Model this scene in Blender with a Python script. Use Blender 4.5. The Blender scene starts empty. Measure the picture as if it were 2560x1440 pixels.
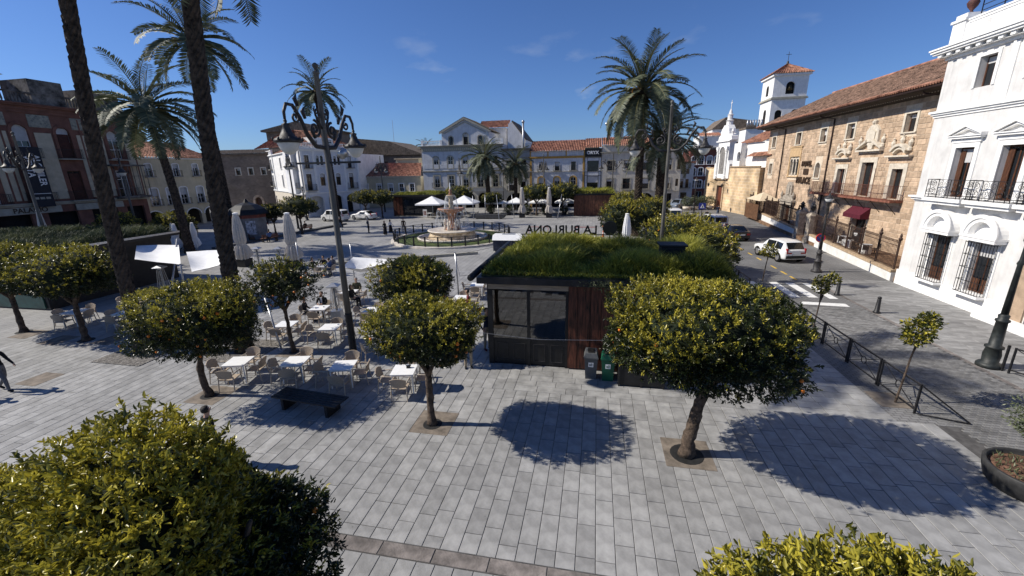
import bpy, math, random
import numpy as np
from mathutils import Matrix, Vector
PI = math.pi
S = bpy.context.scene
COL = S.collection
random.seed(7); RNG = np.random.default_rng(7)
# ------------------------------------------------------------------ camera, sky, sun
# world frame: +Y runs along the street and the paving rows, +X to the right, metres; camera on a balcony 7.4 m up
YAW, PITCH, ROLL = math.radians(11.4), math.radians(15.8), math.radians(1.2)
fw = Vector((-math.sin(YAW)*math.cos(PITCH), math.cos(YAW)*math.cos(PITCH), -math.sin(PITCH)))
rt = Vector((math.cos(YAW), math.sin(YAW), 0)); up = rt.cross(fw)
rt, up = rt*math.cos(ROLL)-up*math.sin(ROLL), up*math.cos(ROLL)+rt*math.sin(ROLL)
cam_d = bpy.data.cameras.new('camera'); cam = bpy.data.objects.new('camera', cam_d); COL.objects.link(cam)
cam_d.sensor_width = 36; cam_d.lens = 14.68; cam_d.clip_end = 3000; cam_d.clip_start = .05
m = Matrix.Identity(4)
for i in range(3): m[i][0], m[i][1], m[i][2] = rt[i], up[i], -fw[i]
m[2][3] = 7.4
cam.matrix_world = m; S.camera = cam
SUN_EL, SUN_V = math.radians(39.5), Vector((.991, .13, 0)).normalized()      # light travels along SUN_V and down
wd = bpy.data.worlds.new('World'); S.world = wd; wd.use_nodes = True
nt = wd.node_tree; bg = nt.nodes['Background']
sky = nt.nodes.new('ShaderNodeTexSky'); sky.sky_type = 'NISHITA'; sky.sun_disc = False
sky.sun_elevation = SUN_EL; sky.sun_rotation = math.atan2(-SUN_V.x, -SUN_V.y) % (2*PI)
sky.altitude = 200; sky.air_density = 1.0; sky.dust_density = .35; sky.ozone_density = 3.0
tcw = nt.nodes.new('ShaderNodeTexCoord'); mpw = nt.nodes.new('ShaderNodeMapping'); mpw.inputs['Scale'].default_value = (5, 5, 13)
nzw = nt.nodes.new('ShaderNodeTexNoise'); nzw.inputs['Scale'].default_value = 1.35; nzw.inputs['Detail'].default_value = 7
crw = nt.nodes.new('ShaderNodeValToRGB'); crw.color_ramp.elements[0].position = .63; crw.color_ramp.elements[1].position = .78
crw.color_ramp.elements[1].color = (.6, .6, .6, 1)
sepw = nt.nodes.new('ShaderNodeSeparateXYZ'); mrw = nt.nodes.new('ShaderNodeMapRange')
mrw.inputs[1].default_value = .3; mrw.inputs[2].default_value = .08
muw = nt.nodes.new('ShaderNodeMath'); muw.operation = 'MULTIPLY'
mxw = nt.nodes.new('ShaderNodeMixRGB'); mxw.inputs['Color2'].default_value = (8, 8.7, 9.8, 1)
L = nt.links.new
L(tcw.outputs['Generated'], mpw.inputs[0]); L(mpw.outputs[0], nzw.inputs['Vector']); L(nzw.outputs['Fac'], crw.inputs[0])
L(tcw.outputs['Generated'], sepw.inputs[0]); L(sepw.outputs[2], mrw.inputs[0]); L(crw.outputs[0], muw.inputs[0]); L(mrw.outputs[0], muw.inputs[1])
tnw = nt.nodes.new('ShaderNodeMixRGB'); tnw.blend_type = 'MULTIPLY'; tnw.inputs[0].default_value = 1; tnw.inputs[2].default_value = (.68, .93, 1.42, 1)   # deeper spring blue
L(muw.outputs[0], mxw.inputs[0]); L(sky.outputs[0], tnw.inputs[1]); L(tnw.outputs[0], mxw.inputs['Color1']); L(mxw.outputs[0], bg.inputs[0])
bg.inputs[1].default_value = .06
sl = bpy.data.lights.new('sun', 'SUN'); sl.energy = 4.8; sl.angle = math.radians(.53); sl.color = (1, .935, .83)
sun = bpy.data.objects.new('sun', sl); COL.objects.link(sun)
ld = Vector((SUN_V.x*math.cos(SUN_EL), SUN_V.y*math.cos(SUN_EL), -math.sin(SUN_EL)))
sun.rotation_euler = ld.to_track_quat('-Z', 'Y').to_euler(); sun.location = (-40, 0, 50)
vs = S.view_settings; vs.view_transform = 'Standard'; vs.look = 'None'; vs.exposure = .3; vs.gamma = 1; vs.use_curve_mapping = False

# ------------------------------------------------------------------ materials
MATS = {}
def mat(name, col, rough=.75, var=.12, scale=3., bump=.15, metal=0., col2=None, spec=.35, det=6, rand=0., bscale=None, stretch=None, stain=0., streak=0.):
    """plain procedural material: colour with noise mottling, optional random tint per piece, fine relief"""
    if name in MATS: return MATS[name]
    M = bpy.data.materials.new(name); M.use_nodes = True; t = M.node_tree; b = t.nodes['Principled BSDF']; lk = t.links.new
    tc = t.nodes.new('ShaderNodeTexCoord'); src = tc.outputs['Object']
    if stretch:
        mp = t.nodes.new('ShaderNodeMapping'); mp.inputs['Scale'].default_value = stretch; lk(src, mp.inputs[0]); src = mp.outputs[0]
    nz = t.nodes.new('ShaderNodeTexNoise'); nz.inputs['Scale'].default_value = scale; nz.inputs['Detail'].default_value = det; nz.inputs['Roughness'].default_value = .62
    lk(src, nz.inputs['Vector'])
    rp = t.nodes.new('ShaderNodeValToRGB'); e = rp.color_ramp.elements
    lo = [max(0, c*(1-2.2*var)) for c in col]; hi = [min(1, c*(1+1.6*var)) for c in (col2 or col)]
    e[0].position, e[1].position = .32, .68; e[0].color = (*lo, 1); e[1].color = (*hi, 1)
    lk(nz.outputs['Fac'], rp.inputs[0]); out = rp.outputs[0]
    if rand:
        oi = t.nodes.new('ShaderNodeObjectInfo'); ge = t.nodes.new('ShaderNodeNewGeometry'); ad = t.nodes.new('ShaderNodeMath'); fr = t.nodes.new('ShaderNodeMath'); fr.operation = 'FRACT'
        lk(oi.outputs['Random'], ad.inputs[0]); lk(ge.outputs['Random Per Island'], ad.inputs[1]); lk(ad.outputs[0], fr.inputs[0])
        mr = t.nodes.new('ShaderNodeMapRange'); mr.inputs[3].default_value = 1-rand; mr.inputs[4].default_value = 1+rand; lk(fr.outputs[0], mr.inputs[0])
        mx = t.nodes.new('ShaderNodeMixRGB'); mx.blend_type = 'MULTIPLY'; mx.inputs[0].default_value = 1
        lk(out, mx.inputs[1]); lk(mr.outputs[0], mx.inputs[2]); out = mx.outputs[0]
    def mult(fac_socket, lo_, hi_, a_, b_):
        nonlocal out
        mr = t.nodes.new('ShaderNodeMapRange'); mr.inputs[1].default_value, mr.inputs[2].default_value, mr.inputs[3].default_value, mr.inputs[4].default_value = lo_, hi_, a_, b_; lk(fac_socket, mr.inputs[0])
        mx = t.nodes.new('ShaderNodeMixRGB'); mx.blend_type = 'MULTIPLY'; mx.inputs[0].default_value = 1; lk(out, mx.inputs[1]); lk(mr.outputs[0], mx.inputs[2]); out = mx.outputs[0]
    if stain:     # trodden dirt in large patches, darker spots and gum marks, in world space so that it runs across the pieces
        ge = t.nodes.new('ShaderNodeNewGeometry')
        for sc, lo_, hi_, a_, b_ in ((.22,.35,.66,1-stain,1+stain*.5), (1.7,.58,.7,1,1-stain*.9), (9.,.71,.74,1,1-stain*1.6)):
            n3 = t.nodes.new('ShaderNodeTexNoise'); n3.inputs['Scale'].default_value = sc; n3.inputs['Detail'].default_value = 5; lk(ge.outputs['Position'], n3.inputs['Vector']); mult(n3.outputs['Fac'], lo_, hi_, a_, b_)
    if streak:    # rain streaks running down
        ge = t.nodes.new('ShaderNodeNewGeometry'); mp2 = t.nodes.new('ShaderNodeMapping'); mp2.inputs['Scale'].default_value = (5,5,.22); lk(ge.outputs['Position'], mp2.inputs[0])
        n3 = t.nodes.new('ShaderNodeTexNoise'); n3.inputs['Scale'].default_value = 1; n3.inputs['Detail'].default_value = 6; lk(mp2.outputs[0], n3.inputs['Vector']); mult(n3.outputs['Fac'], .5, .75, 1, 1-streak)
    lk(out, b.inputs['Base Color']); b.inputs['Roughness'].default_value = rough; b.inputs['Metallic'].default_value = metal
    b.inputs['Specular IOR Level'].default_value = spec
    if bump:
        n2 = t.nodes.new('ShaderNodeTexNoise'); n2.inputs['Scale'].default_value = bscale or scale*9; n2.inputs['Detail'].default_value = 4; lk(src, n2.inputs['Vector'])
        bp = t.nodes.new('ShaderNodeBump'); bp.inputs['Strength'].default_value = bump; bp.inputs['Distance'].default_value = .03
        lk(n2.outputs['Fac'], bp.inputs['Height']); lk(bp.outputs[0], b.inputs['Normal'])
    MATS[name] = M; return M
def brickmat(name, c1, c2, mortar, bw, bh, rough=.8, rot=0, msize=.012, var=.1):
    if name in MATS: return MATS[name]
    M = bpy.data.materials.new(name); M.use_nodes = True; t = M.node_tree; b = t.nodes['Principled BSDF']; lk = t.links.new
    tc = t.nodes.new('ShaderNodeTexCoord'); mp = t.nodes.new('ShaderNodeMapping'); mp.inputs['Rotation'].default_value = rot if isinstance(rot, tuple) else (0, 0, rot); lk(tc.outputs['Object'], mp.inputs[0])
    br = t.nodes.new('ShaderNodeTexBrick'); br.inputs['Scale'].default_value = 1; br.inputs['Brick Width'].default_value = bw; br.inputs['Row Height'].default_value = bh
    br.inputs['Mortar Size'].default_value = msize; br.inputs['Color1'].default_value = (*c1, 1); br.inputs['Color2'].default_value = (*c2, 1); br.inputs['Mortar'].default_value = (*mortar, 1)
    lk(mp.outputs[0], br.inputs['Vector'])
    nz = t.nodes.new('ShaderNodeTexNoise'); nz.inputs['Scale'].default_value = .35; nz.inputs['Detail'].default_value = 9; lk(tc.outputs['Object'], nz.inputs['Vector'])
    mr = t.nodes.new('ShaderNodeMapRange'); mr.inputs[1].default_value = .3; mr.inputs[2].default_value = .7; mr.inputs[3].default_value = 1-var*2; mr.inputs[4].default_value = 1+var*2; lk(nz.outputs['Fac'], mr.inputs[0])
    mx = t.nodes.new('ShaderNodeMixRGB'); mx.blend_type = 'MULTIPLY'; mx.inputs[0].default_value = 1; lk(br.outputs['Color'], mx.inputs[1]); lk(mr.outputs[0], mx.inputs[2])
    lk(mx.outputs[0], b.inputs['Base Color']); b.inputs['Roughness'].default_value = rough; b.inputs['Specular IOR Level'].default_value = .3
    bp = t.nodes.new('ShaderNodeBump'); bp.inputs['Strength'].default_value = .35; bp.inputs['Distance'].default_value = .02; bp.invert = True
    lk(br.outputs['Fac'], bp.inputs['Height']); lk(bp.outputs[0], b.inputs['Normal'])
    MATS[name] = M; return M
def leafmat(name, dark, mid, young, trans=.22, rough=.42):
    """leaf colour picked per leaf from old to young growth, with sun and shade painted in on orange crowns ('age' stored on each leaf), a little light passes through"""
    if name in MATS: return MATS[name]
    M = bpy.data.materials.new(name); M.use_nodes = True; t = M.node_tree; b = t.nodes['Principled BSDF']; lk = t.links.new
    at = t.nodes.new('ShaderNodeAttribute'); at.attribute_name = 'leaf_tone'
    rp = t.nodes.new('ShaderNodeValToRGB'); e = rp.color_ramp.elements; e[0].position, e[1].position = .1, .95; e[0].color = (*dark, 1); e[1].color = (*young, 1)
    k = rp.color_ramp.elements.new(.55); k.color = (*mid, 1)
    lk(at.outputs['Fac'], rp.inputs[0]); lk(rp.outputs[0], b.inputs['Base Color']); b.inputs['Roughness'].default_value = rough; b.inputs['Specular IOR Level'].default_value = .5
    tr = t.nodes.new('ShaderNodeBsdfTranslucent'); lk(rp.outputs[0], tr.inputs[0]); mx = t.nodes.new('ShaderNodeMixShader'); mx.inputs[0].default_value = trans
    lk(b.outputs[0], mx.inputs[1]); lk(tr.outputs[0], mx.inputs[2]); lk(mx.outputs[0], t.nodes['Material Output'].inputs[0])
    MATS[name] = M; return M
def glassmat(name, col=(.015, .018, .022), rough=.06):
    if name in MATS: return MATS[name]
    M = mat(name, col, rough, .1, 1., 0, spec=.6); return M

# ------------------------------------------------------------------ mesh builder and tagging
class MB:
    def __init__(s): s.v = []; s.f = []
    def q(s, *p):
        n = len(s.v); s.v += [tuple(a) for a in p]; s.f.append(tuple(range(n, n+len(p)))); return s
    def box(s, x0, x1, y0, y1, z0, z1):
        n = len(s.v); s.v += [(x0,y0,z0),(x1,y0,z0),(x1,y1,z0),(x0,y1,z0),(x0,y0,z1),(x1,y0,z1),(x1,y1,z1),(x0,y1,z1)]
        s.f += [tuple(n+i for i in f) for f in ((0,3,2,1),(4,5,6,7),(0,1,5,4),(1,2,6,5),(2,3,7,6),(3,0,4,7))]; return s
    def cb(s, cx, cy, cz, sx, sy, sz, rz=0, rx=0, ry=0):
        n = len(s.v); s.box(-sx/2, sx/2, -sy/2, sy/2, -sz/2, sz/2)
        R = Matrix.Rotation(rz, 3, 'Z') @ Matrix.Rotation(ry, 3, 'Y') @ Matrix.Rotation(rx, 3, 'X')
        for i in range(n, len(s.v)):
            p = R @ Vector(s.v[i]); s.v[i] = (p.x+cx, p.y+cy, p.z+cz)
        return s
    def beam(s, a, b, w, h=None):
        a, b = Vector(a), Vector(b); d = (b-a).normalized(); h = h or w
        u = d.cross(Vector((0,0,1))); u = Vector((1,0,0)) if u.length < 1e-4 else u.normalized(); v = u.cross(d)
        n = len(s.v)
        for p in (a, b):
            for i, j in ((-1,-1),(1,-1),(1,1),(-1,1)): s.v.append(tuple(p+u*i*w/2+v*j*h/2))
        s.f += [tuple(n+i for i in f) for f in ((0,1,2,3),(7,6,5,4),(0,4,5,1),(1,5,6,2),(2,6,7,3),(3,7,4,0))]; return s
    def tube(s, pts, r, n=6, cap=True, closed=False):
        P = [Vector(p) for p in pts]; k = len(P); R = r if isinstance(r, (list, tuple)) else [r]*k
        base = len(s.v); u = None
        for i, p in enumerate(P):
            d = (P[(i+1) % k]-P[i-1]) if closed else (P[min(i+1, k-1)]-P[max(i-1, 0)])
            d = d.normalized() if d.length > 1e-9 else Vector((0,0,1))
            if u is None:
                u = d.cross(Vector((.31,.2,.93))); u = u if u.length > .05 else d.cross(Vector((1,0,0)))
            u = (u-d*u.dot(d)).normalized(); v = d.cross(u)
            for j in range(n):
                a = 2*PI*j/n; s.v.append(tuple(p+(u*math.cos(a)+v*math.sin(a))*R[i]))
        for i in range(k if closed else k-1):
            a0, b0 = base+i*n, base+((i+1) % k)*n
            for j in range(n): s.f.append((a0+j, a0+(j+1) % n, b0+(j+1) % n, b0+j))
        if cap and not closed:
            s.f.append(tuple(base+j for j in reversed(range(n)))); s.f.append(tuple(base+(k-1)*n+j for j in range(n)))
        return s
    def lathe(s, prof, n=12, c=(0,0,0), a0=0, lobes=0, amp=0):
        b = len(s.v)
        for r, z in prof:
            for j in range(n):
                a = a0+2*PI*j/n; rr = r*(1+(amp*math.cos(lobes*a) if lobes else 0)); s.v.append((c[0]+rr*math.cos(a), c[1]+rr*math.sin(a), c[2]+z))
        for i in range(len(prof)-1):
            for j in range(n): s.f.append((b+i*n+j, b+i*n+(j+1) % n, b+(i+1)*n+(j+1) % n, b+(i+1)*n+j))
        s.f.append(tuple(b+j for j in reversed(range(n)))); s.f.append(tuple(b+(len(prof)-1)*n+j for j in range(n))); return s
    def prism(s, poly, y0, y1):
        """polygon in x,z extruded along y"""
        n = len(s.v); k = len(poly); s.v += [(x, y0, z) for x, z in poly]+[(x, y1, z) for x, z in poly]
        s.f.append(tuple(range(n, n+k))); s.f.append(tuple(n+k+i for i in reversed(range(k))))
        for i in range(k): j = (i+1) % k; s.f.append((n+j, n+i, n+k+i, n+k+j))
        return s
    def prismz(s, poly, z0, z1):
        n = len(s.v); k = len(poly); s.v += [(x, y, z0) for x, y in poly]+[(x, y, z1) for x, y in poly]
        s.f.append(tuple(reversed(range(n, n+k)))); s.f.append(tuple(n+k+i for i in range(k)))
        for i in range(k): j = (i+1) % k; s.f.append((n+i, n+j, n+k+j, n+k+i))
        return s
    def arch(s, cx, z, r0, r1, y0, y1, n=12, a0=0., a1=PI, sq=1.):
        """half ring in x,z (r0 inner, r1 outer) extruded along y"""
        for i in range(n):
            t0, t1 = a0+(a1-a0)*i/n, a0+(a1-a0)*(i+1)/n; P = []
            for r, t in ((r0,t0),(r1,t0),(r1,t1),(r0,t1)): P.append((cx+r*math.cos(t), z+r*math.sin(t)*sq))
            s.prism(P, y0, y1)
        return s
    def mesh(s, name, smooth=False):
        me = bpy.data.meshes.new(name); me.from_pydata(s.v, [], s.f); me.update()
        if smooth: me.polygons.foreach_set('use_smooth', [True]*len(me.polygons))
        return me
    def build(s, name, m, parent=None, smooth=False, loc=None):
        me = s.mesh(name, smooth); me.materials.append(m); return link(name, me, parent, loc)
def link(name, me, parent=None, loc=None, rot=None, scale=None):
    o = bpy.data.objects.new(name, me); COL.objects.link(o); o.parent = parent
    if loc is not None: o.location = loc
    if rot is not None: o.rotation_euler = rot
    if scale is not None: o.scale = scale if isinstance(scale, (tuple, list)) else (scale,)*3
    return o
def tag(o, label, cat, group=None):
    o['label'] = label; o['category'] = cat
    if group: o['group'] = group
    return o
def thing(name, label, cat, loc=(0,0,0), rz=0, group=None, scale=None):
    return tag(link(name, None, None, loc, (0,0,rz), scale), label, cat, group)
def kind(o, k): o['kind'] = k; return o
def copy_tree(o, parent=None):
    c = o.copy(); COL.objects.link(c); c.parent = parent
    for ch in list(o.children): copy_tree(ch, c)
    return c
def dup(o, label, loc, rz=0, group=None, scale=None):
    c = copy_tree(o); c.location = loc; c.rotation_euler = (0,0,rz); c['label'] = label
    if group: c['group'] = group
    if scale: c.scale = (scale,)*3
    return c
def text(name, body, size, m, parent=None, loc=(0,0,0), rot=(PI/2,0,0), depth=.02, align='CENTER', bold=0.):
    cu = bpy.data.curves.new(name, 'FONT'); cu.body = body; cu.size = size; cu.extrude = depth; cu.align_x = align; cu.offset = bold; cu.resolution_u = 3
    o = bpy.data.objects.new(name, cu); COL.objects.link(o)
    dg = bpy.context.evaluated_depsgraph_get(); me = bpy.data.meshes.new_from_object(o.evaluated_get(dg)); bpy.data.objects.remove(o)
    me.name = name; me.materials.clear(); me.materials.append(m); return link(name, me, parent, loc, rot)
# ------------------------------------------------------------------ ground, paving, street
M_slab = mat('grey granite slab', (.305,.303,.296), .56, .13, 2.6, .25, rand=.14, bscale=70, spec=.45, stain=.15)
M_mortar = mat('dark joint', (.085,.082,.08), .95, .2, 5)
M_kerb = mat('brown kerb stone', (.2,.178,.165), .85, .25, 3., .3, rand=.2, stain=.3)
M_pit = mat('rusty tree pit slab', (.185,.155,.125), .85, .22, 3., .2)
M_sett = mat('street sett', (.19,.188,.184), .75, .18, 4., .3, rand=.22, stain=.25)
M_walk = mat('grey sidewalk slab', (.25,.248,.243), .7, .16, 1.2, .2, rand=.16, stain=.2)
M_white_paint = mat('worn white road paint', (.72,.72,.70), .7, .07, 5.)
M_yellow_paint = mat('worn yellow road paint', (.62,.40,.06), .7, .12, 5.)
M_farpave = brickmat('far granite paving', (.30,.296,.287), (.245,.242,.235), (.12,.12,.12), .8, .39, .6, rot=PI/2, var=.09)
M_asph = brickmat('grey street paving', (.19,.188,.186), (.155,.154,.152), (.075,.075,.075), .24, .13, var=.13)
M_dirt = mat('dry ground', (.25,.235,.21), .95, .15, .3)
def sheet(name, rects, z, m):
    b = MB()
    for x0, x1, y0, y1 in rects: b.q((x0,y0,z),(x1,y0,z),(x1,y1,z),(x0,y1,z))
    return kind(b.build(name, m), 'structure')
sheet('ground', [(-900,900,-60,1500)], -.05, M_dirt)
def proj(p):
    d = Vector(p)-Vector((0,0,7.4)); k = d.dot(fw)
    return None if k < .3 else (1280+1044*d.dot(rt)/k, 720-1044*d.dot(up)/k, k)
def visible(p, mg=60):
    a = proj(p); return a is not None and -mg < a[0] < 2560+mg and -mg < a[1] < 1440+mg
SLABS = {}
def slab_mesh(w, l, m, h=.05):
    key = (round(w,2), round(l,2), m.name)
    if key not in SLABS:
        b = MB(); e = .006; g = .0065; x, y = w/2-g, l/2-g
        b.v = [(-x,-y,-h),(x,-y,-h),(x,y,-h),(-x,y,-h),(-x,-y,-e),(x,-y,-e),(x,y,-e),(-x,y,-e),(-x+e,-y+e,0),(x-e,-y+e,0),(x-e,y-e,0),(-x+e,y-e,0)]
        b.f = [(8,9,10,11),(0,1,5,4),(1,2,6,5),(2,3,7,6),(3,0,4,7),(4,5,9,8),(5,6,10,9),(6,7,11,10),(7,4,8,11)]
        me = b.mesh('paving_slab'); me.materials.append(m); SLABS[key] = me
    return SLABS[key]
def lay(parent, pieces, name, m, nmax=300, rest='paving_field'):
    """pieces: (x, y, w along x, l along y); the nearest in view are objects, the rest one mesh"""
    vis = [p for p in pieces if visible((p[0],p[1],0)) or visible((p[0]+p[2]/2,p[1]+p[3]/2,0))]
    vis.sort(key=lambda p: (p[0]**2+p[1]**2))
    for p in vis[:nmax]:
        link(name, slab_mesh(p[2], p[3], m), parent, (p[0], p[1], random.uniform(-.002,.002)), (random.uniform(-.003,.003), random.uniform(-.003,.003), 0))
    if len(vis) > nmax:
        b = MB()
        for p in vis[nmax:]:
            me = slab_mesh(p[2], p[3], m); n = len(b.v); dz = random.uniform(-.002,.002)
            for v in me.vertices: b.v.append((v.co.x+p[0], v.co.y+p[1], v.co.z+dz))
            for f in me.polygons: b.f.append(tuple(n+i for i in f.vertices))
        kind(b.build(rest, m, parent), 'stuff')
TREE_PITS = [(2.62,10.25,.62), (-4.62,10.5,.6), (-13.0,10.8,.6), (-12.6,14.5,.55), (-7.1,15.3,.5), (-25.0,14.0,.55), (-27.5,14.4,.55), (-22.4,14.4,.55), (9.55,14.1,.5), (-19.3,13.5,1.25), (-14.9,14.3,1.2), (-20.8,10.75,.5)]
def free(x, y):
    return all(abs(x-a) > r+.02 or abs(y-b) > r+.02 for a, b, r in TREE_PITS)
def columns(x0, x1, y0, y1, w, lo, hi):
    out = []; n = round((x1-x0)/w); w = (x1-x0)/n
    for i in range(n):
        y = y0; first = True
        while y < y1-.02:
            l = round(random.uniform(lo, hi)/.1)*.1*(random.choice((.4,.6,.8,1)) if first else 1); first = False
            l = round(max(.2, l), 2)
            if y1-(y+l) < .25: l = y1-y
            out.append((x0+(i+.5)*w, y+l/2, w, l)); y += l
    return out
def rows(x0, x1, y0, y1, w, lo, hi):
    return [(x, y, l, ww) for (y, x, ww, l) in columns(y0, y1, x0, x1, w, lo, hi)]
def ok_pieces(ps): return [p for p in ps if free(p[0], p[1])]
A = columns(-27, 10.4, 2.6, 5.95, .39, .65, .95)+columns(-27, 9.95, 6.3, 12.8, .39, .65, .95)+columns(-27, -2.6, 12.8, 30, .39, .65, .95)
B = rows(-2.6, 9.0, 12.8, 38, .39, .65, 1.0)
pv = sheet('plaza_paving', [(-27,10.4,2.6,12.8),(-27,-2.6,12.8,30),(-2.6,9.0,12.8,38)], -.013, M_mortar)
pv_pieces = A+B
lay(pv, pv_pieces, 'paving_slab', M_slab)
kb = sheet('kerb_strip', [(-27,10.4,5.96,6.29)], -.011, M_mortar)
lay(kb, [(x+.57, 6.125, 1.13, .32) for x in np.arange(-26.9, 9.5, 1.14)], 'kerb_stone', M_kerb)
sheet('far_plaza_paving', [(-27,11,-4,2.6),(-64,-27,-4,30),(-64,-2.6,30,86),(-2.6,9.0,38,86)], -.002, M_farpave)
for a, b_, r in TREE_PITS[:3]+TREE_PITS[8:9]+TREE_PITS[11:]:
    q = MB(); r -= .01
    q.box(a-r, a+r, b_-r, b_+r, -.05, .007)
    kind(q.build('tree_pit_slab', M_pit), 'structure')
M_cob = mat('small cobbles', (.22,.205,.185), .9, .3, 22., .9, bscale=14, rand=.2)
for i in (9, 10):
    a, b_, r = TREE_PITS[i]; kb2 = sheet('palm_pit', [(a-r,a+r,b_-r,b_+r)], .006, M_mortar); c = MB(); n = 0
    for ix in np.arange(-r+.06, r, .12):
        for iy in np.arange(-r+.05, r, .1):
            if ix*ix+iy*iy > .36: c.cb(a+ix+random.uniform(-.01,.01), b_+iy, .0, .1, .085, .05+random.uniform(0,.02), random.uniform(-.1,.1))
    kind(c.build('cobbles', M_cob, kb2), 'stuff')
for i in (3, 4, 5, 6, 7):
    a, b_, r = TREE_PITS[i]; kind(MB().box(a-r+.01, a+r-.01, b_-r+.01, b_+r-.01, -.05, .007).build('tree_pit_slab', M_pit), 'structure')
# street on the right: setts near, grey paving beyond, sidewalk slabs, painted marks
st = sheet('street', [(10.4,14.05,9,24)], -.013, M_mortar)
setts = []
for r_ in range(int(15/.125)):
    y = 9+.0625+r_*.125; x = 10.0+(.11 if r_ % 2 else 0)
    if y < 12.8: x += .45
    while x < 13.9: setts.append((x+.11, y, .22, .125)); x += .22
lay(st, setts, 'sett', M_sett, rest='sett_field')
sheet('street', [(9.0,10.4,12.8,24)], -.004, M_asph)
sheet('street', [(9.0,14.05,24,86),(14.05,19.2,30.3,40),(14.05,21,40,60),(14.05,23.2,60,86),(9,24,86,110),(-70,9,86.0,110)], -.004, M_asph)
sheet('street', [(-64.0,-130,30,110)], -.006, M_asph)
wk = sheet('sidewalk', [(14.05,18.9,8,30.3)], -.013, M_mortar)
lay(wk, rows(14.25, 18.85, 8, 30.3, .42, .9, 1.5), 'sidewalk_slab', M_walk, rest='sidewalk_field')
kb3 = sheet('street_kerb', [(14.05,14.25,8,30.3)], -.009, M_mortar)
lay(kb3, [(14.15, y+.55, .19, 1.09) for y in np.arange(8, 30, 1.1)], 'kerb_stone', M_kerb)
zb = MB()
for x0, x1, y0, y1 in ((10.0,10.4,25.6,29.2),(11.25,11.75,25.7,29.15),(12.2,12.7,25.8,29.05),(13.2,13.65,25.65,29.0)): zb.q((x0,y0,0),(x1,y0,0),(x1,y1,0),(x0,y1,0))
zb.q((11.2,24.4,0),(13.5,24.2,0),(13.55,24.75,0),(11.5,24.9,0))
kind(zb.build('zebra_crossing', M_white_paint), 'structure')
yb = MB()
for y in (43.3,40.9,38.3,33.2,31.4,29.9,36.2,46,48.6,51.2): yb.q((13.15,y,0),(13.3,y,0),(13.3,y+1.0,0),(13.15,y+1.0,0))
kind(yb.build('yellow_lane_dashes', M_yellow_paint), 'structure')
# ------------------------------------------------------------------ foliage generators
def leaf_mesh(name, pos, nrm, leaf_tone, length, width, m, fold=.25, jitter=.7, quads=False, rng=RNG, droop=0.):
    """pos/nrm: (n,3); one folded leaf per point, growing out roughly along nrm; 'age' colours each leaf"""
    n = len(pos); d = nrm+rng.normal(0, jitter, (n,3)); d[:,2] -= droop; d /= np.linalg.norm(d, axis=1)[:,None]+1e-9
    t = rng.normal(0, 1, (n,3)); u = np.cross(d, t); u /= np.linalg.norm(u, axis=1)[:,None]+1e-9; w = np.cross(d, u)
    L_ = length*rng.uniform(.65, 1.25, n)[:,None]; W = width*rng.uniform(.7, 1.2, n)[:,None]*.5
    base = pos; tip = pos+d*L_; mid = pos+d*L_*.5
    l = mid+u*W+w*W*fold; r = mid-u*W+w*W*fold
    if quads:
        l2 = pos+d*L_*.78+u*W*.62+w*W*fold; r2 = pos+d*L_*.78-u*W*.62+w*W*fold; l = pos+d*L_*.32+u*W+w*W*fold; r = pos+d*L_*.32-u*W+w*W*fold
        tip = tip-w*L_*.1
        V = np.stack([base,l,l2,tip,r2,r], 1).reshape(-1,3); k = 6; T = np.array([[0,1,2,3],[0,3,4,5]])
    else:
        V = np.stack([base,l,tip,r], 1).reshape(-1,3); k = 4; T = np.array([[0,1,2],[0,2,3]])
    F = (np.arange(n)[:,None,None]*k+T[None]).reshape(-1, T.shape[1])
    me = bpy.data.meshes.new(name); me.vertices.add(len(V)); me.vertices.foreach_set('co', V.astype(np.float32).ravel())
    nf, c = F.shape; me.loops.add(nf*c); me.loops.foreach_set('vertex_index', F.astype(np.int32).ravel())
    me.polygons.add(nf); me.polygons.foreach_set('loop_start', np.arange(0, nf*c, c, dtype=np.int32)); me.polygons.foreach_set('loop_total', np.full(nf, c, dtype=np.int32))
    me.update(calc_edges=True); at = me.attributes.new('leaf_tone', 'FLOAT', 'POINT'); at.data.foreach_set('value', np.repeat(np.clip(leaf_tone,0,1), k).astype(np.float32))
    me.materials.append(m); return me
def sphere_dirs(n, rng):
    v = rng.normal(0, 1, (n,3)); return v/np.linalg.norm(v, axis=1)[:,None]
def lump(d, seed, amp):
    r = np.zeros(len(d)); g = np.random.default_rng(seed)
    for k in range(10):
        a = g.normal(0, 1, 3); a /= np.linalg.norm(a); f = g.uniform(2.5, 6.5); r += np.sin(f*(d@a)+g.uniform(0,6))*amp/10**.5*1.4
    return r
def crown_pts(n, rx, ry, rz, seed, amp=.07, lo=.72, flat=2.6, bottom=.55, rng=None, bias=0):
    """points in the outer shell of a clipped, lumpy crown (superellipsoid); returns pos, outward normal, depth 0..1"""
    rng = rng or np.random.default_rng(seed); d = sphere_dirs(n, rng)
    p = np.abs(d)**flat; s = p.sum(1)**(-1/flat); R = s*(1+lump(d, seed, amp)); k = lo+(1-lo)*rng.uniform(0, 1, n)**.6
    q = d*(R*k)[:,None]; q[:,2] = np.where(q[:,2] < 0, q[:,2]*bottom, q[:,2])
    pos = q*np.array([rx, ry, rz]); nr = d*np.array([1/rx, 1/ry, 1/rz]); nr /= np.linalg.norm(nr, axis=1)[:,None]
    return pos, nr, k
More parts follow.
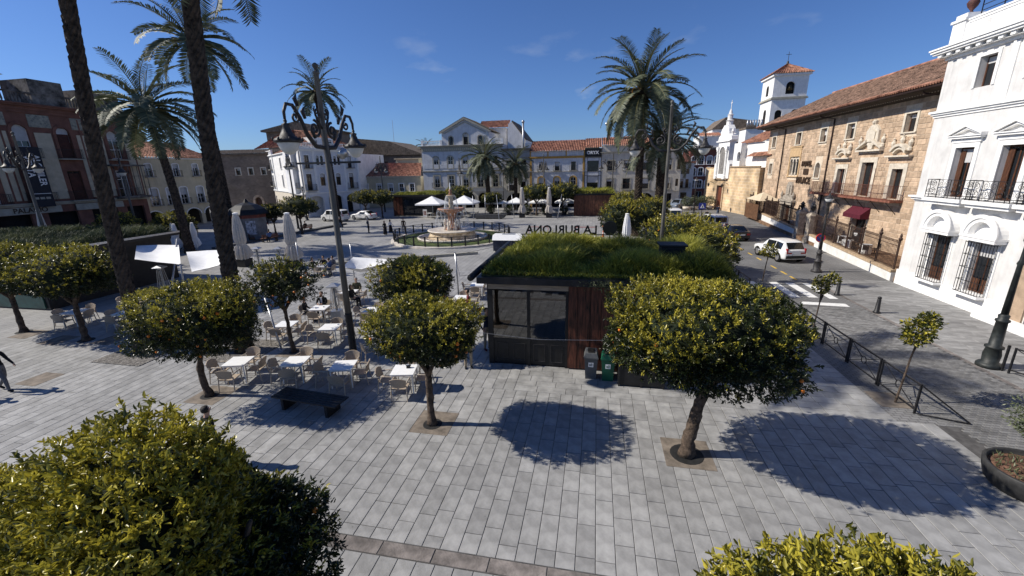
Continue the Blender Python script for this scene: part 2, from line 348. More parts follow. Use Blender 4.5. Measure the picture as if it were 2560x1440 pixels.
def core_mesh(name, rx, ry, rz, seed, amp, flat, bottom, m, k=.7):
    b = MB(); nu, nv = 22, 12; D = []
    for i in range(nv+1):
        th = PI*i/nv
        for j in range(nu): D.append((math.sin(th)*math.cos(2*PI*j/nu), math.sin(th)*math.sin(2*PI*j/nu), math.cos(th)))
    D = np.array(D); s = (np.abs(D)**flat).sum(1)**(-1/flat)*(1+lump(D, seed, amp))*k; q = D*s[:,None]; q[:,2] = np.where(q[:,2] < 0, q[:,2]*bottom, q[:,2]); q *= np.array([rx,ry,rz])
    b.v = [tuple(p) for p in q]
    for i in range(nv):
        for j in range(nu): b.f.append((i*nu+j, (i+1)*nu+j, (i+1)*nu+(j+1) % nu, i*nu+(j+1) % nu))
    me = b.mesh(name, True); me.materials.append(m); return me
M_leaf = leafmat('orange tree leaves', (.009,.018,.006), (.05,.064,.014), (.5,.43,.05), .25, .33)  # ramp ends also carry the painted shade and sunlight of the crowns
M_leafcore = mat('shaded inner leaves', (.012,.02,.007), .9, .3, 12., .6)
M_bark = mat('orange tree bark', (.085,.062,.046), .92, .35, 9., .9, bscale=30)
M_orange = mat('orange peel', (.72,.20,.02), .45, .1, 8., .2)
M_soilring = mat('black tree ring', (.02,.02,.02), .7, .2, 6.)
def limb(b, pts, radii, n=10, rough=.12, seed=0):
    """bumpy tapered limb"""
    g = random.Random(seed); k0 = len(b.v); b.tube(pts, radii, n, True)
    for i in range(k0, len(b.v)):
        x, y, z = b.v[i]; b.v[i] = (x+g.uniform(-1,1)*rough*radii[0]*.5, y+g.uniform(-1,1)*rough*radii[0]*.5, z)
    return b
def interp(pts, n):
    P = [Vector(p) for p in pts]; out = []
    for i in range(n+1):
        t = i/n*(len(P)-1); k = min(int(t), len(P)-2); out.append(P[k].lerp(P[k+1], t-k))
    return out
def orange_tree(label, loc, trunk, rx, ry, rz, cz, nleaf, seed, amp=.07, leaf=.085, oranges=14, tr=.13, quads=False, group=None, flat=2.6, bottom=.6, young=.55, ring=True, lo=.72, core=.74, off=(0,0)):  # young: share of yellow sprigs, new growth and painted sunlight together
    """clipped orange tree: trunk path (relative x,y,z points), lumpy crown of single leaves centred at height cz"""
    t = thing('orange_tree', label, 'tree', (*loc, 0), 0, group); g = np.random.default_rng(seed)
    b = MB(); pts = interp(trunk, 14); rad = [tr*(1.45 if i == 0 else 1.2 if i == 1 else 1-.02*i) for i in range(15)]
    limb(b, pts, rad, 10, .3, seed); top = pts[-1]
    for k in range(5):
        a = 2*PI*k/5+seed; e = Vector((top.x*.5+off[0]+math.cos(a)*rx*.6, top.y*.5+off[1]+math.sin(a)*ry*.6, cz+rz*.25*(k % 2)))
        limb(b, interp([top-Vector((0,0,.12)), top.lerp(e, .5)+Vector((0,0,-.06)), e], 5), [tr*.62,tr*.55,tr*.45,tr*.36,tr*.27,tr*.18], 7, .25, seed+k)
    b.build('trunk', M_bark, t, True)
    if ring:
        MB().lathe([(tr*2.5,.0),(tr*2.5,.014),(tr*2.3,.016),(.02,.012)], 20).build('tree_ring', M_soilring, t)
    ns = nleaf//13; sp, sn, sk = crown_pts(ns, rx, ry, rz, seed, amp, lo, flat, bottom, g)      # sprigs on the crown surface, a tuft of leaves on each
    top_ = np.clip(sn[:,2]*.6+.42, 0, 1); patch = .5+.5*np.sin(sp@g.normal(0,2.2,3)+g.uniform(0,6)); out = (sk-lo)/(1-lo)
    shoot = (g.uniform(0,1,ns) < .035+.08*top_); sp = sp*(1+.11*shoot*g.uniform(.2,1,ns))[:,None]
    young_lit = g.uniform(0,1,ns) < young*(.06+1.25*top_**2)*(.35+.8*patch)*(out > .4)  # yellow young growth, weighted to the top as sunlight put into the colour
    sa = np.where(young_lit, g.uniform(.6,1.,ns), g.uniform(.0,.46,ns)+.14*top_)  # other sprigs darker lower down, shade put into the leaf colour
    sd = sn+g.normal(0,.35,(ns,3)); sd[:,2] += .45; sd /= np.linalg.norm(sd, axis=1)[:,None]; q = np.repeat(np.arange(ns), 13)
    pos = sp[q]+sd[q]*g.uniform(-.09,.06,len(q))[:,None]*leaf/.09+g.normal(0,.018,(len(q),3)); up_ = sd[q]*.75; leaf_tone = sa[q]+g.normal(0,.07,len(q))
    c = (off[0], off[1], cz)
    cr = link('crown', leaf_mesh('crown', pos, up_, leaf_tone, leaf, leaf*.4, M_leaf, .35, .6, quads, g, .05), t, c)
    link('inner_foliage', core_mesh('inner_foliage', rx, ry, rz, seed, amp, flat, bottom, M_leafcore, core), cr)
    if oranges:
        p, n2, _ = crown_pts(oranges*3, rx, ry, rz, seed, amp, .9, flat, bottom, np.random.default_rng(seed+50)); p = p[p[:,2] < rz*.5][:oranges]*.985
        for q in p:
            link('orange', ORANGE, t, (q[0]+c[0], q[1]+c[1], q[2]+c[2]), None, float(g.uniform(.85,1.15)))
    return t
_o = MB(); _o.lathe([(.002,-.042),(.03,-.03),(.042,0),(.03,.03),(.002,.04)], 9); ORANGE = _o.mesh('orange', True); ORANGE.materials.append(M_orange)
# ------------------------------------------------------------------ people (one continuous skinned body per pose)
J0 = dict(pelvis=(0,0,.93), waist=(0,0,1.1), chest=(0,.01,1.3), nb=(0,.01,1.45), neck=(0,-.005,1.52), head=(0,-.02,1.6), head2=(0,-.02,1.68), head3=(0,-.01,1.745))
RAD = dict(pelvis=(.165,.12), waist=(.145,.11), chest=(.175,.125), nb=(.085,.08), neck=(.055,.055), head=(.066,.08), head2=(.078,.095), head3=(.05,.065), sh=(.075,.075), el=(.05,.05), wr=(.034,.034), ha=(.042,.026), hip=(.105,.105), kn=(.068,.068), an=(.046,.046), heel=(.045,.045), toe=(.045,.035))
LAB = dict(pelvis=1, waist=0, chest=0, nb=0, neck=2, head=2, head2=2, head3=2, sh=0, el=0, wr=0, ha=2, hip=1, kn=1, an=1, heel=3, toe=3)
def limbs(arm, leg):
    """arm/leg: per side (+1 left, -1 right) lists of joint positions"""
    J = dict(J0)
    for s in (1,-1):
        for n_, p in zip(('sh','el','wr','ha'), arm[s]): J[n_+str(s)] = (p[0]*s, p[1], p[2])
        for n_, p in zip(('hip','kn','an','heel','toe'), leg[s]): J[n_+str(s)] = (p[0]*s, p[1], p[2])
    return J
A_down = [(.195,.01,1.42),(.25,.04,1.14),(.25,-.05,.9),(.24,-.08,.81)]
A_swing = [(.195,.01,1.42),(.235,-.1,1.15),(.22,-.28,.98),(.2,-.34,.92)]
A_back = [(.195,.01,1.42),(.25,.14,1.16),(.25,.12,.92),(.25,.1,.83)]
A_hip = [(.195,.01,1.42),(.36,.08,1.2),(.22,-.02,1.02),(.15,-.06,.98)]
A_pocket = [(.195,.01,1.42),(.28,.1,1.15),(.22,0,.95),(.19,-.05,.88)]
L_st = [(.1,0,.9),(.11,-.01,.5),(.11,.03,.09),(.11,.06,.045),(.13,-.14,.035)]
L_fw = [(.1,-.02,.9),(.105,-.2,.53),(.1,-.22,.1),(.1,-.2,.045),(.11,-.38,.06)]
L_bk = [(.1,.02,.9),(.11,.06,.5),(.11,.33,.17),(.11,.38,.13),(.12,.22,.03)]
L_sit = [(.1,-.05,.53),(.12,-.44,.53),(.12,-.42,.1),(.12,-.38,.05),(.13,-.57,.04)]
A_tab = [(.19,.02,1.02),(.26,-.1,.78),(.14,-.34,.8),(.08,-.4,.8)]
A_lap = [(.19,.02,1.02),(.25,-.02,.76),(.16,-.22,.66),(.12,-.29,.65)]
POSES = {'stand': (A_down, A_down, L_st, L_st, 0), 'hip': (A_hip, A_hip, L_st, L_st, 0), 'walk': (A_swing, A_back, L_bk, L_fw, 0),
         'pocket': (A_pocket, A_pocket, L_st, L_st, 0), 'sit': (A_tab, A_tab, L_sit, L_sit, 1), 'sitlap': (A_lap, A_lap, L_sit, L_sit, 1)}
BODY = {}
def body_mesh(pose):
    if pose in BODY: return BODY[pose]
    al, ar, ll, lr, sit = POSES[pose]; J = limbs({1: al, -1: ar}, {1: ll, -1: lr})
    if sit:
        for k, v in (('pelvis',(0,0,.54)),('waist',(0,.03,.7)),('chest',(0,.03,.9)),('nb',(0,.02,1.05)),('neck',(0,0,1.12)),('head',(0,-.02,1.2)),('head2',(0,-.02,1.28)),('head3',(0,-.01,1.345))): J[k] = v
    names = list(J); idx = {n_: i for i, n_ in enumerate(names)}
    E_ = [('pelvis','waist'),('waist','chest'),('chest','nb'),('nb','neck'),('neck','head'),('head','head2'),('head2','head3')]
    for s in ('1','-1'): E_ += [('chest','sh'+s),('sh'+s,'el'+s),('el'+s,'wr'+s),('wr'+s,'ha'+s),('pelvis','hip'+s),('hip'+s,'kn'+s),('kn'+s,'an'+s),('an'+s,'heel'+s),('heel'+s,'toe'+s)]
    me = bpy.data.meshes.new('person_body'); me.from_pydata([J[n_] for n_ in names], [(idx[a], idx[b]) for a, b in E_], [])
    o = bpy.data.objects.new('tmp', me); COL.objects.link(o)
    sk = o.modifiers.new('skin', 'SKIN'); sk.use_smooth_shade = True; sk.branch_smoothing = .6
    ss = o.modifiers.new('sub', 'SUBSURF'); ss.levels = 2
    sv = me.skin_vertices[0].data
    for n_, i in idx.items():
        sv[i].radius = RAD[n_.rstrip('-1')]; sv[i].use_root = (n_ == 'pelvis')
    ev = o.evaluated_get(bpy.context.evaluated_depsgraph_get()); out = bpy.data.meshes.new_from_object(ev); bpy.data.objects.remove(o)
    segs = []
    for a, b in E_:
        for t in (.15,.5,.85):
            lab = LAB[(a if t < .5 else b).rstrip('-1')]
            if b.startswith('sh') or a.startswith('nb'): lab = 0 if not b == 'neck' else (0 if t < .5 else 2)
            segs.append((Vector(J[a]).lerp(Vector(J[b]), t), lab))
    lab = []
    for p in out.polygons: lab.append(min(segs, key=lambda q: (q[0]-p.center).length_squared)[1])
    vs_ = [tuple(v.co) for v in out.vertices]; fs = [tuple(p.vertices) for p in out.polygons]
    x = MB(); hd = Vector(J['head2'])     # nose and ears, fingers: closed bits grown on the same mesh
    x.lathe([(.002,-.03),(.014,-.018),(.01,.02),(.002,.03)], 6, (hd.x, hd.y-.098, hd.z-.02))
    for s in (1,-1): x.lathe([(.004,-.03),(.014,-.01),(.014,.015),(.004,.03)], 6, (hd.x+s*.082, hd.y+.015, hd.z-.01))
    for s in (1,-1):
        w_, h_ = Vector(J['wr'+str(s)]), Vector(J['ha'+str(s)]); d = (h_-w_).normalized(); sd = Vector((s,0,0)).cross(d); sd = sd.normalized() if sd.length > .1 else Vector((0,1,0))
        for k in range(4): x.tube([h_+sd*(k-1.5)*.018, h_+sd*(k-1.5)*.02+d*.045, h_+sd*(k-1.5)*.019+d*(.075-.008*abs(k-1.4))-Vector((s*.012,0,0))], [.0095,.0085,.006], 5)
        x.tube([w_+d*.035+sd*.03, w_+d*.06+sd*.055, w_+d*.09+sd*.06], [.011,.0095,.007], 5)
    n = len(vs_); vs_ += x.v; fs += [tuple(n+i for i in f) for f in x.f]; lab += [2]*len(x.f)
    BODY[pose] = (vs_, fs, lab, hd); return BODY[pose]
def cloth(name, c): return mat('cloth '+name, c, .9, .12, 6., .3)
CL = {'black': cloth('black',(.012,.012,.014)), 'navy': cloth('navy',(.018,.025,.05)), 'white': cloth('white',(.7,.7,.7)), 'grey': cloth('grey',(.14,.14,.15)), 'red': cloth('red',(.32,.05,.03)),
      'brown': cloth('brown',(.10,.06,.035)), 'blue': cloth('blue',(.05,.10,.24)), 'beige': cloth('beige',(.36,.29,.2)), 'denim': cloth('denim',(.06,.09,.15)), 'maroon': cloth('maroon',(.12,.02,.025)), 'olive': cloth('olive',(.09,.085,.05))}
M_skin = mat('skin', (.5,.31,.22), .55, .06, 9., .05)
HAIR = {'dark': mat('dark hair', (.02,.015,.012), .6, .2, 30., .4), 'grey': mat('grey hair', (.32,.31,.3), .7, .2, 30., .4), 'brown': mat('brown hair', (.07,.04,.02), .6, .2, 30., .4)}
M_eye = mat('eye', (.02,.015,.012), .2, .05, 5., 0)
def person(label, pose, loc, face, top, trousers, shoes='black', hair='dark', scale=1., group=None, skirt=None, collar=None, longhair=False):
    """face: heading in radians of the direction the person looks (0 = toward -Y, turning anticlockwise)"""
    vs_, fs, lab, hd = body_mesh(pose); t = thing('person', label, 'person', (*loc, 0) if len(loc) == 2 else loc, face, group, scale)
    me = bpy.data.meshes.new('body'); me.from_pydata(vs_, [], fs)
    for c in (CL[top], CL[trousers], M_skin, CL[shoes]): me.materials.append(c)
    me.polygons.foreach_set('material_index', lab); me.polygons.foreach_set('use_smooth', [True]*len(fs)); link('body', me, t)
    h = MB(); prof = [(.03,-.075),(.082,-.07),(.098,-.03),(.1,.02),(.08,.07),(.045,.095),(.003,.105)]
    h.lathe(prof, 12, (hd.x, hd.y+.028, hd.z+.005))
    for i, v in enumerate(h.v):
        if v[1] < hd.y-.03 and v[2] < hd.z+.045: h.v[i] = (v[0]*.8, hd.y-.01, v[2]+.02)
    if longhair: h.lathe([(.05,-.24),(.085,-.2),(.095,-.1),(.09,0),(.02,.04)], 10, (hd.x, hd.y+.045, hd.z))
    h.build('hair', HAIR[hair], t, True)
    e = MB()
    for s in (1,-1): e.lathe([(.002,-.008),(.011,0),(.002,.008)], 6, (hd.x+s*.032, hd.y-.09, hd.z+.015))
    e.cb(hd.x, hd.y-.09, hd.z-.055, .05, .008, .01); e.build('face_features', M_eye, t)
    if skirt: MB().lathe([(.27,.12),(.24,.4),(.2,.75),(.165,1.0),(.15,1.06)], 14, lobes=7, amp=.06).build('skirt', CL[skirt], t, True)
    if collar: MB().prism([(-.05,hd.z-.2),(.05,hd.z-.2),(.035,hd.z-.5),(-.035,hd.z-.5)], hd.y-.105, hd.y-.07).build('shirt_front', CL[collar], t)
    return t
for p_ in POSES: body_mesh(p_)
# lettering is made now, before the scene grows
M_letter = mat('black sign letters', (.012,.012,.012), .4, .1, 4., 0); M_wletter = mat('white sign letters', (.8,.8,.8), .5, .03, 4., 0); M_dletter = mat('bronze sign letters', (.05,.03,.018), .5, .15, 6.)
TX = {k: text(k, b, s, m_, None, (0,0,0), (PI/2,0,0), d, 'CENTER', bo) for k, b, s, m_, d, bo in (
    ('burlona','LA BURLONA',.62,M_letter,.03,.014), ('oryx','ORYX',1.0,M_wletter,.03,.03), ('geographic','GEOGRAPHIC',.85,M_letter,.03,.0), ('alquiler','ALQUILER',1.15,M_wletter,.01,.02),
    ('venta','VENTA',1.15,M_wletter,.01,.02), ('hotel','HOTEL',.75,M_dletter,.06,.03), ('palace','PALACE',.95,M_dletter,.06,.03), ('palacio','PALACIO',.7,M_dletter,.02,.01), ('lacasa','LA',.6,M_dletter,.02,.01))}
def put(key, parent, loc, rot=(PI/2,0,0), scale=(1,1,1)):
    o = TX.pop(key); o.name = 'lettering'; o.parent = parent; o.location = loc; o.rotation_euler = rot; o.scale = scale; return o
# ------------------------------------------------------------------ cafe furniture
M_weave = mat('beige woven plastic', (.40,.325,.25), .6, .1, 40., .5, bscale=120); M_tubew = mat('beige chair tube', (.45,.38,.3), .5, .05, 5., 0)
M_tablew = mat('white table', (.82,.82,.81), .35, .03, 4., 0); M_steel = mat('brushed steel', (.42,.43,.45), .35, .08, 9., .1, metal=.7)
M_iron = mat('black painted iron', (.016,.016,.018), .45, .25, 9., .2); M_lampiron = mat('dark lamp iron', (.035,.033,.034), .5, .3, 7., .3)
M_pole = mat('weathered grey pole', (.12,.115,.105), .6, .25, 3., .2, stretch=(3,3,.4)); M_milk = mat('milk glass', (.62,.62,.6), .3, .05, 4., 0)
M_canvas = mat('cream canvas', (.60,.555,.49), .9, .08, 3., .35, bscale=18); M_canvasw = mat('white canvas', (.80,.80,.79), .85, .04, 2., .2)
M_tubglass = glassmat('heater glass', (.16,.17,.18), .15)
def make_chair():
    t = thing('armchair', 'x', 'chair', (0,0,0))
    s = MB(); s.cb(0, 0, .43, .5, .48, .035); s.build('seat', M_weave, t)
    b = MB(); n = 8; P = []
    for i in range(n+1):
        a = -1+2*i/n; P.append((a*.27, .22+.06*(1-a*a), a))
    for i in range(n):
        (x0,y0,a0), (x1,y1,a1) = P[i], P[i+1]; h0, h1 = .87-.09*a0*a0, .87-.09*a1*a1
        for z0, z1, f in ((.5,.68,0),):
            b.q((x0*.86,y0-.03,z0),(x1*.86,y1-.03,z0),(x1*1.06,y1+.05,h1),(x0*1.06,y0+.05,h0)); b.q((x1*.86,y1,z0),(x0*.86,y0,z0),(x0*1.06,y0+.08,h0),(x1*1.06,y1+.08,h1))
            b.q((x0*1.06,y0+.05,h0),(x1*1.06,y1+.05,h1),(x1*1.06,y1+.08,h1),(x0*1.06,y0+.08,h0)); b.q((x0*.86,y0,z0),(x1*.86,y1,z0),(x1*.86,y1-.03,z0),(x0*.86,y0-.03,z0))
    for x, y, a in (P[0], P[-1]): b.q((x*.86,y-.03,.5),(x*.86,y,.5),(x*1.06,y+.08,.78),(x*1.06,y+.05,.78))
    b.build('backrest', M_weave, t)
    for sx in (-1,1):
        for sy in (-1,1):
            z1 = .64 if sy < 0 else .55
            MB().tube([(sx*.275, sy*.24+(.05 if sy > 0 else -.02), 0), (sx*.262, sy*.225, .4), (sx*.265, sy*.22, z1)], [.018,.022,.02], 6).build('leg', M_tubew, t)
        MB().tube([(sx*.265,-.23,.64),(sx*.272,0,.66),(sx*.262,.24,.64),(sx*.255,.28,.7)], [.022,.024,.022,.018], 6).build('armrest', M_tubew, t)
    return t
def make_table():
    t = thing('cafe_table', 'x', 'table', (0,0,0)); MB().box(-.4,.4,-.4,.4,.715,.745).build('table_top', M_tablew, t); f = MB().box(-.36,.36,-.36,.36,.66,.712); f.build('apron', M_tablew, t)
    for sx in (-1,1):
        for sy in (-1,1): MB().tube([(sx*.36,sy*.36,0),(sx*.35,sy*.35,.68)], [.02,.026], 6).build('leg', M_tablew, t)
    return t
def make_heater():
    t = thing('patio_heater', 'x', 'heater', (0,0,0)); b = MB(); w0, w1 = .27, .23
    b.v += [(-w0,-w0,.04),(w0,-w0,.04),(w0,w0,.04),(-w0,w0,.04),(-w1,-w1,.8),(w1,-w1,.8),(w1,w1,.8),(-w1,w1,.8)]; b.f += [(0,3,2,1),(4,5,6,7),(0,1,5,4),(1,2,6,5),(2,3,7,6),(3,0,4,7)]
    b.build('base_cabinet', M_steel, t)
    for sx in (-1,1):
        for sy in (-1,1): MB().tube([(sx*.22,sy*.22,.8),(sx*.12,sy*.12,1.98)], .014, 5).build('post', M_steel, t)
    for k in range(4):
        g_ = MB()
        for i in range(4): g_.tube([(.215*math.cos(k*PI/2+PI/4+(i-1.5)*.3),.215*math.sin(k*PI/2+PI/4+(i-1.5)*.3),.85),(.12*math.cos(k*PI/2+PI/4+(i-1.5)*.3),.12*math.sin(k*PI/2+PI/4+(i-1.5)*.3),1.95)], .004, 4)
        g_.build('guard_wires', M_steel, t)
    MB().lathe([(.055,.8),(.055,1.95)], 10).build('glass_tube', M_tubglass, t, True)
    MB().lathe([(.14,1.95),(.14,2.02),(.36,2.06),(.4,2.04),(.4,2.07),(.1,2.2),(.02,2.21)], 4, a0=PI/4).build('reflector', M_steel, t)
    return t
def closed_umbrella(label, loc, h=4.5, r=.42, base=True, m=None, group=None, rz=0, waist=.42):
    t = thing('closed_umbrella', label, 'umbrella', (*loc,0), rz, group); m = m or M_canvas
    MB().lathe([(.035,0),(.035,h-.1)], 8).build('pole', M_steel, t)
    b = MB(); n = 28; prof = [(r*.92,h*.16),(r,h*.24),(r*.72,h*waist-.25),(r*.5,h*waist),(r*.66,h*waist+.35),(r*.62,h*.68),(r*.42,h*.88),(r*.3,h*.955),(r*.22,h*.97)]; i0 = 0
    for k, (rr, z) in enumerate(prof):
        for j in range(n):
            a = 2*PI*j/n; f = 1+(.2 if j % 2 else -.2)*(1-.75*k/len(prof))+.08*math.sin(3*a+k*.4); dz = (.14*math.sin(2*a)+(.07 if j % 2 else 0)) if k == 0 else 0
            b.v.append((rr*f*math.cos(a), rr*f*math.sin(a), z+dz))
    for k in range(len(prof)-1):
        for j in range(n): b.f.append((k*n+j, k*n+(j+1) % n, (k+1)*n+(j+1) % n, (k+1)*n+j))
    b.f.append(tuple((len(prof)-1)*n+j for j in range(n))); b.build('folded_canopy', m, t, False)
    MB().lathe([(r*.56,h*waist-.05),(r*.58,h*waist+.03)], 14).build('tie_strap', m, t)
    MB().lathe([(r*.3,h*.965),(r*.34,h*.975),(r*.34,h*.99),(r*.1,h)], 12).build('cap', M_canvasw, t)
    if base: MB().box(-.42,.42,-.42,.42,.04,.62).box(-.45,.45,-.45,.45,.6,.66).build('base_box', M_iron, t)
    return t
def open_umbrella(label, loc, w=2.4, h=2.5, rise=.85, n=4, group=None, rz=0, m=None):
    t = thing('open_umbrella', label, 'umbrella', (*loc,0), rz, group); b = MB(); m = m or M_canvasw
    MB().lathe([(.035,0),(.035,h+rise-.03)], 8).build('pole', M_steel, t)
    N = 8; R = [(w*(1.0 if i % 2 == 0 else .73 if n == 4 else .97)) for i in range(N)]
    E_ = [(R[i]*math.cos(PI/4+i*PI/4), R[i]*math.sin(PI/4+i*PI/4), h) for i in range(N)]; M_ = [(x*.5, y*.5, h+rise*.46) for x, y, z in E_]
    for i in range(N):
        j = (i+1) % N; b.q(E_[i],E_[j],M_[j],M_[i]); b.q(M_[i],M_[j],(0,0,h+rise)); b.q((E_[i][0],E_[i][1],h-.2),(E_[j][0],E_[j][1],h-.2),E_[j],E_[i])
    b.build('canopy', m, t)
    for i in range(0, N, 2):
        MB().beam((0,0,h+.1), (E_[i][0]*.96,E_[i][1]*.96,h-.02), .025).build('rib', M_steel, t)
    MB().box(-.3,.3,-.3,.3,.0,.1).build('base_plate', M_iron, t)
    return t
# ------------------------------------------------------------------ lamps, railings
def lantern(b_h, b_g, c, k=1.):
    b_h.lathe([(.03*k,.72*k),(.06*k,.66*k),(.04*k,.6*k),(.13*k,.56*k),(.1*k,.5*k),(.15*k,.36*k),(.24*k,.2*k),(.42*k,.1*k),(.43*k,.02*k),(.36*k,.0)], 14, c)
    for j in range(8):
        a = 2*PI*j/8; b_h.cb(c[0]+.43*k*math.cos(a), c[1]+.43*k*math.sin(a), c[2]+.11*k, .05*k, .05*k, .1*k, a)
    b_g.lathe([(.02*k,-.36*k),(.14*k,-.33*k),(.26*k,-.2*k),(.34*k,-.02*k),(.34*k,.01*k)], 14, c)
def scroll(cx, cy, cz, r, ax, turns=1.6, n=26, s=1):
    """spiral in the vertical plane of direction ax"""
    return [(cx+ax[0]*s*rr*math.cos(a), cy+ax[1]*s*rr*math.cos(a), cz+rr*math.sin(a)) for rr, a in ((r*(1-i/n*.8), PI/2+2*PI*turns*i/n) for i in range(n+1))]
def ornate_lamp(label, loc, rz=0, h=11.1, bar=False, arms=2, group=None, k=1.):
    """tall plaza lamp: pole with ball finial, scrolled iron arms along local y, bell lanterns"""
    t = thing('lamp_post', label, 'street lamp', (*loc,0), rz, group)
    MB().lathe([(.19,0),(.19,.1),(.15,.2),(.14,1.9),(.15,1.95)], 14).build('base_sleeve', M_iron, t, True)
    MB().lathe([(.125,1.95),(.11,5),(.095,8),(.08,h-.35),(.1,h-.33),(.1,h-.28),(.05,h-.26),(.05,h-.2),(.1,h-.13),(.1,h-.05),(.03,h)], 14).build('pole', M_pole, t, True)
    za = h-2.05
    for s in ((1,-1) if arms == 2 else (-1,)):
        a = MB(); ax = (0, s)
        a.tube([(0,s*.1,za-.75),(0,s*.55,za-.72),(0,s*.95,za-.35),(0,s*1.2,za+.15),(0,s*1.5,za+.5),(0,s*1.8,za+.5),(0,s*1.95,za+.25),(0,s*1.95,za+.0)], [.07,.08,.075,.065,.06,.055,.05,.04], 7)
        a.tube([(0,s*.1,za-.1),(0,s*.3,za+.2),(0,s*.42,za+.5),(0,s*.36,za+.62)], [.04,.04,.03,.02], 6)
        a.tube(scroll(0, s*.5, za-.15, .3, ax), .05, 5); a.tube(scroll(0, s*1.45, za+.14, .2, ax, 1.3), .04, 5); a.tube(scroll(0, s*.22, za+.36, .18, ax, 1.2, 20, -1), .04, 5)
        for q in ((.55,-.45),(.95,.15),(1.25,.5)): a.tube([(0,s*q[0],za+q[1]),(0,s*(q[0]+.1),za+q[1]+.22),(0,s*q[0],za+q[1]+.36)], [.05,.07,.015], 6)
        a.build('scroll_arm', M_lampiron, t, True); hd, gl = MB(), MB(); lantern(hd, gl, (0, s*1.95, za-.68)); L_ = hd.build('lantern_hood', M_lampiron, t, True); gl.build('lantern_bowl', M_milk, L_, True)
    if bar:
        c = MB().box(-1.3,1.3,-.03,.03,h-3.35,h-3.28); c.build('cross_bar', M_iron, t)
        MB().tube([(.75,-.02,h-3.1),(.75,-.12,h-2.95),(.75,-.3,h-3.1)], [.12,.14,.16], 8).build('loudspeaker', M_steel, t, True)
    return t
def small_lamp(label, loc, h=5.2, rz=0, m=None, group=None, basek=1., base_h=1.05):
    """cast iron sidewalk lamp: fluted foot, tapering shaft, flared bowl lantern on top"""
    t = thing('street_lamp', label, 'street lamp', (*loc,0), rz, group); m = m or M_lampiron; k = basek
    MB().lathe([(.34*k,0),(.34*k,.1),(.3*k,.16),(.22*k,.2),(.24*k,.5),(.2*k,.72),(.25*k,.76),(.25*k,.82),(.17*k,.86),(.15*k,base_h+.25),(.19*k,base_h+.28),(.19*k,base_h+.34),(.13*k,base_h+.38),(.15*k,base_h+.5),(.1*k,base_h+.56)], 16).build('foot', m, t, True)
    MB().lathe([(.1*k,base_h+.5),(.07*k,h*.62),(.1,h*.63),(.06,h*.65),(.05,h*.74),(.11,h*.76),(.08,h-.75),(.13,h-.62),(.24,h-.36)], 12).build('shaft', m, t, True)
    MB().lathe([(.1,h-.6),(.18,h-.5),(.28,h-.3),(.27,h-.28)], 12).build('lantern_bowl', M_milk, t, True)
    MB().lathe([(.3,h-.3),(.32,h-.26),(.2,h-.2),(.1,h-.08),(.05,h-.04),(.05,h),(.02,h+.06)], 12).build('lantern_hood', m, t, True)
    return t
def rail_panel(parent, a, b, h=.95, m=None, ring=True, posts=(1,1), name='rail_panel'):
    m = m or M_iron; a, b = Vector((*a,0)), Vector((*b,0)); Z = Vector((0,0,1)); d = (b-a).normalized(); c = (a+b)/2
    for i, p in enumerate((a,b)):
        if posts[i]: MB().beam(p, p+Z*(h+.04), .05, .05).build('post', m, parent)
    f = MB().beam(a+Z*h, b+Z*h, .045, .045).beam(a+Z*.14, b+Z*.14, .035, .035)
    if ring:
        mid = c+Z*(h*.56); R = .13; f.tube([mid+d*R*math.cos(t)+Z*R*math.sin(t) for t in (2*PI*i/14 for i in range(14))], .016, 5, closed=True)
        for p, s in ((a+Z*h,-1),(a+Z*.14,-1),(b+Z*h,1),(b+Z*.14,1)):
            q = mid+(p-mid).normalized()*R; f.beam(p, q, .02)
    else:
        f.beam(a+Z*h, b+Z*.14, .02); f.beam(a+Z*.14, b+Z*h, .02)
    f.build(name, m, parent)
# ------------------------------------------------------------------ building kit (local frame: x along the facade, y into the building, z up)
M_white = mat('white plaster', (.78,.77,.75), .85, .06, 1.2, .15, streak=.16); M_whitetrim = mat('white trim paint', (.82,.815,.80), .8, .05, 2., .1, streak=.1)
M_rough = mat('rough white render', (.66,.65,.635), .92, .06, 1.2, .5, bscale=45, streak=.14); M_greytrim = mat('grey stucco trim', (.38,.36,.30), .85, .1, 2., .15)
M_paleblue = mat('pale grey wall', (.60,.61,.63), .88, .07, 1., .15, streak=.18); M_ochre = mat('ochre trim', (.48,.29,.08), .85, .08, 2.); M_cream = mat('cream wall', (.60,.55,.42), .88, .08, .8, .15)
M_yellow = mat('yellow wall', (.57,.50,.35), .88, .07, .7, .15, streak=.15); M_beige = mat('beige wall', (.52,.49,.43), .88, .08, .8, .15, streak=.2); M_brick = mat('red painted wall', (.185,.085,.062), .85, .15, 1.2, .2)
M_redbrown = mat('dark red wall', (.17,.06,.045), .85, .12, 1., .2); M_woodf = mat('dark window wood', (.085,.035,.018), .5, .25, 5., .2, stretch=(4,4,.6)); M_whitef = mat('white window frame', (.72,.72,.7), .5, .04, 4., 0)
M_glass = glassmat('dark window glass'); M_dark = mat('dark interior', (.012,.011,.01), .9, .2, 2., 0); M_shutter = mat('pale roller blind', (.5,.5,.5), .7, .06, 2., .2)
M_tile = mat('clay roof tile', (.27,.10,.06), .88, .32, 1.6, .4, col2=(.33,.165,.11), rand=0, bscale=25); M_tileold = mat('old lichen clay tile', (.13,.066,.045), .92, .4, 2.4, .5, col2=(.2,.125,.09), bscale=18)
M_tiledull = mat('dull brown tile', (.16,.125,.095), .92, .25, 2.2, .4, bscale=18)
M_stone = mat('golden ashlar stone', (.475,.35,.245), .9, .16, 1.4, .5, rand=.2, bscale=22); M_joint = mat('pale lime joint', (.64,.54,.42), .95, .1, 4., .4)
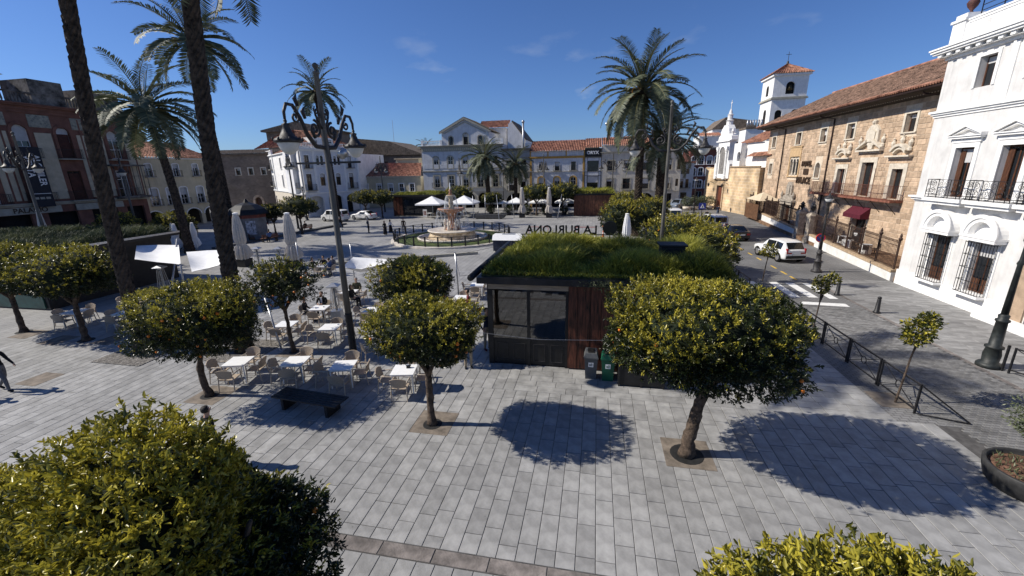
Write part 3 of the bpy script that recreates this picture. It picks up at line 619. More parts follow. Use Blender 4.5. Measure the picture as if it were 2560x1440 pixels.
M_stonepale = mat('pale limestone', (.60,.54,.45), .85, .1, 3., .3); M_convent = brickmat('convent rubble', (.23,.175,.13), (.17,.13,.10), (.20,.16,.13), .55, .28, rot=(PI/2,0,0), var=.16); M_slate = mat('dark metal roof', (.07,.068,.065), .6, .2, 2.)
def wall(p, W, H, D, ops, m, z0=0, x0=0, name='wall', rev=.3, side=True, gable=None):
    """front wall with real openings ops=(x0,x1,z0,z1[,rise of arch]) plus side and back walls"""
    b = MB(); xs = sorted({x0, x0+W, *[o[0] for o in ops], *[o[1] for o in ops]}); zs = sorted({z0, z0+H, *[o[2] for o in ops], *[o[3] for o in ops]})
    for i in range(len(xs)-1):
        for j in range(len(zs)-1):
            cx, cz = (xs[i]+xs[i+1])/2, (zs[j]+zs[j+1])/2
            if any(o[0] < cx < o[1] and o[2] < cz < o[3] for o in ops): continue
            b.q((xs[i],0,zs[j]),(xs[i+1],0,zs[j]),(xs[i+1],0,zs[j+1]),(xs[i],0,zs[j+1]))
    for o in ops:
        a, c, e, f = o[:4]
        b.q((a,0,e),(a,rev,e),(a,rev,f),(a,0,f)); b.q((c,rev,e),(c,0,e),(c,0,f),(c,rev,f)); b.q((a,0,f),(a,rev,f),(c,rev,f),(c,0,f)); b.q((a,rev,e),(a,0,e),(c,0,e),(c,rev,e))
        if len(o) > 4 and o[4]:
            r = o[4]; mx, hw, zs_ = (a+c)/2, (c-a)/2, f-r; n = 8
            for s in (-1,1):
                P = [(mx+s*hw, f), (mx+s*hw, zs_)]+[(mx+s*hw*math.cos(t), zs_+r*math.sin(t)) for t in (PI/2*k/n for k in range(1, n))]+[(mx, f)]
                if s < 0: P.reverse()
                b.prism(P, .001, rev-.12)
    X = x0+W; Z = z0+H
    if side:
        b.q((x0,D,z0),(x0,0,z0),(x0,0,Z),(x0,D,Z)); b.q((X,0,z0),(X,D,z0),(X,D,Z),(X,0,Z)); b.q((X,D,z0),(x0,D,z0),(x0,D,Z),(X,D,Z)); b.q((x0,0,Z),(X,0,Z),(X,D,Z),(x0,D,Z))
    return b.build(name, m, p)
def win(p, x0, x1, z0, z1, mf=None, nx=2, nz=2, y=.16, fw_=.07, blind=0., name='window', glass=None):
    mf = mf or M_whitef; b = MB(); b.box(x0,x0+fw_,y,y+.07,z0,z1).box(x1-fw_,x1,y,y+.07,z0,z1).box(x0+fw_,x1-fw_,y,y+.07,z1-fw_,z1).box(x0+fw_,x1-fw_,y,y+.07,z0,z0+fw_)
    for i in range(1, nx): x = x0+(x1-x0)*i/nx; b.box(x-.035,x+.035,y+.005,y+.065,z0+fw_,z1-fw_)
    for j in range(1, nz): z = z0+(z1-z0)*j/nz; b.box(x0+fw_,x1-fw_,y+.01,y+.06,z-.03,z+.03)
    w = b.build(name, mf, p); MB().box(x0+.02,x1-.02,y+.03,y+.045,z0+.02,z1-.02).build('pane', glass or M_glass, w)
    if not blind and name == 'window': blind = (0,0,0,.3,.5,.25)[int(abs(x0*7.3+z0*3.1)*10) % 6]
    if blind: MB().box(x0+fw_,x1-fw_,y+.002,y+.028,z1-(z1-z0)*blind,z1-fw_).build('roller_blind', M_shutter, w)
    return w
def trim(p, x0, x1, z0, z1, w=.16, pr=.05, m=None, rise=0, sill=True, name='window_surround'):
    m = m or M_whitetrim; b = MB(); zt = z1-rise
    b.box(x0-w,x0,-pr,.02,z0,zt).box(x1,x1+w,-pr,.02,z0,zt)
    if rise:
        n = 10; cx, hw = (x0+x1)/2, (x1-x0)/2
        for i in range(n):
            t0, t1 = PI*i/n, PI*(i+1)/n; b.prism([(cx+hw*math.cos(t0), zt+rise*math.sin(t0)),(cx+(hw+w)*math.cos(t0), zt+(rise+w)*math.sin(t0)),(cx+(hw+w)*math.cos(t1), zt+(rise+w)*math.sin(t1)),(cx+hw*math.cos(t1), zt+rise*math.sin(t1))], -pr, .02)
    else: b.box(x0-w,x1+w,-pr-.003,.02,z1,z1+w)
    if sill: b.box(x0-w-.04,x1+w+.04,-pr-.06,.02,z0-.1,z0)
    return b.build(name, m, p)
def balcony(p, x0, x1, z, d=.55, h=.95, m=None, slab=None, step=.13, th=.1):
    m = m or M_iron; s = MB().box(x0-.05,x1+.05,-d,-.003,z-th,z).build('balcony', slab or M_greytrim, p); b = MB(); yf = -d+.04
    for zz in (z+.06, z+h): b.beam((x0,yf,zz),(x1,yf,zz),.03); b.beam((x0,yf,zz),(x0,0,zz),.03); b.beam((x1,yf,zz),(x1,0,zz),.03)
    n = max(2, int((x1-x0)/step))
    for i in range(n+1): x = x0+(x1-x0)*i/n; b.beam((x,yf,z),(x,yf,z+h),.016)
    for xx in (x0, x1):
        k = max(1, int(d/step))
        for i in range(1, k): b.beam((xx,yf+(d-.04)*i/k,z),(xx,yf+(d-.04)*i/k,z+h),.016)
    b.build('railing', m, s); return s
def cornice(p, x0, x1, z, hs=((.12,.06),(.12,.14),(.14,.24)), m=None, name='cornice', d=None):
    b = MB(); zz = z
    for h, pr in hs:
        b.box(x0-pr, x1+pr, -pr, (d+pr) if d else .05, zz, zz+h); zz += h
    return b.build(name, m or M_whitetrim, p)
def tiles(p, a, b_, c, d, m, pitch=.24, course=.42, amp=.05, name='roof', seed=0, sub=4):
    """barrel tile slope: a-b eave (left to right), d-c ridge; corrugated rows with stepped courses"""
    a, b_, c, d = map(Vector, (a,b_,c,d)); W = (b_-a).length; Ls = ((d-a).length+(c-b_).length)/2; nu = max(4, int(W/pitch)); nv = max(2, int(Ls/course)); g = random.Random(seed); B = MB()
    N = (b_-a).cross(d-a).normalized(); nx = nu*sub; jit = [[g.uniform(-.012,.012) for _ in range(nu)] for _ in range(nv)]
    for j in range(nv):
        for e in (0, 1):
            v = (j+e)/nv
            for i in range(nx+1):
                u = i/nx; ph = (i % sub)/sub*2*PI; h = amp*math.cos(ph)+(.045*(1-e))+jit[j][min(i//sub, nu-1)]
                B.v.append(tuple(a.lerp(b_, u).lerp(d.lerp(c, u), v)+N*h))
    for j in range(nv*2-1):
        for i in range(nx): k = j*(nx+1)+i; B.f.append((k, k+1, k+nx+2, k+nx+1))
    return B.build(name, m, p)
def frame(label, A_, B_, name='building', cat='building'):
    """a building whose facade runs from ground point A_ (left seen from outside) to B_"""
    A_, B_ = Vector(A_), Vector(B_); u = B_-A_
    return thing(name, label, cat, (A_.x, A_.y, 0), math.atan2(u.y, u.x)), u.length
def arcade(p, W, z1, n, m, x0=0, pier=.7, depth=2.5, name='arcade', rise=None, trimm=None):
    w = W/n; r = rise or (w-pier)/2
    wall(p, W, z1, .5, [(x0+i*w+pier/2, x0+(i+1)*w-pier/2, 0.0, z1-.35, r) for i in range(n)], m, 0, x0, name, .45, False)
    if trimm:
        for i in range(n): MB().arch(x0+(i+.5)*w, z1-.35-r, (w-pier)/2, (w-pier)/2+.16, -.05, .02, 10, sq=r/((w-pier)/2)).build('arch_moulding', trimm, p)
    MB().box(x0, x0+W, depth, depth+.2, 0, z1).build('shop_wall', M_dark, p); MB().box(x0, x0+W, .46, depth, z1-.12, z1-.02).build('arcade_ceiling', m, p)
# ------------------------------------------------------------------ white corner house on the right (facade X = 18.85)
t, W = frame('white rendered house with caged ground windows and pedimented balcony doors on the right', (18.85,29.8), (18.85,14.0), 'white_house'); bays = (2.75, 5.5, 8.25, 11.0)
ops = []
for x in bays[:2]: ops.append((x-.6, x+.6, .95, 3.55))
for x in bays: ops += [(x-.6, x+.6, 5.5, 8.05), (x-.5, x+.5, 10.95, 12.4)]
ops.append((8.3, 11.0, 0.05, 3.6)); wall(t, W, 13.2, 12, ops, M_rough, rev=.4)
MB().box(-.06,7.4,-.07,.0,0,.9).build('plinth', M_whitetrim, t)
for x in bays[:2]:
    w = win(t, x-.6, x+.6, .95, 3.55, M_woodf, 2, 1, .2); sh = MB()
    for s in (-1,1): sh.box(x+s*.3-.21,x+s*.3+.21,.17,.2,1.0,1.65)
    sh.build('lower_panels', M_woodf, w)
    trim(t, x-.6, x+.6, .9, 3.6, .2, .05, M_whitetrim, sill=False)
    g = MB(); d = .38; x0, x1 = x-.72, x+.72
    for i in range(10): xx = x0+(x1-x0)*i/9; g.beam((xx,-d,.92),(xx,-d,3.5),.018)
    for s in (x0, x1):
        for k in (1,2): g.beam((s,-d+.13*k,.92),(s,-d+.13*k,3.5),.018)
    for z in (.94,1.55,2.2,2.85,3.46): g.beam((x0,-d,z),(x1,-d,z),.026); g.beam((x0,-d,z),(x0,0,z),.022); g.beam((x1,-d,z),(x1,0,z),.022)
    g.build('window_grille', M_iron, t); MB().box(x0-.08,x1+.08,-.45,0,.8,.92).build('grille_sill', M_whitetrim, t)
    h = MB().box(x-.98,x+.98,-.5,0,3.56,3.72).box(x-1.04,x+1.04,-.54,0,3.72,3.82); h.arch(x, 3.825, .68, .98, -.46, -.001, 16); h.arch(x, 3.825, .86, 1.04, -.52, -.462, 16)
    h.prism([(x+.68*math.cos(PI*i/14), 3.825+.68*math.sin(PI*i/14)) for i in range(15)], -.12, -.002); h.build('arched_hood', M_whitetrim, t)
for x in bays:
    w = win(t, x-.6, x+.6, 5.5, 8.05, M_woodf, 2, 1, .24, .1); trim(t, x-.6, x+.6, 5.5, 8.05, .24, .06, M_whitetrim, sill=False)
    MB().box(x-.46,x-.22,.19,.235,5.6,7.9).box(x+.22,x+.46,.19,.235,5.6,7.9).build('shutter_leaves', M_woodf, w)
    h = MB().box(x-.9,x+.9,-.1,0,8.3,8.5).box(x-1.02,x+1.02,-.24,0,8.5,8.6).box(x-1.08,x+1.08,-.3,0,8.6,8.66)
    for s in (-1,1): h.prism([(x+s*1.08,8.662),(x+s*1.08,8.76),(x,9.22),(x,9.08)][::s], -.3, 0); h.prism([(x+s*.86,8.664),(x+s*.8,8.72),(x,9.04),(x,8.96)][::s], -.2, 0)
    h.build('pediment', M_whitetrim, t)
    bs = MB().box(x-1.3,x+1.3,-.62,0,5.28,5.46).box(x-1.2,x+1.2,-.5,0,5.12,5.28).build('balcony', M_whitetrim, t); r = MB(); yf = -.56
    for z in (5.5,5.62,6.42): r.beam((x-1.2,yf,z),(x+1.2,yf,z),.028); [r.beam((x+s*1.2,yf,z),(x+s*1.2,0,z),.028) for s in (-1,1)]
    for xx in (-1.2,-.95,-.4,.4,.95,1.2): r.beam((x+xx,yf,5.46),(x+xx,yf,6.42),.024)
    for i, xx in enumerate((-1.075,-.68,-.2,.2,.68,1.075)):
        s = 1 if i % 2 else -1
        for z, rr in ((5.82,.12 if abs(xx) > 1 else .2),(6.2,.11 if abs(xx) > 1 else .19)):
            r.tube([(x+xx+s*q[0], yf, z+q[1]) for q in ((rr*(1-k/18*.75)*math.cos(PI*.5+3*PI*k/18), rr*(1-k/18*.75)*math.sin(PI*.5+3*PI*k/18)) for k in range(19))], .011, 4)
    for s in (-1,1):
        for z in (5.82,6.2): r.tube([(x+s*1.2, yf+.28+.16*(1-k/16*.7)*math.cos(2.6*PI*k/16), z+.16*(1-k/16*.7)*math.sin(2.6*PI*k/16)) for k in range(17)], .011, 4)
    r.build('scroll_railing', M_iron, bs)
    win(t, x-.5, x+.5, 10.95, 12.4, M_woodf, 2, 1, .3); trim(t, x-.5, x+.5, 10.95, 12.4, .16, .05, M_whitetrim, sill=False)
for x in (4.12, 6.88, 9.6): MB().box(x-.17,x+.17,-.06,0,10.12,12.68).build('pilaster', M_whitetrim, t)
cornice(t, 0, W, 5.14, ((.1,.05),(.12,.16),(.1,.26)), name='first_floor_cornice'); cornice(t, 0, W, 9.75, ((.12,.06),(.1,.14),(.12,.22)), name='second_floor_cornice')
cornice(t, 0, W, 12.72, ((.16,.1),(.02,.3)), name='top_cornice_bed'); md = MB()
for i in range(int(W/.62)): MB().box(i*.62-.2,i*.62+.06,-.42,0,12.9,13.06).build('modillion', M_whitetrim, t)
cornice(t, 0, W, 13.06, ((.1,.5),(.12,.58),(.08,.64)), name='top_cornice')
MB().box(.55,W,-.02,.4,13.36,14.35).box(.9,W,-.06,.4,14.3,14.42).box(.9,W,-.1,.45,14.42,14.5).build('parapet', M_whitetrim, t); MB().box(1.15,W-1,-.035,-.015,13.6,14.15).build('parapet_panel', M_rough, t)
MB().box(-.1,.75,-.1,.75,13.36,14.5).box(-.18,.83,-.18,.83,14.5,14.62).box(-.05,.7,-.05,.7,14.62,14.85).build('corner_pier', M_whitetrim, t)
MB().lathe([(.08,14.85),(.12,14.9),(.05,15.0),(.2,15.2),(.26,15.38),(.2,15.5),(.1,15.53),(.14,15.58),(.03,15.72)], 12, (.32,.32,0)).build('urn', mat('rust brown urn', (.09,.035,.028), .7, .2, 8.), t, True)
r = MB()
for z in (14.75,15.0,15.25): r.beam((1.2,.2,z),(W,.2,z),.03)
for i in range(12): r.beam((1.2+i*1.3,.2,14.5),(1.2+i*1.3,.2,15.28),.035)
r.build('roof_railing', M_iron, t)
po = MB().box(7.45,8.25,-.08,0,0,3.9).box(11.05,11.8,-.08,0,0,3.9).box(7.45,11.8,-.1,0,3.9,4.5).build('stone_portal', M_stone, t)
gt = MB()
for i in range(23): gt.beam((8.32+i*.12,.12,.35),(8.32+i*.12,.12,3.5),.02)
for z in (.4,1.4,2.6,3.4): gt.beam((8.3,.12,z),(11,.12,z),.035)
gt.build('iron_gate', M_iron, t); MB().box(8.3,11,.35,.38,0,3.6).build('gate_backing', M_woodf, t)
MB().box(6.4,12.2,-.55,-.08,0,.18).box(6.9,12.2,-.4,-.075,.18,.36).build('entrance_steps', M_whitetrim, t)
# ------------------------------------------------------------------ golden stone hotel (facade X = 23.5)
t, W = frame('golden ashlar stone hotel with long iron balcony and old tile roof', (23.5,67.5), (23.5,29.0), 'stone_hotel'); f = lambda Y: 67.5-Y
ops = []; upw = [(f(65.6),.55),(f(58.3),.6),(f(52.5),.6),(f(47.5),.6),(f(39.5),.6)]
for x, h in upw: ops.append((x-h, x+h, 9.6, 10.95))
doors = [(f(47.8),.65,4.5,6.85),(f(43.7),.85,4.5,7.4),(f(39.7),.65,4.5,6.85)]
for x, h, a, b in doors: ops.append((x-h, x+h, a, b))
ops += [(f(65.6)-.5, f(65.6)+.5, 6.15, 7.5), (f(52.6)-.5, f(52.6)+.5, 5.9, 7.5, .5), (f(58.4)-1.2, f(58.4)+1.2, 6.1, 8.2), (f(58.3)-1.1, f(58.3)+1.1, 0, 2.6), (f(43.4)-1.0, f(43.4)+1.0, 0, 3.0)]
wl = wall(t, W, 12.3, 9, ops, M_joint, rev=.45)
ex = [(o[0]-.28, o[1]+.28, o[2]-.3, o[3]+.3) for o in ops]; z = 0; stones = []; g = random.Random(3)
while z < 12.25:
    h = round(g.choice((.3,.36,.42,.46)), 2); h = min(h, 12.3-z); iv = [(0, W)]
    for a, c, e, f_ in ex:
        if e < z+h and f_ > z:
            iv = [q for s in iv for q in ((s[0], min(s[1], a)), (max(s[0], c), s[1])) if q[1]-q[0] > .08]
    for a, c in iv:
        x = a
        while x < c-.03:
            l = round(g.choice((.4,.5,.62,.75,.9))/.02)*.02; l = l if c-x-l > .25 else c-x; stones.append((x, x+l, z, z+h)); x += l
    z += h
SB = {}; seen = [s for s in stones if s[0] < 37.0 and s[2] > 1.0]; seen.sort(key=lambda s: -(s[1]-s[0])*(s[3]-s[2])/(max(12., 67.5-s[0]))**2); near = set(seen[:300]); rest = MB()
def stone_box(b, l, h, ox, oz, pr):
    e = .022; k = len(b.v); b.v += [(ox+.012,0,oz+.012),(ox+l-.012,0,oz+.012),(ox+l-.012,0,oz+h-.012),(ox+.012,0,oz+h-.012),(ox+.012+e,-pr,oz+.012+e),(ox+l-.012-e,-pr,oz+.012+e),(ox+l-.012-e,-pr,oz+h-.012-e),(ox+.012+e,-pr,oz+h-.012-e)]
    b.f += [tuple(k+i for i in q) for q in ((4,5,6,7),(0,1,5,4),(1,2,6,5),(2,3,7,6),(3,0,4,7))]
for s in stones:
    l, h = round(s[1]-s[0], 2), round(s[3]-s[2], 2)
    if s in near:
        if (l,h) not in SB: q = MB(); stone_box(q, l, h, 0, 0, .035); SB[(l,h)] = q.mesh('stone'); SB[(l,h)].materials.append(M_stone)
        link('stone', SB[(l,h)], wl, (s[0], g.uniform(-.012,.012), s[2]))
    else: stone_box(rest, l, h, s[0], s[2], .035+g.uniform(-.012,.012))
kind(rest.build('stone_field', M_stone, wl), 'stuff')
for x, h in upw: win(t, x-h, x+h, 9.6, 10.95, M_woodf, 2, 1, .3); trim(t, x-h, x+h, 9.6, 10.95, .24, .06, M_stonepale)
x = f(65.6); win(t, x-.5, x+.5, 6.15, 7.5, M_woodf, 1, 1, .3); trim(t, x-.5, x+.5, 6.15, 7.5, .2, .05, M_stonepale)
x = f(52.6); win(t, x-.5, x+.5, 5.9, 7.5, M_woodf, 1, 1, .36); trim(t, x-.5, x+.5, 5.9, 7.5, .2, .06, M_stonepale, .5)
for i, (x, h, a, b) in enumerate(doors):
    win(t, x-h, x+h, a, b, M_woodf, 2, 1, .25, .1, name='balcony_door'); trim(t, x-h, x+h, a, b, .42, .09, M_stonepale, sill=False); q = MB(); zt = b+.42
    q.box(x-h-.6,x+h+.6,-.2,0,zt+.35,zt+.5)
    if i == 1:
        q.box(x-h-.9,x+h+.9,-.4,0,zt+.5,zt+.65)
        for s in (-1,1): q.prism([(x+s*(h+.9),zt+.66),(x+s*(h+.9),zt+.8),(x+s*.45,zt+1.5),(x+s*.45,zt+1.25)][::s], -.4, 0)
        e = MB(); e.prism([(x-.9,zt+1.2),(x-.35,zt+1.0),(x-.3,zt+.7),(x+.3,zt+.7),(x+.35,zt+1.0),(x+.9,zt+1.2),(x+.85,zt+2.2),(x+.45,zt+2.6),(x+.2,zt+2.7),(x+.22,zt+3.0),(x,zt+3.12),(x-.22,zt+3.0),(x-.2,zt+2.7),(x-.45,zt+2.6),(x-.85,zt+2.2)], -.22, 0)
        e.prism([(x-.5,zt+1.3),(x+.5,zt+1.3),(x+.55,zt+2.1),(x,zt+2.35),(x-.55,zt+2.1)], -.3, -.22); e.lathe([(.05,-.2),(.16,-.1),(.18,.05),(.05,.2)], 8, (x,-.2,zt+2.9)); e.build('coat_of_arms', M_stonepale, t)
    else:
        q.box(x-h-.75,x+h+.75,-.42,0,zt+.5,zt+.62); q.arch(x, zt+.3, h+.35, h+.55, -.42, 0, 12, PI*.2, PI*.8)
        q.arch(x, zt+.3, h+.12, h+.24, -.3, 0, 12, PI*.2, PI*.8)
    for s in (-1,0,1):
        if i != 1 or s: q.lathe([(.16,0),(.16,.2),(.08,.26),(.15,.45),(.19,.6),(.1,.78),(.05,.85),(.1,.92),(.02,1.0)], 8, (x+s*(h+(.75 if i == 1 else .35)), -.15, zt+(.85 if i == 1 else .95+.22*(s == 0))))
    q.build('door_pediment', M_stonepale, t)
M_rust = mat('rusty red iron', (.16,.06,.04), .7, .25, 6., .2); x0, x1 = f(51.3), f(38.4)
bs = balcony(t, x0, x1, 4.45, .95, 1.12, M_rust, mat('rusty balcony slab', (.23,.09,.06), .8, .25, 3.), .12, .16)
br = MB()
for i in range(7): xx = x0+.5+i*(x1-x0-1)/6; br.beam((xx,-.9,4.3),(xx,0,3.3),.04); br.beam((xx,-.9,4.27),(xx,0,4.27),.05)
br.build('balcony_brackets', M_iron, t)
for x in (f(45.9), f(41.5)):
    for s in (0, .5): MB().box(x+s-.015,x+s+.015,-.9,-.87,4.45,6.9).build('screen_bar', M_rust, t)
x = f(58.4); q = MB(); q.box(x-1.5,x+1.5,-.1,0,8.25,9.3).box(x-1.5,x-1.25,-.1,0,5.95,8.25).box(x+1.25,x+1.5,-.1,0,5.95,8.25).box(x-1.5,x+1.5,-.14,0,5.85,5.97)
q.box(x-1.7,x+1.7,-.16,0,9.3,9.42); q.build('gothic_window_surround', mat('carved sandstone', (.52,.36,.2), .9, .12, 5., .5), t); cl = MB()
for s in (-.42,.42): cl.lathe([(.12,6.1),(.12,6.3),(.07,6.4),(.07,7.5),(.12,7.6),(.12,7.75)], 8, (x+s,.02,0))
for i in range(3): cl.arch(x+(i-1)*.8, 7.7, .3, .42, -.06, .1, 8); 
cl.build('window_columns', M_stonepale, t); MB().box(x-1.2,x+1.2,.3,.33,6.1,8.2).build('window', M_glass, t)
sg = MB().box(f(55.6)-.1,f(54.6)+.1,-.09,-.035,6.2,6.85).build('hotel_emblem', M_dletter, t); put('hotel', t, (f(55.1),-.1,7.15)); put('palace', t, (f(55.4),-.1,5.25))
x = f(58.3); q = MB().box(x-1.5,x-1.1,-.3,0,0,2.7).box(x+1.1,x+1.5,-.3,0,0,2.7).box(x-1.7,x+1.7,-.4,0,2.6,2.95).box(x-1.9,x+1.9,-.55,0,2.95,3.15); q.prism([(x-1.8,3.15),(x+1.8,3.15),(x+1.3,3.6),(x+.8,3.75),(x+.75,4.9),(x+.4,5.3),(x-.4,5.3),(x-.75,4.9),(x-.8,3.75),(x-1.3,3.6)], -.25, 0); q.box(x-.35,x+.35,-.35,-.24,3.8,4.9)
for s in (-1,1): q.lathe([(.18,3.15),(.1,3.4),(.2,3.7),(.1,4.0),(.03,4.2)], 8, (x+s*1.6,-.3,0))
q.build('baroque_portal', mat('grey limestone portal', (.34,.3,.25), .9, .2, 4., .5), t); MB().box(x-1.1,x+1.1,.25,.3,0,2.6).build('door', M_woodf, t)
x = f(43.4); win(t, x-1, x+1, 0, 3.0, M_woodf, 2, 1, .3, .12, name='door'); trim(t, x-1, x+1, 0, 3.0, .3, .06, M_stonepale, sill=False)
aw = MB(); aw.q((x-1.35,-.75,2.95),(x+1.35,-.75,2.95),(x+1.35,-.02,3.6),(x-1.35,-.02,3.6)); aw.q((x-1.35,-.75,2.6),(x+1.35,-.75,2.6),(x+1.35,-.75,2.95),(x-1.35,-.75,2.95))
for s in (-1,1): aw.q((x+s*1.35,-.75,2.6),(x+s*1.35,-.02,2.6),(x+s*1.35,-.02,3.6),(x+s*1.35,-.75,2.95))
aw.build('awning', cloth('wine awning', (.085,.009,.02)), t)
pp = lambda X: MB().tube([(X-.6,-1.25,12.1),(X-.55,-1.1,11.95),(X,-.12,11.7),(X,-.12,0)], .07, 7).build('downpipe', mat('brown downpipe', (.03,.016,.014), .6, .15, 3.), t)
for X in (f(62.2), f(50.6), f(36.3)): pp(X)
ev = MB().q((-1.0,-1.3,12.2),(W,-1.3,12.2),(W,0,11.9),(-1.0,0,11.9)); ev.box(-1.0,W,-1.36,-1.22,12.16,12.32); ev.build('eave_soffit', mat('dark eave timber', (.045,.035,.028), .9, .2, 3.), t)
ds = MB()
for i in range(int(W/.28)): ds.cb(i*.28, -.62+.0, 12.03, .1, .03, .05)
ds.build('tile_end_row', M_stonepale, t); MB().tube([(-1,-1.42,12.26),(W,-1.42,12.26)], .07, 6).build('gutter', MATS['brown downpipe'], t)
tiles(t, (-1.2,-1.45,12.4), (W,-1.45,12.4), (W,4.9,15.7), (4.5,4.9,15.7), M_tileold, .25, .4, .05, 'roof', 5); tiles(t, (-1.2,11,12.4), (-1.2,-1.45,12.4), (4.5,4.9,15.7), (4.5,4.92,15.7), M_tileold, .25, .4, .05, 'roof_hip', 6)
ru = MB(); ru.v += [(x_,y_,z_) for x_ in (-1.1,W) for y_,z_ in ((-1.38,12.33),(4.9,15.6),(8.8,12.33))]; ru.v[1] = (4.4,4.9,15.6); ru.f += [(0,1,2),(5,4,3),(0,3,4,1),(1,4,5,2),(2,5,3,0)]; ru.build('roof_deck', M_tileold, t)
tl = MB()
for i in range(int((W+1)/.25)): tl.tube([(-1.1+i*.25,-1.55,12.43),(-1.1+i*.25,-1.2,12.58)], .085, 6)
kind(tl.build('eave_tiles', M_tile, t), 'stuff'); MB().tube([(4.5,4.9,15.75),(W,4.9,15.75)], .14, 7).build('ridge_cap', M_tile, t)
M_court = mat('courtyard gravel', (.2,.12,.07), .95, .3, 4., .4)
# ------------------------------------------------------------------ hotel forecourt: low wall, iron fence, gate piers
kind(MB().prismz([(19.0,30.2),(23.5,30.0),(23.5,67.5),(21.8,67.5)], -.03, .32).build('hotel_forecourt', M_court), 'structure')
M_wallw = mat('whitewashed low wall', (.70,.69,.66), .9, .07, 2., .3); M_cap = mat('sandstone coping', (.42,.31,.2), .9, .15, 4., .4); M_rfence = mat('rusty dark fence', (.05,.028,.02), .65, .25, 8., .2)
wx = lambda Y: 18.8+(Y-30.3)*.0915; wh = lambda Y: .55+(Y-30)*.017
def low_wall(label, Y0, Y1, name='low_wall'):
    t = thing(name, label, 'wall', (0,0,0)); n = max(1, int((Y1-Y0)/2.3))
    for i in range(n):
        a, c = Y0+(Y1-Y0)*i/n, Y0+(Y1-Y0)*(i+1)/n-.012; b = MB(); h0, h1 = wh(a), wh(c)
        b.v += [(wx(a),a,-.02),(wx(a)+.4,a,-.02),(wx(c)+.4,c,-.02),(wx(c),c,-.02),(wx(a),a,h0),(wx(a)+.4,a,h0),(wx(c)+.4,c,h1),(wx(c),c,h1)]; b.f += [(0,3,2,1),(4,5,6,7),(0,1,5,4),(1,2,6,5),(2,3,7,6),(3,0,4,7)]; b.build('wall_block', M_wallw, t)
        k = MB(); k.v += [(wx(a)-.05,a,h0),(wx(a)+.45,a,h0),(wx(c)+.45,c,h1),(wx(c)-.05,c,h1),(wx(a)-.05,a,h0+.16),(wx(a)+.45,a,h0+.16),(wx(c)+.45,c,h1+.16),(wx(c)-.05,c,h1+.16)]; k.f = b.f; k.build('coping_stone', M_cap, t)
    return t
def fence(label, Y0, Y1, H=1.75):
    t = thing('iron_fence', label, 'fence', (0,0,0)); n = max(1, round((Y1-Y0)/2.4))
    for i in range(n):
        a, c = Y0+(Y1-Y0)*i/n, Y0+(Y1-Y0)*(i+1)/n; X = lambda Y: wx(Y)+.2; b0 = lambda Y: wh(Y)+.16
        MB().lathe([(.05,0),(.05,H+.1),(.09,H+.14),(.12,H+.24),(.05,H+.34),(.08,H+.4),(.01,H+.6)], 8, (X(a),a,b0(a))).build('fence_post', M_rfence, t)
        p = MB()
        for hz in (.12, H*.45, H-.25): p.beam((X(a),a,b0(a)+hz),(X(c),c,b0(c)+hz),.03)
        m_ = int((c-a)/.14)
        for j in range(1, m_): y = a+(c-a)*j/m_; p.beam((X(y),y,b0(y)),(X(y),y,b0(y)+H-.05),.02); p.lathe([(.012,-.06),(.04,-.02),(.012,.02),(.035,.05),(.004,.14)], 5, (X(y),y,b0(y)+H))
        p.build('fence_panel', M_rfence, t)
    return t
low_wall('low whitewashed wall with sandstone coping next to the white house', 30.3, 44.4); low_wall('long low whitewashed wall beyond the two gate piers', 48.5, 72)
fence('iron fence with spear heads on the near low wall', 30.5, 44.3); fence('iron fence around the hotel terrace beyond the gate piers', 48.8, 70, 1.7)
for i, (Y, lb) in enumerate(((45.0,'weathered stone gate pier with iron urn, nearer of the pair'), (47.9,'weathered stone gate pier with iron urn, farther of the pair'))):
    t = thing('gate_pier', lb, 'pillar', (wx(Y)+.2, Y, 0), .08); m_ = mat('weathered pier stone', (.4,.34,.27), .9, .25, 3., .4)
    MB().box(-.36,.36,-.36,.36,0,.5).box(-.3,.3,-.3,.3,.5,2.45).box(-.36,.36,-.36,.36,2.45,2.55).build('shaft', m_, t); MB().lathe([(.55,2.55),(.55,2.66),(.3,2.85),(.12,2.9)], 4, a0=PI/4).build('cap', m_, t)
    MB().lathe([(.1,2.88),(.05,3.0),(.18,3.2),(.24,3.35),(.12,3.4),(.2,3.5),(.03,3.75)], 8, lobes=4, amp=.2).build('iron_urn', M_iron, t)
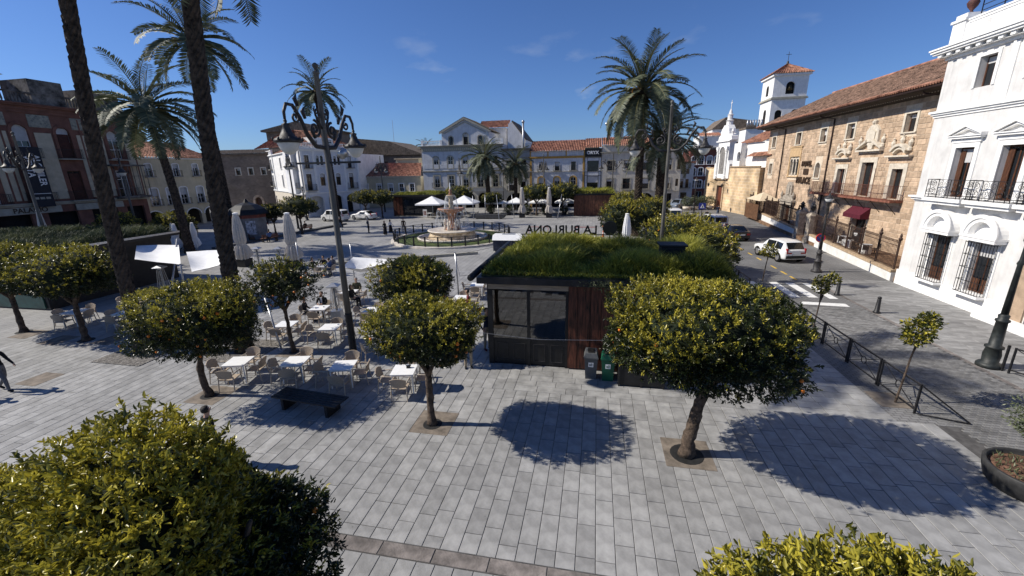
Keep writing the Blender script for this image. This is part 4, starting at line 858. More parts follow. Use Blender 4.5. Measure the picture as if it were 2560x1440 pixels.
# terrace things in the forecourt
t = thing('terrace_pavilion', 'brown screened terrace with pale pointed canopy by the hotel corner', 'canopy', (22.35,63.6,.3)); cv = MB()
for i in range(4):
    p = [(-1.3,-2.6),(1.3,-2.6),(1.3,2.6),(-1.3,2.6)]; j = (i+1) % 4; cv.q((*p[i],2.5),(*p[j],2.5),(0,0,3.5))
cv.build('canopy', mat('beige canopy', (.55,.46,.33), .9, .06, 3.), t)
for sx in (-1.25,1.25):
    for sy in (-2.5,2.5): MB().beam((sx,sy,0),(sx,sy,2.5),.08).build('post', M_rfence, t)
MB().box(-1.28,-1.24,-2.45,2.45,0,2.0).build('side_screen', mat('brown screen', (.12,.06,.03), .6, .2, 3.), t)
for i, (Y, X, lb) in enumerate(((38.0,21.4,'white clothed round table on hotel terrace nearest the white house'),(40.2,21.2,'white clothed round table on hotel terrace beside the awning door'),(42.3,21.9,'white clothed round table on hotel terrace closest to the gate piers'),(52.2,22.4,'tall white clothed table beyond the gate piers'),(54.0,22.3,'white clothed table under the hotel sign'))):
    t = thing('clothed_table', lb, 'table', (X,Y,.32)); MB().lathe([(.42,.02),(.38,.4),(.4,.72),(.4,.75)], 16, lobes=8, amp=.05).build('tablecloth', M_canvasw, t); MB().lathe([(.4,.751),(.4,.76)], 16).build('table_top', M_canvasw, t)
    for k in range(3):
        a = k*2.1+i; c = thing('terrace_chair', 'dark metal chair, %s, %s' % (('left','right','far')[k], ('terrace table nearest white house','table beside awning door','table closest to gate piers','tall table beyond gate piers','table under hotel sign')[i]), 'chair', (X+.75*math.cos(a), Y+.75*math.sin(a), .32), a-PI/2, 'dark chairs around table %d on the terrace' % (i+1))
        MB().box(-.2,.2,-.2,.2,.42,.46).build('seat', M_iron, c); MB().box(-.2,.2,.18,.21,.5,.85).build('backrest', M_iron, c)
        for s in (-1,1):
            for u in (-1,1): MB().beam((s*.18,u*.18,0),(s*.18,u*.18,.44),.025).build('leg', M_iron, c)
t = thing('menu_stand', 'black menu board with white lettering on a stand by the awning door', 'sign', (21.3,39.4,.3), -1.2); MB().beam((0,0,0),(0,0,1.9),.06).build('post', M_iron, t); MB().box(-.3,.3,-.05,-.02,1.0,1.7).build('board', M_iron, t); MB().box(-.15,.15,-.058,-.05,1.35,1.5).box(-.1,.1,-.058,-.05,1.25,1.3).build('lettering', M_wletter, t)
# ------------------------------------------------------------------ church wall, baroque portal, bell tower
t, W = frame('church with sandstone wall, tall white baroque portal and wooden door', (19.8,85.5), (22.9,67.7), 'church')
M_sand = brickmat('church sandstone', (.60,.43,.25), (.45,.33,.21), (.6,.5,.36), .9, .45, rot=(PI/2,0,0), var=.3, msize=.03)
wall(t, W, 7.0, 4, [(5.3,7.3,0,4.1)], M_sand); MB().box(5.3,7.3,.25,.3,0,4.1).build('door', mat('brown church door', (.14,.045,.025), .6, .2, 4.), t)
trim(t, 5.3, 7.3, 0, 4.1, .4, .12, M_cap, sill=False); cornice(t, 4.3, 8.4, 5.0, ((.14,.2),(.1,.34)), M_cap); cornice(t, 9.4, W, 7.0, ((.14,.08),(.1,.2)), M_cap, 'wall_coping'); cornice(t, 0, 4.2, 7.0, ((.12,.08),), M_cap, 'wall_coping')
q = MB(); q.prism([(3.6,5.3),(9.0,5.3),(9.0,7.6),(8.3,8.2),(8.3,11.2),(8.8,11.4),(8.6,12.0),(7.7,12.4),(7.5,13.2),(6.9,13.8),(5.7,13.8),(5.1,13.2),(4.9,12.4),(4.2,12.0),(4.0,11.4),(4.4,11.2),(4.4,8.2),(3.6,7.6)], -.15, .9); q.build('portal_gable', M_white, t)
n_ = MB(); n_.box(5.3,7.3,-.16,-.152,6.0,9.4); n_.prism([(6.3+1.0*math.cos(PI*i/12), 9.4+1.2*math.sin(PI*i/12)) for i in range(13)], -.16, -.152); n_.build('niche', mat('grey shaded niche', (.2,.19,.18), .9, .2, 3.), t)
q = MB()
for x in (4.75,7.85): q.lathe([(.28,5.4),(.28,5.7),(.18,5.8),(.17,9.6),(.26,9.7),(.26,10.0)], 10, (x,-.3,0)); q.box(x-.4,x+.4,-.5,0,10.0,10.4); q.box(x-.4,x+.4,-.5,0,5.2,5.45)
q.arch(6.3, 9.4, 1.0, 1.25, -.3, 0, 12); q.box(3.9,8.7,-.4,0,11.2,11.4); q.build('portal_columns', M_white, t)
q = MB()
for x in (4.4,8.2): q.lathe([(.25,12.0),(.12,12.3),(.25,12.7),(.1,13.1),(.03,13.4)], 8, (x,.2,0))
q.lathe([(.5,13.8),(.5,14.4),(.65,14.5),(.4,14.6),(.4,15.3),(.5,15.4),(.3,15.5),(.2,16.0),(.06,16.3),(.05,17.6)], 10, (6.3,.4,0)); q.beam((6.0,.4,17.2),(6.6,.4,17.2),.07); q.build('lantern_finial', M_white, t)
MB().box(9.6,W+4,1.0,10,7.0,10.6).build('nave_wall', M_white, t); tiles(t, (9.4,.7,10.6), (16.5,.7,10.6), (16.5,6,13.0), (9.4,6,13.0), M_tile, .3, .5, .06, 'nave_roof', 2)
tiles(t, (13.5,.1,8.6), (W+2.0,.1,8.6), (W+3,7.0,12.6), (16.4,7.0,12.6), M_tile, .3, .5, .06, 'chapel_roof', 3); wall(t, 2.0, 3.6, 1.0, [(10.6-9.6+9.9,11.9,8.0,9.4,.5)], M_white, 7.1, 9.7, 'side_chapel', .3)
t3 = thing('chimney_block', 'white roof block with a row of steel vent pipes left of the bell tower', 'building', (28.6,95,0)); MB().box(0,3.2,0,4,0,14.2).build('wall', M_white, t3); MB().box(-.15,3.35,-.15,4.1,14.2,14.5).build('coping', M_tiledull, t3)
for i in range(6): MB().tube([(.3+i*.5,.5,14.5),(.3+i*.5,.5,15.9)], .18, 8).build('vent_pipe', M_steel, t3, True)
for x in (3.9,9.1):
    l_ = MB(); l_.tube([(x,0,4.4),(x,-.7,4.7),(x,-1.0,4.5)], .04, 5); l_.lathe([(.05,.4),(.22,.2),(.2,.1),(.1,-.25)], 8, (x,-1.0,4.1)); l_.build('wall_lantern', M_lampiron, t)
t = thing('bell_tower', 'white square bell tower with tiled pyramid roof and iron cross', 'tower', (34.2,100,0)); w = 6.2
def twr(z0, z1, ops, nm, k=0):
    for i, rz in enumerate((0, -PI/2, PI/2, PI)):
        o = link(nm, None, None); bpy.data.objects.remove(o)
    wall(t, w, z1-z0, w, ops, M_white, z0, 0, nm, .5)
twr(0, 20.0, [(.9,2.2,15.3,18.0,.6),(3.9,5.2,15.3,18.0,.6)], 'lower_stage'); twr(20.4, 24.3, [(2.3,3.9,20.9,23.2,.8)], 'belfry')
MB().box(-.3,w+.3,-.3,w+.3,20.0,20.2).box(-.18,w+.18,-.18,w+.18,20.2,20.4).build('string_course', M_greytrim, t); MB().box(-.35,w+.35,-.35,w+.35,24.3,24.7).build('cornice', M_whitetrim, t)
for z0, z1, x0, x1, r in ((15.3,18,.9,2.2,.6),(15.3,18,3.9,5.2,.6),(20.9,23.2,2.3,3.9,.8)): MB().box(x0,x1,.42,.46,z0,z1).build('belfry_opening', M_dark, t)
lf = MB()   # openings of the left face
for z0, z1, y0, y1 in ((15.5,18.3,2.2,3.6),(21,23,2.4,3.6)):
    lf.box(-.03,.0,y0,y1,z0,z1-.6); yc, r = (y0+y1)/2, (y1-y0)/2; k = [(-.03, yc+r*math.cos(PI*i/10), z1-.6+r*math.sin(PI*i/10)) for i in range(11)]; lf.q(*k)
lf.build('side_openings', M_dark, t)
MB().lathe([(.25,21.6),(.5,21.7),(.36,22.3),(.2,22.6)], 10, (3.1,.25,0)).build('bell', mat('bronze bell', (.08,.06,.03), .5, .2, 5., .1, metal=.6), t, True)
c0 = [(-.6,-.6,24.7),(w+.6,-.6,24.7),(w+.6,w+.6,24.7),(-.6,w+.6,24.7)]; ap = (w/2,w/2,27.0)
for i in range(4): tiles(t, c0[i], c0[(i+1) % 4], tuple(Vector(ap)+Vector((.05,0,0))), ap, M_tile, .45, .6, .07, 'roof_slope', i)
MB().tube([(w/2,w/2,26.9),(w/2,w/2,27.5)], [.3,.16], 6).tube([(w/2,w/2,27.4),(w/2,w/2,29.2)], .05, 5).beam((w/2-.5,w/2,28.7),(w/2+.5,w/2,28.7),.07).build('iron_cross', M_lampiron, t)
# ------------------------------------------------------------------ far row of houses (facades at Y = 84)
def row_windows(t, xs, w, z0, z1, m, sur=None, rise=0, nx=2, nz=2, sw=.16, bal=None, blind=0, rev=.16):
    for x in xs:
        win(t, x-w/2, x+w/2, z0, z1, m, nx, nz, rev, .06, blind)
        if sur: trim(t, x-w/2, x+w/2, z0, z1, sw, .05, sur, rise, bal is None)
        if bal: balcony(t, x-w/2-.25, x+w/2+.25, z0, bal, .9)
t, W = frame('pale grey house with central gable and arcade behind the fountain', (-35.1,84), (-18.3,84), 'gabled_house'); xs = [2.95+i*3.07 for i in range(5)]; o_ = -35.1
ops = [(x-.55,x+.55,4.2,6.5) for x in xs]+[(x-.5,x+.5,7.95,10.2,.3) for x in xs]
wall(t, W, 8.9, 12, ops, M_paleblue, 3.4); arcade(t, W, 3.4, 6, M_beige, trimm=M_greytrim)
row_windows(t, xs, 1.1, 4.2, 6.5, M_whitef, M_greytrim, 0, 2, 3, .28); row_windows(t, xs, 1.0, 7.95, 10.2, M_whitef, M_greytrim, .3, 2, 3, .26)
cornice(t, 0, W, 7.2, ((.15,.06),(.14,.16)), M_greytrim, 'string_course'); MB().box(.3,W-.3,-.04,0,7.95,8.75).build('parapet_band', M_paleblue, t)
MB().box(0,W,-.06,0,11.2,12.0).build('frieze', M_greytrim, t); cornice(t, 0, W, 12.0, ((.14,.16),(.12,.34),(.1,.46)), M_greytrim, 'main_cornice'); dn = MB()
for i in range(40): dn.box(.2+i*.42,.42+i*.42,-.12,-.06,11.45,11.75)
kind(dn.build('frieze_ornament', M_yellow, t), 'stuff'); gx0, gx1 = 4.5, 14.2; gw = [(5.9+.1,6.8,12.4,14.0,.35),(9.0,9.9,12.4,14.5,.4),(12.0,12.9,12.4,14.0,.35)]
wall(t, gx1-gx0, 2.35, 8, gw, M_paleblue, 12.36, gx0, 'gable_storey', .3); MB().prism([(gx0,14.7),(gx1,14.7),((gx0+gx1)/2,17.0)], .0, 8).build('gable', M_paleblue, t)
for a, b, c, d, r in gw: win(t, a, b, c, d, M_woodf, 2, 1, .16, .06); trim(t, a, b, c, d, .2, .05, M_greytrim, r)
q = MB(); mx = (gx0+gx1)/2
for s, ex_ in ((-1,gx0-.4),(1,gx1+.4)): q.prism([(ex_,14.5),(ex_,14.85),(mx,17.45),(mx,17.05)][::s], -.35, .05); q.prism([(ex_-s*1.0,14.5),(ex_-s*1.0,14.65),(mx,16.7),(mx,16.5)][::s], -.12, .02)
q.build('gable_moulding', M_greytrim, t)
for s, ex_ in ((-1,gx0-.4),(1,gx1+.4)):
    a_, b_ = (ex_,-.3,14.86), (mx,-.3,17.46)
    if s < 0: tiles(t, (ex_,8,14.86), (ex_,-.3,14.86), (mx,-.3,17.46), (mx,8,17.46), M_tiledull, .3, .5, .06, 'gable_roof', 1)
    else: tiles(t, (ex_,-.3,14.86), (ex_,8,14.86), (mx,8,17.46), (mx,-.3,17.46), M_tiledull, .3, .5, .06, 'gable_roof', 2)
def balustrade(t, x0, x1, z, h=.95, m=None, y=0., step=.28):
    m = m or M_whitetrim; b = MB().box(x0,x1,y-.12,y+.12,z,z+.14).box(x0,x1,y-.14,y+.14,z+h-.14,z+h)
    for x in (x0, x1): b.box(x-.2,x+.2,y-.2,y+.2,z+.002,z+h+.08)
    for i in range(int((x1-x0)/step)): b.lathe([(.05,.14),(.1,.35),(.05,h-.25),(.08,h-.14)], 6, (x0+.2+i*step, y, z))
    return b.build('balustrade', m, t)
balustrade(t, .3, 4.3, 12.36); balustrade(t, 14.5, W, 12.36)
balcony(t, 2.0, 4.2, 4.2, .6, .95); balcony(t, 9.6, 16.6, 4.2, .7, .95)
MB().box(10.5,16.0,8,14,12.4,16.0).build('rear_penthouse', M_white, t); MB().box(2.2,5.5,9,13,12.4,15.3).build('rear_penthouse', M_white, t); tiles(t, (10.0,7.6,16.0), (16.5,7.6,16.0), (16.5,11,17.8), (10.0,11,17.8), M_tile, .3, .5, .06, 'rear_roof', 4); MB().box(3.1,4.1,9.5,10.6,15.3,17.2).build('chimney', M_beige, t)
tiles(t, (1.8,8.6,15.2), (5.6,8.6,15.2), (5.6,11,16.6), (1.8,11,16.6), M_tiledull, .3, .5, .06, 'rear_side_roof', 7)
t, W = frame('white rear house with plain side gable and tall steel flue', (-18.2,89), (-14.4,89), 'rear_house'); q = MB(); q.box(0,W,0,10,0,12.0); q.prism([(0,12.0),(W,12.0),(W,13.3),(1.0,16.9),(.2,16.4),(0,14.5)], 0, 10); q.build('wall', M_white, t); q = MB().prism([(1.0,17.05),(.9,16.85),(W,13.2),(W+.15,13.35)], -.15, 10); q.build('roof', M_tiledull, t)
MB().tube([(W-.5,-.3,9),(W-.5,-.3,16.5)], .2, 8).lathe([(.3,16.5),(.3,16.8),(.05,17.0)], 8, (W-.5,-.3,0)).build('flue', M_steel, t, True); balustrade(t, W, W+1.5, 11.6)
t, W = frame('narrow grey house with dark roof beside the gabled house', (-18.2,84.0), (-12.9,84.0), 'narrow_house'); xs = (1.6,4.0)
wall(t, W, 3.6, 10, [(x-.5,x+.5,3.35,5.7,.15) for x in xs], M_beige, 3.3); arcade(t, W, 3.3, 1, M_beige, pier=1.0, trimm=M_cream, rise=1.6); row_windows(t, xs, 1.0, 3.35, 5.7, M_woodf, M_paleblue, .15, 2, 1, .14, .45)
wall(t, W, 4.1, 8, [(.7,1.7,7.1,9.2),(3.6,4.6,7.1,9.2)], mat('grey wall', (.36,.36,.36), .9, .08, 1.), 7.0, 0, 'set_back_storey'); row_windows(t, (1.2,4.1), 1.0, 7.1, 9.2, M_woodf, None); cornice(t, 0, W, 6.9, ((.12,.08),(.1,.2)), M_beige); MB().box(-.3,W+.2,-.4,9,11.1,11.4).build('roof', M_slate, t)
t, W = frame('white two storey house with ochre trim and red tile roof', (-12.85,84.0), (-2.35,84.0), 'ochre_trimmed_house'); xs = (2.2,5.3,8.4)
wall(t, W, 6.2, 10, [(x-.5,x+.5,3.7,5.85,.4) for x in xs]+[(x-.45,x+.45,7.1,8.7) for x in xs], M_paleblue, 3.2); arcade(t, W, 3.2, 3, M_paleblue, trimm=M_ochre)
row_windows(t, xs, 1.0, 3.7, 5.85, M_whitef, M_ochre, .4, 2, 3, .28); row_windows(t, xs, .9, 7.1, 8.7, M_woodf, M_paleblue, 0, 2, 1, .1, .4)
for x in xs: balcony(t, x-.75, x+.75, 3.7, .35, .9)
for x in (0,W-.35): MB().box(x,x+.35,-.06,.0,0,9.4).build('corner_pilaster', M_ochre, t)
cornice(t, 0, W, 9.35, ((.2,.06),(.2,.2)), M_ochre, 'ochre_cornice'); cornice(t, 0, W, 6.85, ((.12,.08),), M_beige, 'string_course'); wall(t, W, 1.0, 9, [], M_paleblue, 9.75, 0, 'attic_band')
for x in (0,3.4,6.9,W-.2): MB().box(x,x+.2,-.05,0,9.75,10.75).build('attic_pilaster', M_ochre, t)
tiles(t, (-.1,-.4,10.7), (W,-.4,10.7), (W,5,12.9), (-.1,5,12.9), M_tile, .32, .55, .07, 'roof', 8)
t, W = frame('modern glass fronted shop with black fascia sign', (-2.3,84.0), (.75,84.0), 'shop_building'); wall(t, W, 10.9, 10, [(.5,2.55,3.6,5.9),(.5,2.55,6.8,8.75),(.4,2.7,0.1,2.9)], M_paleblue)
for a, b in ((3.6,5.9),(6.8,8.75),(.1,2.9)): win(t, .5 if a > 1 else .4, 2.55 if a > 1 else 2.7, a, b, M_iron, 1, 1, .1, .07)
gr = MB()
for x in (.0,.46,2.6,W-.06): gr.box(x,x+.06,-.04,0,3.1,9.4)
for z in (3.2,6.0,6.7,9.3): gr.box(0,W,-.042,0,z,z+.07)
gr.build('facade_grid', M_iron, t); MB().box(0,W,-.2,0,9.45,11.0).build('fascia_board', M_letter, t); put('oryx', t, (W/2-.1,-.24,9.95), scale=(.8,.8,.8)); tiles(t, (-.1,-.2,11.1), (W,-.2,11.1), (W,5,13.1), (-.1,5,13.1), M_tile, .32, .55, .07, 'roof', 9)
t, W = frame('long beige three storey corner building with dark framed windows', (.8,84.0), (15.1,84.0), 'beige_building'); xs = (1.75,4.75,7.9,12.0,13.9); xl = (1.7,4.7,8.1,11.8); 
wall(t, W, 7.3, 12, [(x-.65 if i < 4 else x-.3, x+.65 if i < 4 else x+.3, 6.9, 8.7) for i, x in enumerate(xs)]+[(x-.65,x+.65,3.5,5.4) for x in xl]+[(13.5,14.0,3.9,5.2)], M_beige, 3.0)
wall(t, W, 3.0, 12, [(.8,3.0,.1,2.6),(4.0,6.2,.1,2.6),(7.2,9.6,.1,2.7,1.0),(11.5,13.0,.1,2.6)], M_beige, 0, 0, 'ground_floor'); MB().box(.5,14,.5,.6,0,2.9).build('shop_wall', M_dark, t)
for i, x in enumerate(xs):
    h = .65 if i < 4 else .3; win(t, x-h, x+h, 6.9, 8.7, M_woodf, 2, 2); trim(t, x-h, x+h, 6.9, 8.7, .2, .05, M_greytrim)
for x in xl: win(t, x-.65, x+.65, 3.5, 5.4, M_woodf, 2, 2); trim(t, x-.65, x+.65, 3.5, 5.4, .2, .05, M_greytrim); balcony(t, x-.9, x+.9, 3.5, .4, .9)
win(t, 13.5, 14.0, 3.9, 5.2, M_woodf, 1, 1); cornice(t, 0, W, 10.0, ((.14,.1),(.12,.25)), M_greytrim); cornice(t, 0, W, 2.95, ((.14,.08),), M_greytrim, 'string_course'); wall(t, 6.0, 1.2, 10, [], M_beige, 10.26, 0, 'attic')
tiles(t, (.0,-.3,11.5), (9,-.3,11.0), (9,6,13.4), (.0,6,13.2), M_tile, .35, .6, .07, 'roof', 10); tiles(t, (9,-.3,10.4), (W+.2,-.3,10.3), (W-.5,6,12.2), (9,6,13.0), M_tile, .35, .6, .07, 'corner_roof', 11)
MB().tube([(1.2,4,12.5),(1.2,4,15.3),(1.0,4,15.6),(.5,4,15.5)], .28, 8).build('roof_duct', M_steel, t, True); MB().box(3.2,4.0,4,5,12.5,14.6).build('chimney', M_steel, t); MB().tube([(4.4,4,13),(4.4,4,16.5)], .03, 4).beam((4.0,4,16),(4.8,4,16),.03).build('antenna', M_steel, t)
t, W = frame('slim white house squeezed between beige building and dark red house', (16.0,92), (19.0,92), 'slim_white_house'); wall(t, W, 8.0, 8, [(.6,1.2,5.9,7.2),(1.6,2.2,5.9,7.2),(.6,1.2,3.2,4.9),(1.6,2.2,3.2,4.9),(.8,2.0,.1,2.3)], M_white)
row_windows(t, (.9,1.9), .6, 5.9, 7.2, M_woodf); row_windows(t, (.9,1.9), .6, 3.2, 4.9, M_woodf); win(t, .8, 2.0, .1, 2.3, M_woodf, 2, 1, name='door'); balcony(t, .4, 2.5, 3.2, .5); MB().box(-.2,W+.2,-.3,8,8.0,8.3).build('roof', M_tile, t)
t, W = frame('dark red four storey house with white framed windows at the street end', (19.0,97), (25.5,97), 'dark_red_house'); xs = (.9,2.35,3.9,5.4)
wall(t, W, 10.6, 8, [(x-.45,x+.45,z,z+1.6,.25) for x in xs for z in (2.9,5.4,7.7)]+[(1.8,3.0,.1,2.2)], M_redbrown)
for z in (2.9,5.4,7.7): row_windows(t, xs, .9, z, z+1.6, M_whitef, M_whitetrim, .25, 2, 2, .2)
win(t, 1.8, 3.0, .1, 2.2, M_whitef, 2, 1, name='door'); MB().box(-.3,W+.3,-.4,8,10.6,11.0).build('roof', M_slate, t); MB().box(2,6.3,2.5,8,11,13.4).build('roof_storey', M_white, t); tiles(t, (1.8,2.2,13.4), (6.5,2.2,13.4), (6.5,6,14.3), (1.8,6,14.3), M_tile, .35, .6, .07, 'top_roof', 12)
t, W = frame('plain white block with grey roof behind the church', (24.5,104), (33,104), 'white_block'); wall(t, W, 15, 10, [(1.5,2.6,10.5,12.3),(5,6.1,10.5,12.3)], M_white); row_windows(t, (2.05,5.55), 1.1, 10.5, 12.3, M_woodf); MB().prism([(-.2,15),(W+.2,15),(W-1,16.6),(2.5,17.4)], -.2, 10).build('roof', M_tiledull, t)
# ------------------------------------------------------------------ left part: ornate white palace, convent, yellow houses, tiled red house
t, W = frame('ornate white corner palace with iron balconies and red hipped roof', (-49.2,65.5), (-45.0,76.3), 'ornate_palace'); xs = (1.1,9.7); M_pal = mat('palace plaster', (.66,.67,.70), .85, .05, 1., .12)
ops = [(x-.5,x+.5,4.65,7.4) for x in xs]+[(x-.45,x+.45,8.35,10.5) for x in xs]+[(x-.5,x+.5,5.35,7.45,.2) for x in (3.7,5.3,6.9)]+[(x-.3,x+.3,8.9,10.5,.3) for x in (3.15,3.95,6.6,7.4)]
wall(t, W, 7.4, 14, ops, M_pal, 4.0, rev=.3, side=False); arcade(t, W, 4.0, 3, M_pal, pier=.9, rise=.8, depth=3)
for x in xs: win(t, x-.5, x+.5, 4.65, 7.4, M_woodf, 2, 2); win(t, x-.45, x+.45, 8.35, 10.5, M_woodf, 2, 2); trim(t, x-.5, x+.5, 4.65, 7.4, .16, .06, M_whitetrim, 0, False); trim(t, x-.45, x+.45, 8.35, 10.5, .16, .06, M_whitetrim, 0, False); balcony(t, x-1, x+1, 4.65, .6, 1.0); balcony(t, x-.75, x+.75, 8.35, .5, .95)
for x in (3.7,5.3,6.9): win(t, x-.5, x+.5, 5.35, 7.45, M_woodf, 2, 2); trim(t, x-.5, x+.5, 5.35, 7.45, .12, .06, M_whitetrim, .2)
for x in (3.15,3.95,6.6,7.4): win(t, x-.3, x+.3, 8.9, 10.5, M_woodf, 1, 1); trim(t, x-.3, x+.3, 8.9, 10.5, .1, .06, M_whitetrim, .3)
for x in (0,2.2,8.3,W-.4): MB().box(x,x+.4,-.12,0,4.1,11.3).build('pilaster', M_whitetrim, t)
cornice(t, 0, W, 4.0, ((.12,.1),(.12,.22)), name='first_cornice'); cornice(t, 0, W, 11.2, ((.14,.12),(.14,.3),(.1,.42)), name='top_cornice'); balustrade(t, 0, W, 11.58, 1.0)
MB().prismz([(.3,3.3),(W-.1,.5),(W-.1,12),(4,12)], 4.0, 11.5).build('rear_body', M_pal, t)
dm = MB().box(3.0,7.6,1.2,4,11.6,13.6).build('dormer', M_white, t); win(t, 3.4, 4.3, 12.1, 13.2, M_woodf, 1, 1, 1.15); win(t, 6.2, 7.2, 12.1, 13.2, M_woodf, 1, 1, 1.15)
tiles(t, (0,.6,12.0), (W,.6,12.0), (W-3,5.5,15.0), (3,5.5,15.0), M_tile, .35, .6, .07, 'roof', 13); tiles(t, (0,14,12.0), (0,.6,12.0), (3,5.5,15.0), (3,8,15.0), M_tile, .35, .6, .07, 'roof_side', 14)
t2, W2 = frame('sunlit white side wing of the ornate palace with tall narrow windows', (-72.4,85.5), (-49.35,65.6), 'palace_wing'); xs = (3.0,13.5,18.0,22.5,27.0); ops = []
for x in xs: ops += [(x-.6,x+.6,5.0,7.3),(x-.6,x+.6,8.5,10.6)]
wall(t2, W2-.2, 7.4, 12, ops, M_white, 4.0, side=False); wall(t2, W2-.2, 4.0, 12, [(x-.7,x+.7,.3,2.9) for x in xs], M_stonepale, 0, 0, 'stone_base', side=False)
MB().prismz([(.2,.6),(W2-1.2,.6),(W2-2.5,3.0),(12,22),(.2,8)], 0, 11.3).build('rear_body', M_white, t2)
for x in xs:
    win(t2, x-.6, x+.6, 5.0, 7.3, M_woodf, 2, 2); win(t2, x-.6, x+.6, 8.5, 10.6, M_woodf, 2, 2); win(t2, x-.7, x+.7, .3, 2.9, M_woodf, 2, 1); trim(t2, x-.6, x+.6, 5.0, 7.3, .16, .06, M_whitetrim); trim(t2, x-.6, x+.6, 8.5, 10.6, .16, .06, M_whitetrim)
for x in (3.0,27.0): balcony(t2, x-1, x+1, 5.0, .6); balcony(t2, x-1, x+1, 8.5, .6)
for x in (.1,5.2,24.6,29.6): MB().box(x,x+.5,-.14,0,4.0,11.3).build('pilaster', M_whitetrim, t2)
cornice(t2, 0, W2-.4, 3.95, ((.14,.1),(.1,.2)), name='first_cornice'); cornice(t2, 0, W2-.8, 11.2, ((.14,.12),(.14,.3)), name='top_cornice'); balustrade(t2, 0, 5.5, 11.5); balustrade(t2, 24.5, W2-1, 11.5); tiles(t2, (5,.3,11.6), (25,.3,11.6), (24,6,14.2), (6,6,14.2), M_tile, .4, .7, .07, 'roof', 15)
t, W = frame('brown stone convent with three small windows and arched doorway', (-88,82.5), (-69.6,84.6), 'convent'); wall(t, W, 11.8, 12, [(x-.5,x+.5,7.5,8.9) for x in (9.2,12.2,15.2)]+[(12.0,13.6,0,2.6,.8)], M_convent, rev=.5)
for x in (9.2,12.2,15.2): win(t, x-.5, x+.5, 7.5, 8.9, M_woodf, 2, 1, .3); trim(t, x-.5, x+.5, 7.5, 8.9, .22, .04, M_stonepale)
trim(t, 12.0, 13.6, 0, 2.6, .5, .06, M_stone, .8, False); MB().box(12,13.6,.42,.46,0,2.6).build('door', M_woodf, t); MB().prism([(-.3,11.8),(W,11.8),(W,12.1),(-.3,12.1)], -.4, 12).build('eave', M_tiledull, t); tiles(t, (-.3,-.4,12.1), (W,-.4,12.1), (W,6,13.2), (-.3,6,13.2), M_tiledull, .45, .7, .06, 'roof', 16)
t, W = frame('taller brown stone convent block with shallow roof behind the palace', (-78,93), (-62,95), 'convent_tower'); wall(t, W, 17.2, 10, [], M_convent); MB().prism([(-.8,17.2),(W+.8,17.2),(W+.8,17.5),(W/2,19.4),(-.8,17.6)], -.8, 11).build('roof', M_tiledull, t)
t, W = frame('long low brown stone building with shallow tiled roof on the skyline', (-66,108), (-45.6,108), 'long_stone_building'); wall(t, W, 11.9, 14, [(x,x+1.1,8.2,10.2) for x in (2,5,7.5,10,13,15,17,18.8)], M_convent); row_windows(t, (2.55,5.55,8.05,10.55,13.55,15.55,17.55,19.35), 1.1, 8.2, 10.2, M_woodf); MB().prism([(-1,11.9),(W+.6,11.7),(W+.6,12.0),(12,15.3),(-1,16.6)], -.7, 14).build('roof', M_tiledull, t)
MB().tube([(11,5,15),(11,5,21)], .05, 4).build('antenna_mast', M_steel, t)
t, W = frame('low yellow house with red tile roof right of the palace', (-52,86), (-36.6,86), 'yellow_terrace_house'); xs = (2.6,5.7,8.4,10.9,13.3); wall(t, W, 6.5, 9, [(x-.5,x+.5,3.4,5.0) for x in xs], M_yellow); row_windows(t, xs, 1.0, 3.4, 5.0, M_whitef, M_whitetrim, 0, 2, 2, .18)
cornice(t, 0, W, 6.3, ((.14,.06),(.12,.16)), M_stonepale); tiles(t, (-.2,-.3,6.6), (W+.2,-.3,6.6), (W-2,6,9.3), (0,6,9.6), M_tile, .35, .6, .07, 'roof', 17); MB().box(7,12.5,6.5,9,8.6,10.2).box(6.7,12.8,6.2,9.2,10.2,10.4).build('roof_room', M_yellow, t)
t, W = frame('pale yellow arcaded house with small iron balconies and tile roof', (-63.9,49.6), (-62.2,60.5), 'yellow_arcaded_house'); xs = (1.9,5.6,8.5); wall(t, W, 7.3, 9, [(x-.4,x+.4,7.45,9.3,.1) for x in xs]+[(x-.5,x+.5,3.35,5.85,.15) for x in (1.9,4.1,6.0,8.5)], M_yellow, 2.9); arcade(t, W, 2.9, 4, M_yellow, pier=.6, trimm=M_whitetrim, rise=.9)
row_windows(t, xs, .8, 7.45, 9.3, M_whitef, M_whitetrim, .1, 2, 2, .12, .4, .35); row_windows(t, (1.9,4.1,6.0,8.5), 1.0, 3.35, 5.85, M_whitef, M_whitetrim, .15, 2, 3, .16, .45, .45); cornice(t, 0, W, 10.0, ((.14,.08),), M_whitetrim)
tiles(t, (-.3,-.4,10.2), (W+.3,-.4,10.2), (W-2,5,12.6), (1,5,12.8), M_tile, .4, .55, .08, 'roof', 18, 6); tiles(t, (W+.3,-.4,10.2), (W+.3,9,10.2), (W-2,5.1,12.6), (W-2,5,12.6), M_tile, .4, .6, .08, 'roof_hip', 19)
t, W = frame('tall red and cream tiled house with keyhole windows and rental banner', (-58.5,22), (-58.5,46.2), 'red_tiled_house'); F_ = lambda Y: Y-22.; M_azu = brickmat('patterned glazed tile', (.34,.33,.27), (.16,.17,.16), (.3,.28,.22), .22, .22, rot=(PI/2,0,PI/4), msize=.02, var=.05); M_crm = mat('cream panel', (.50,.44,.33), .85, .08, 1.5)
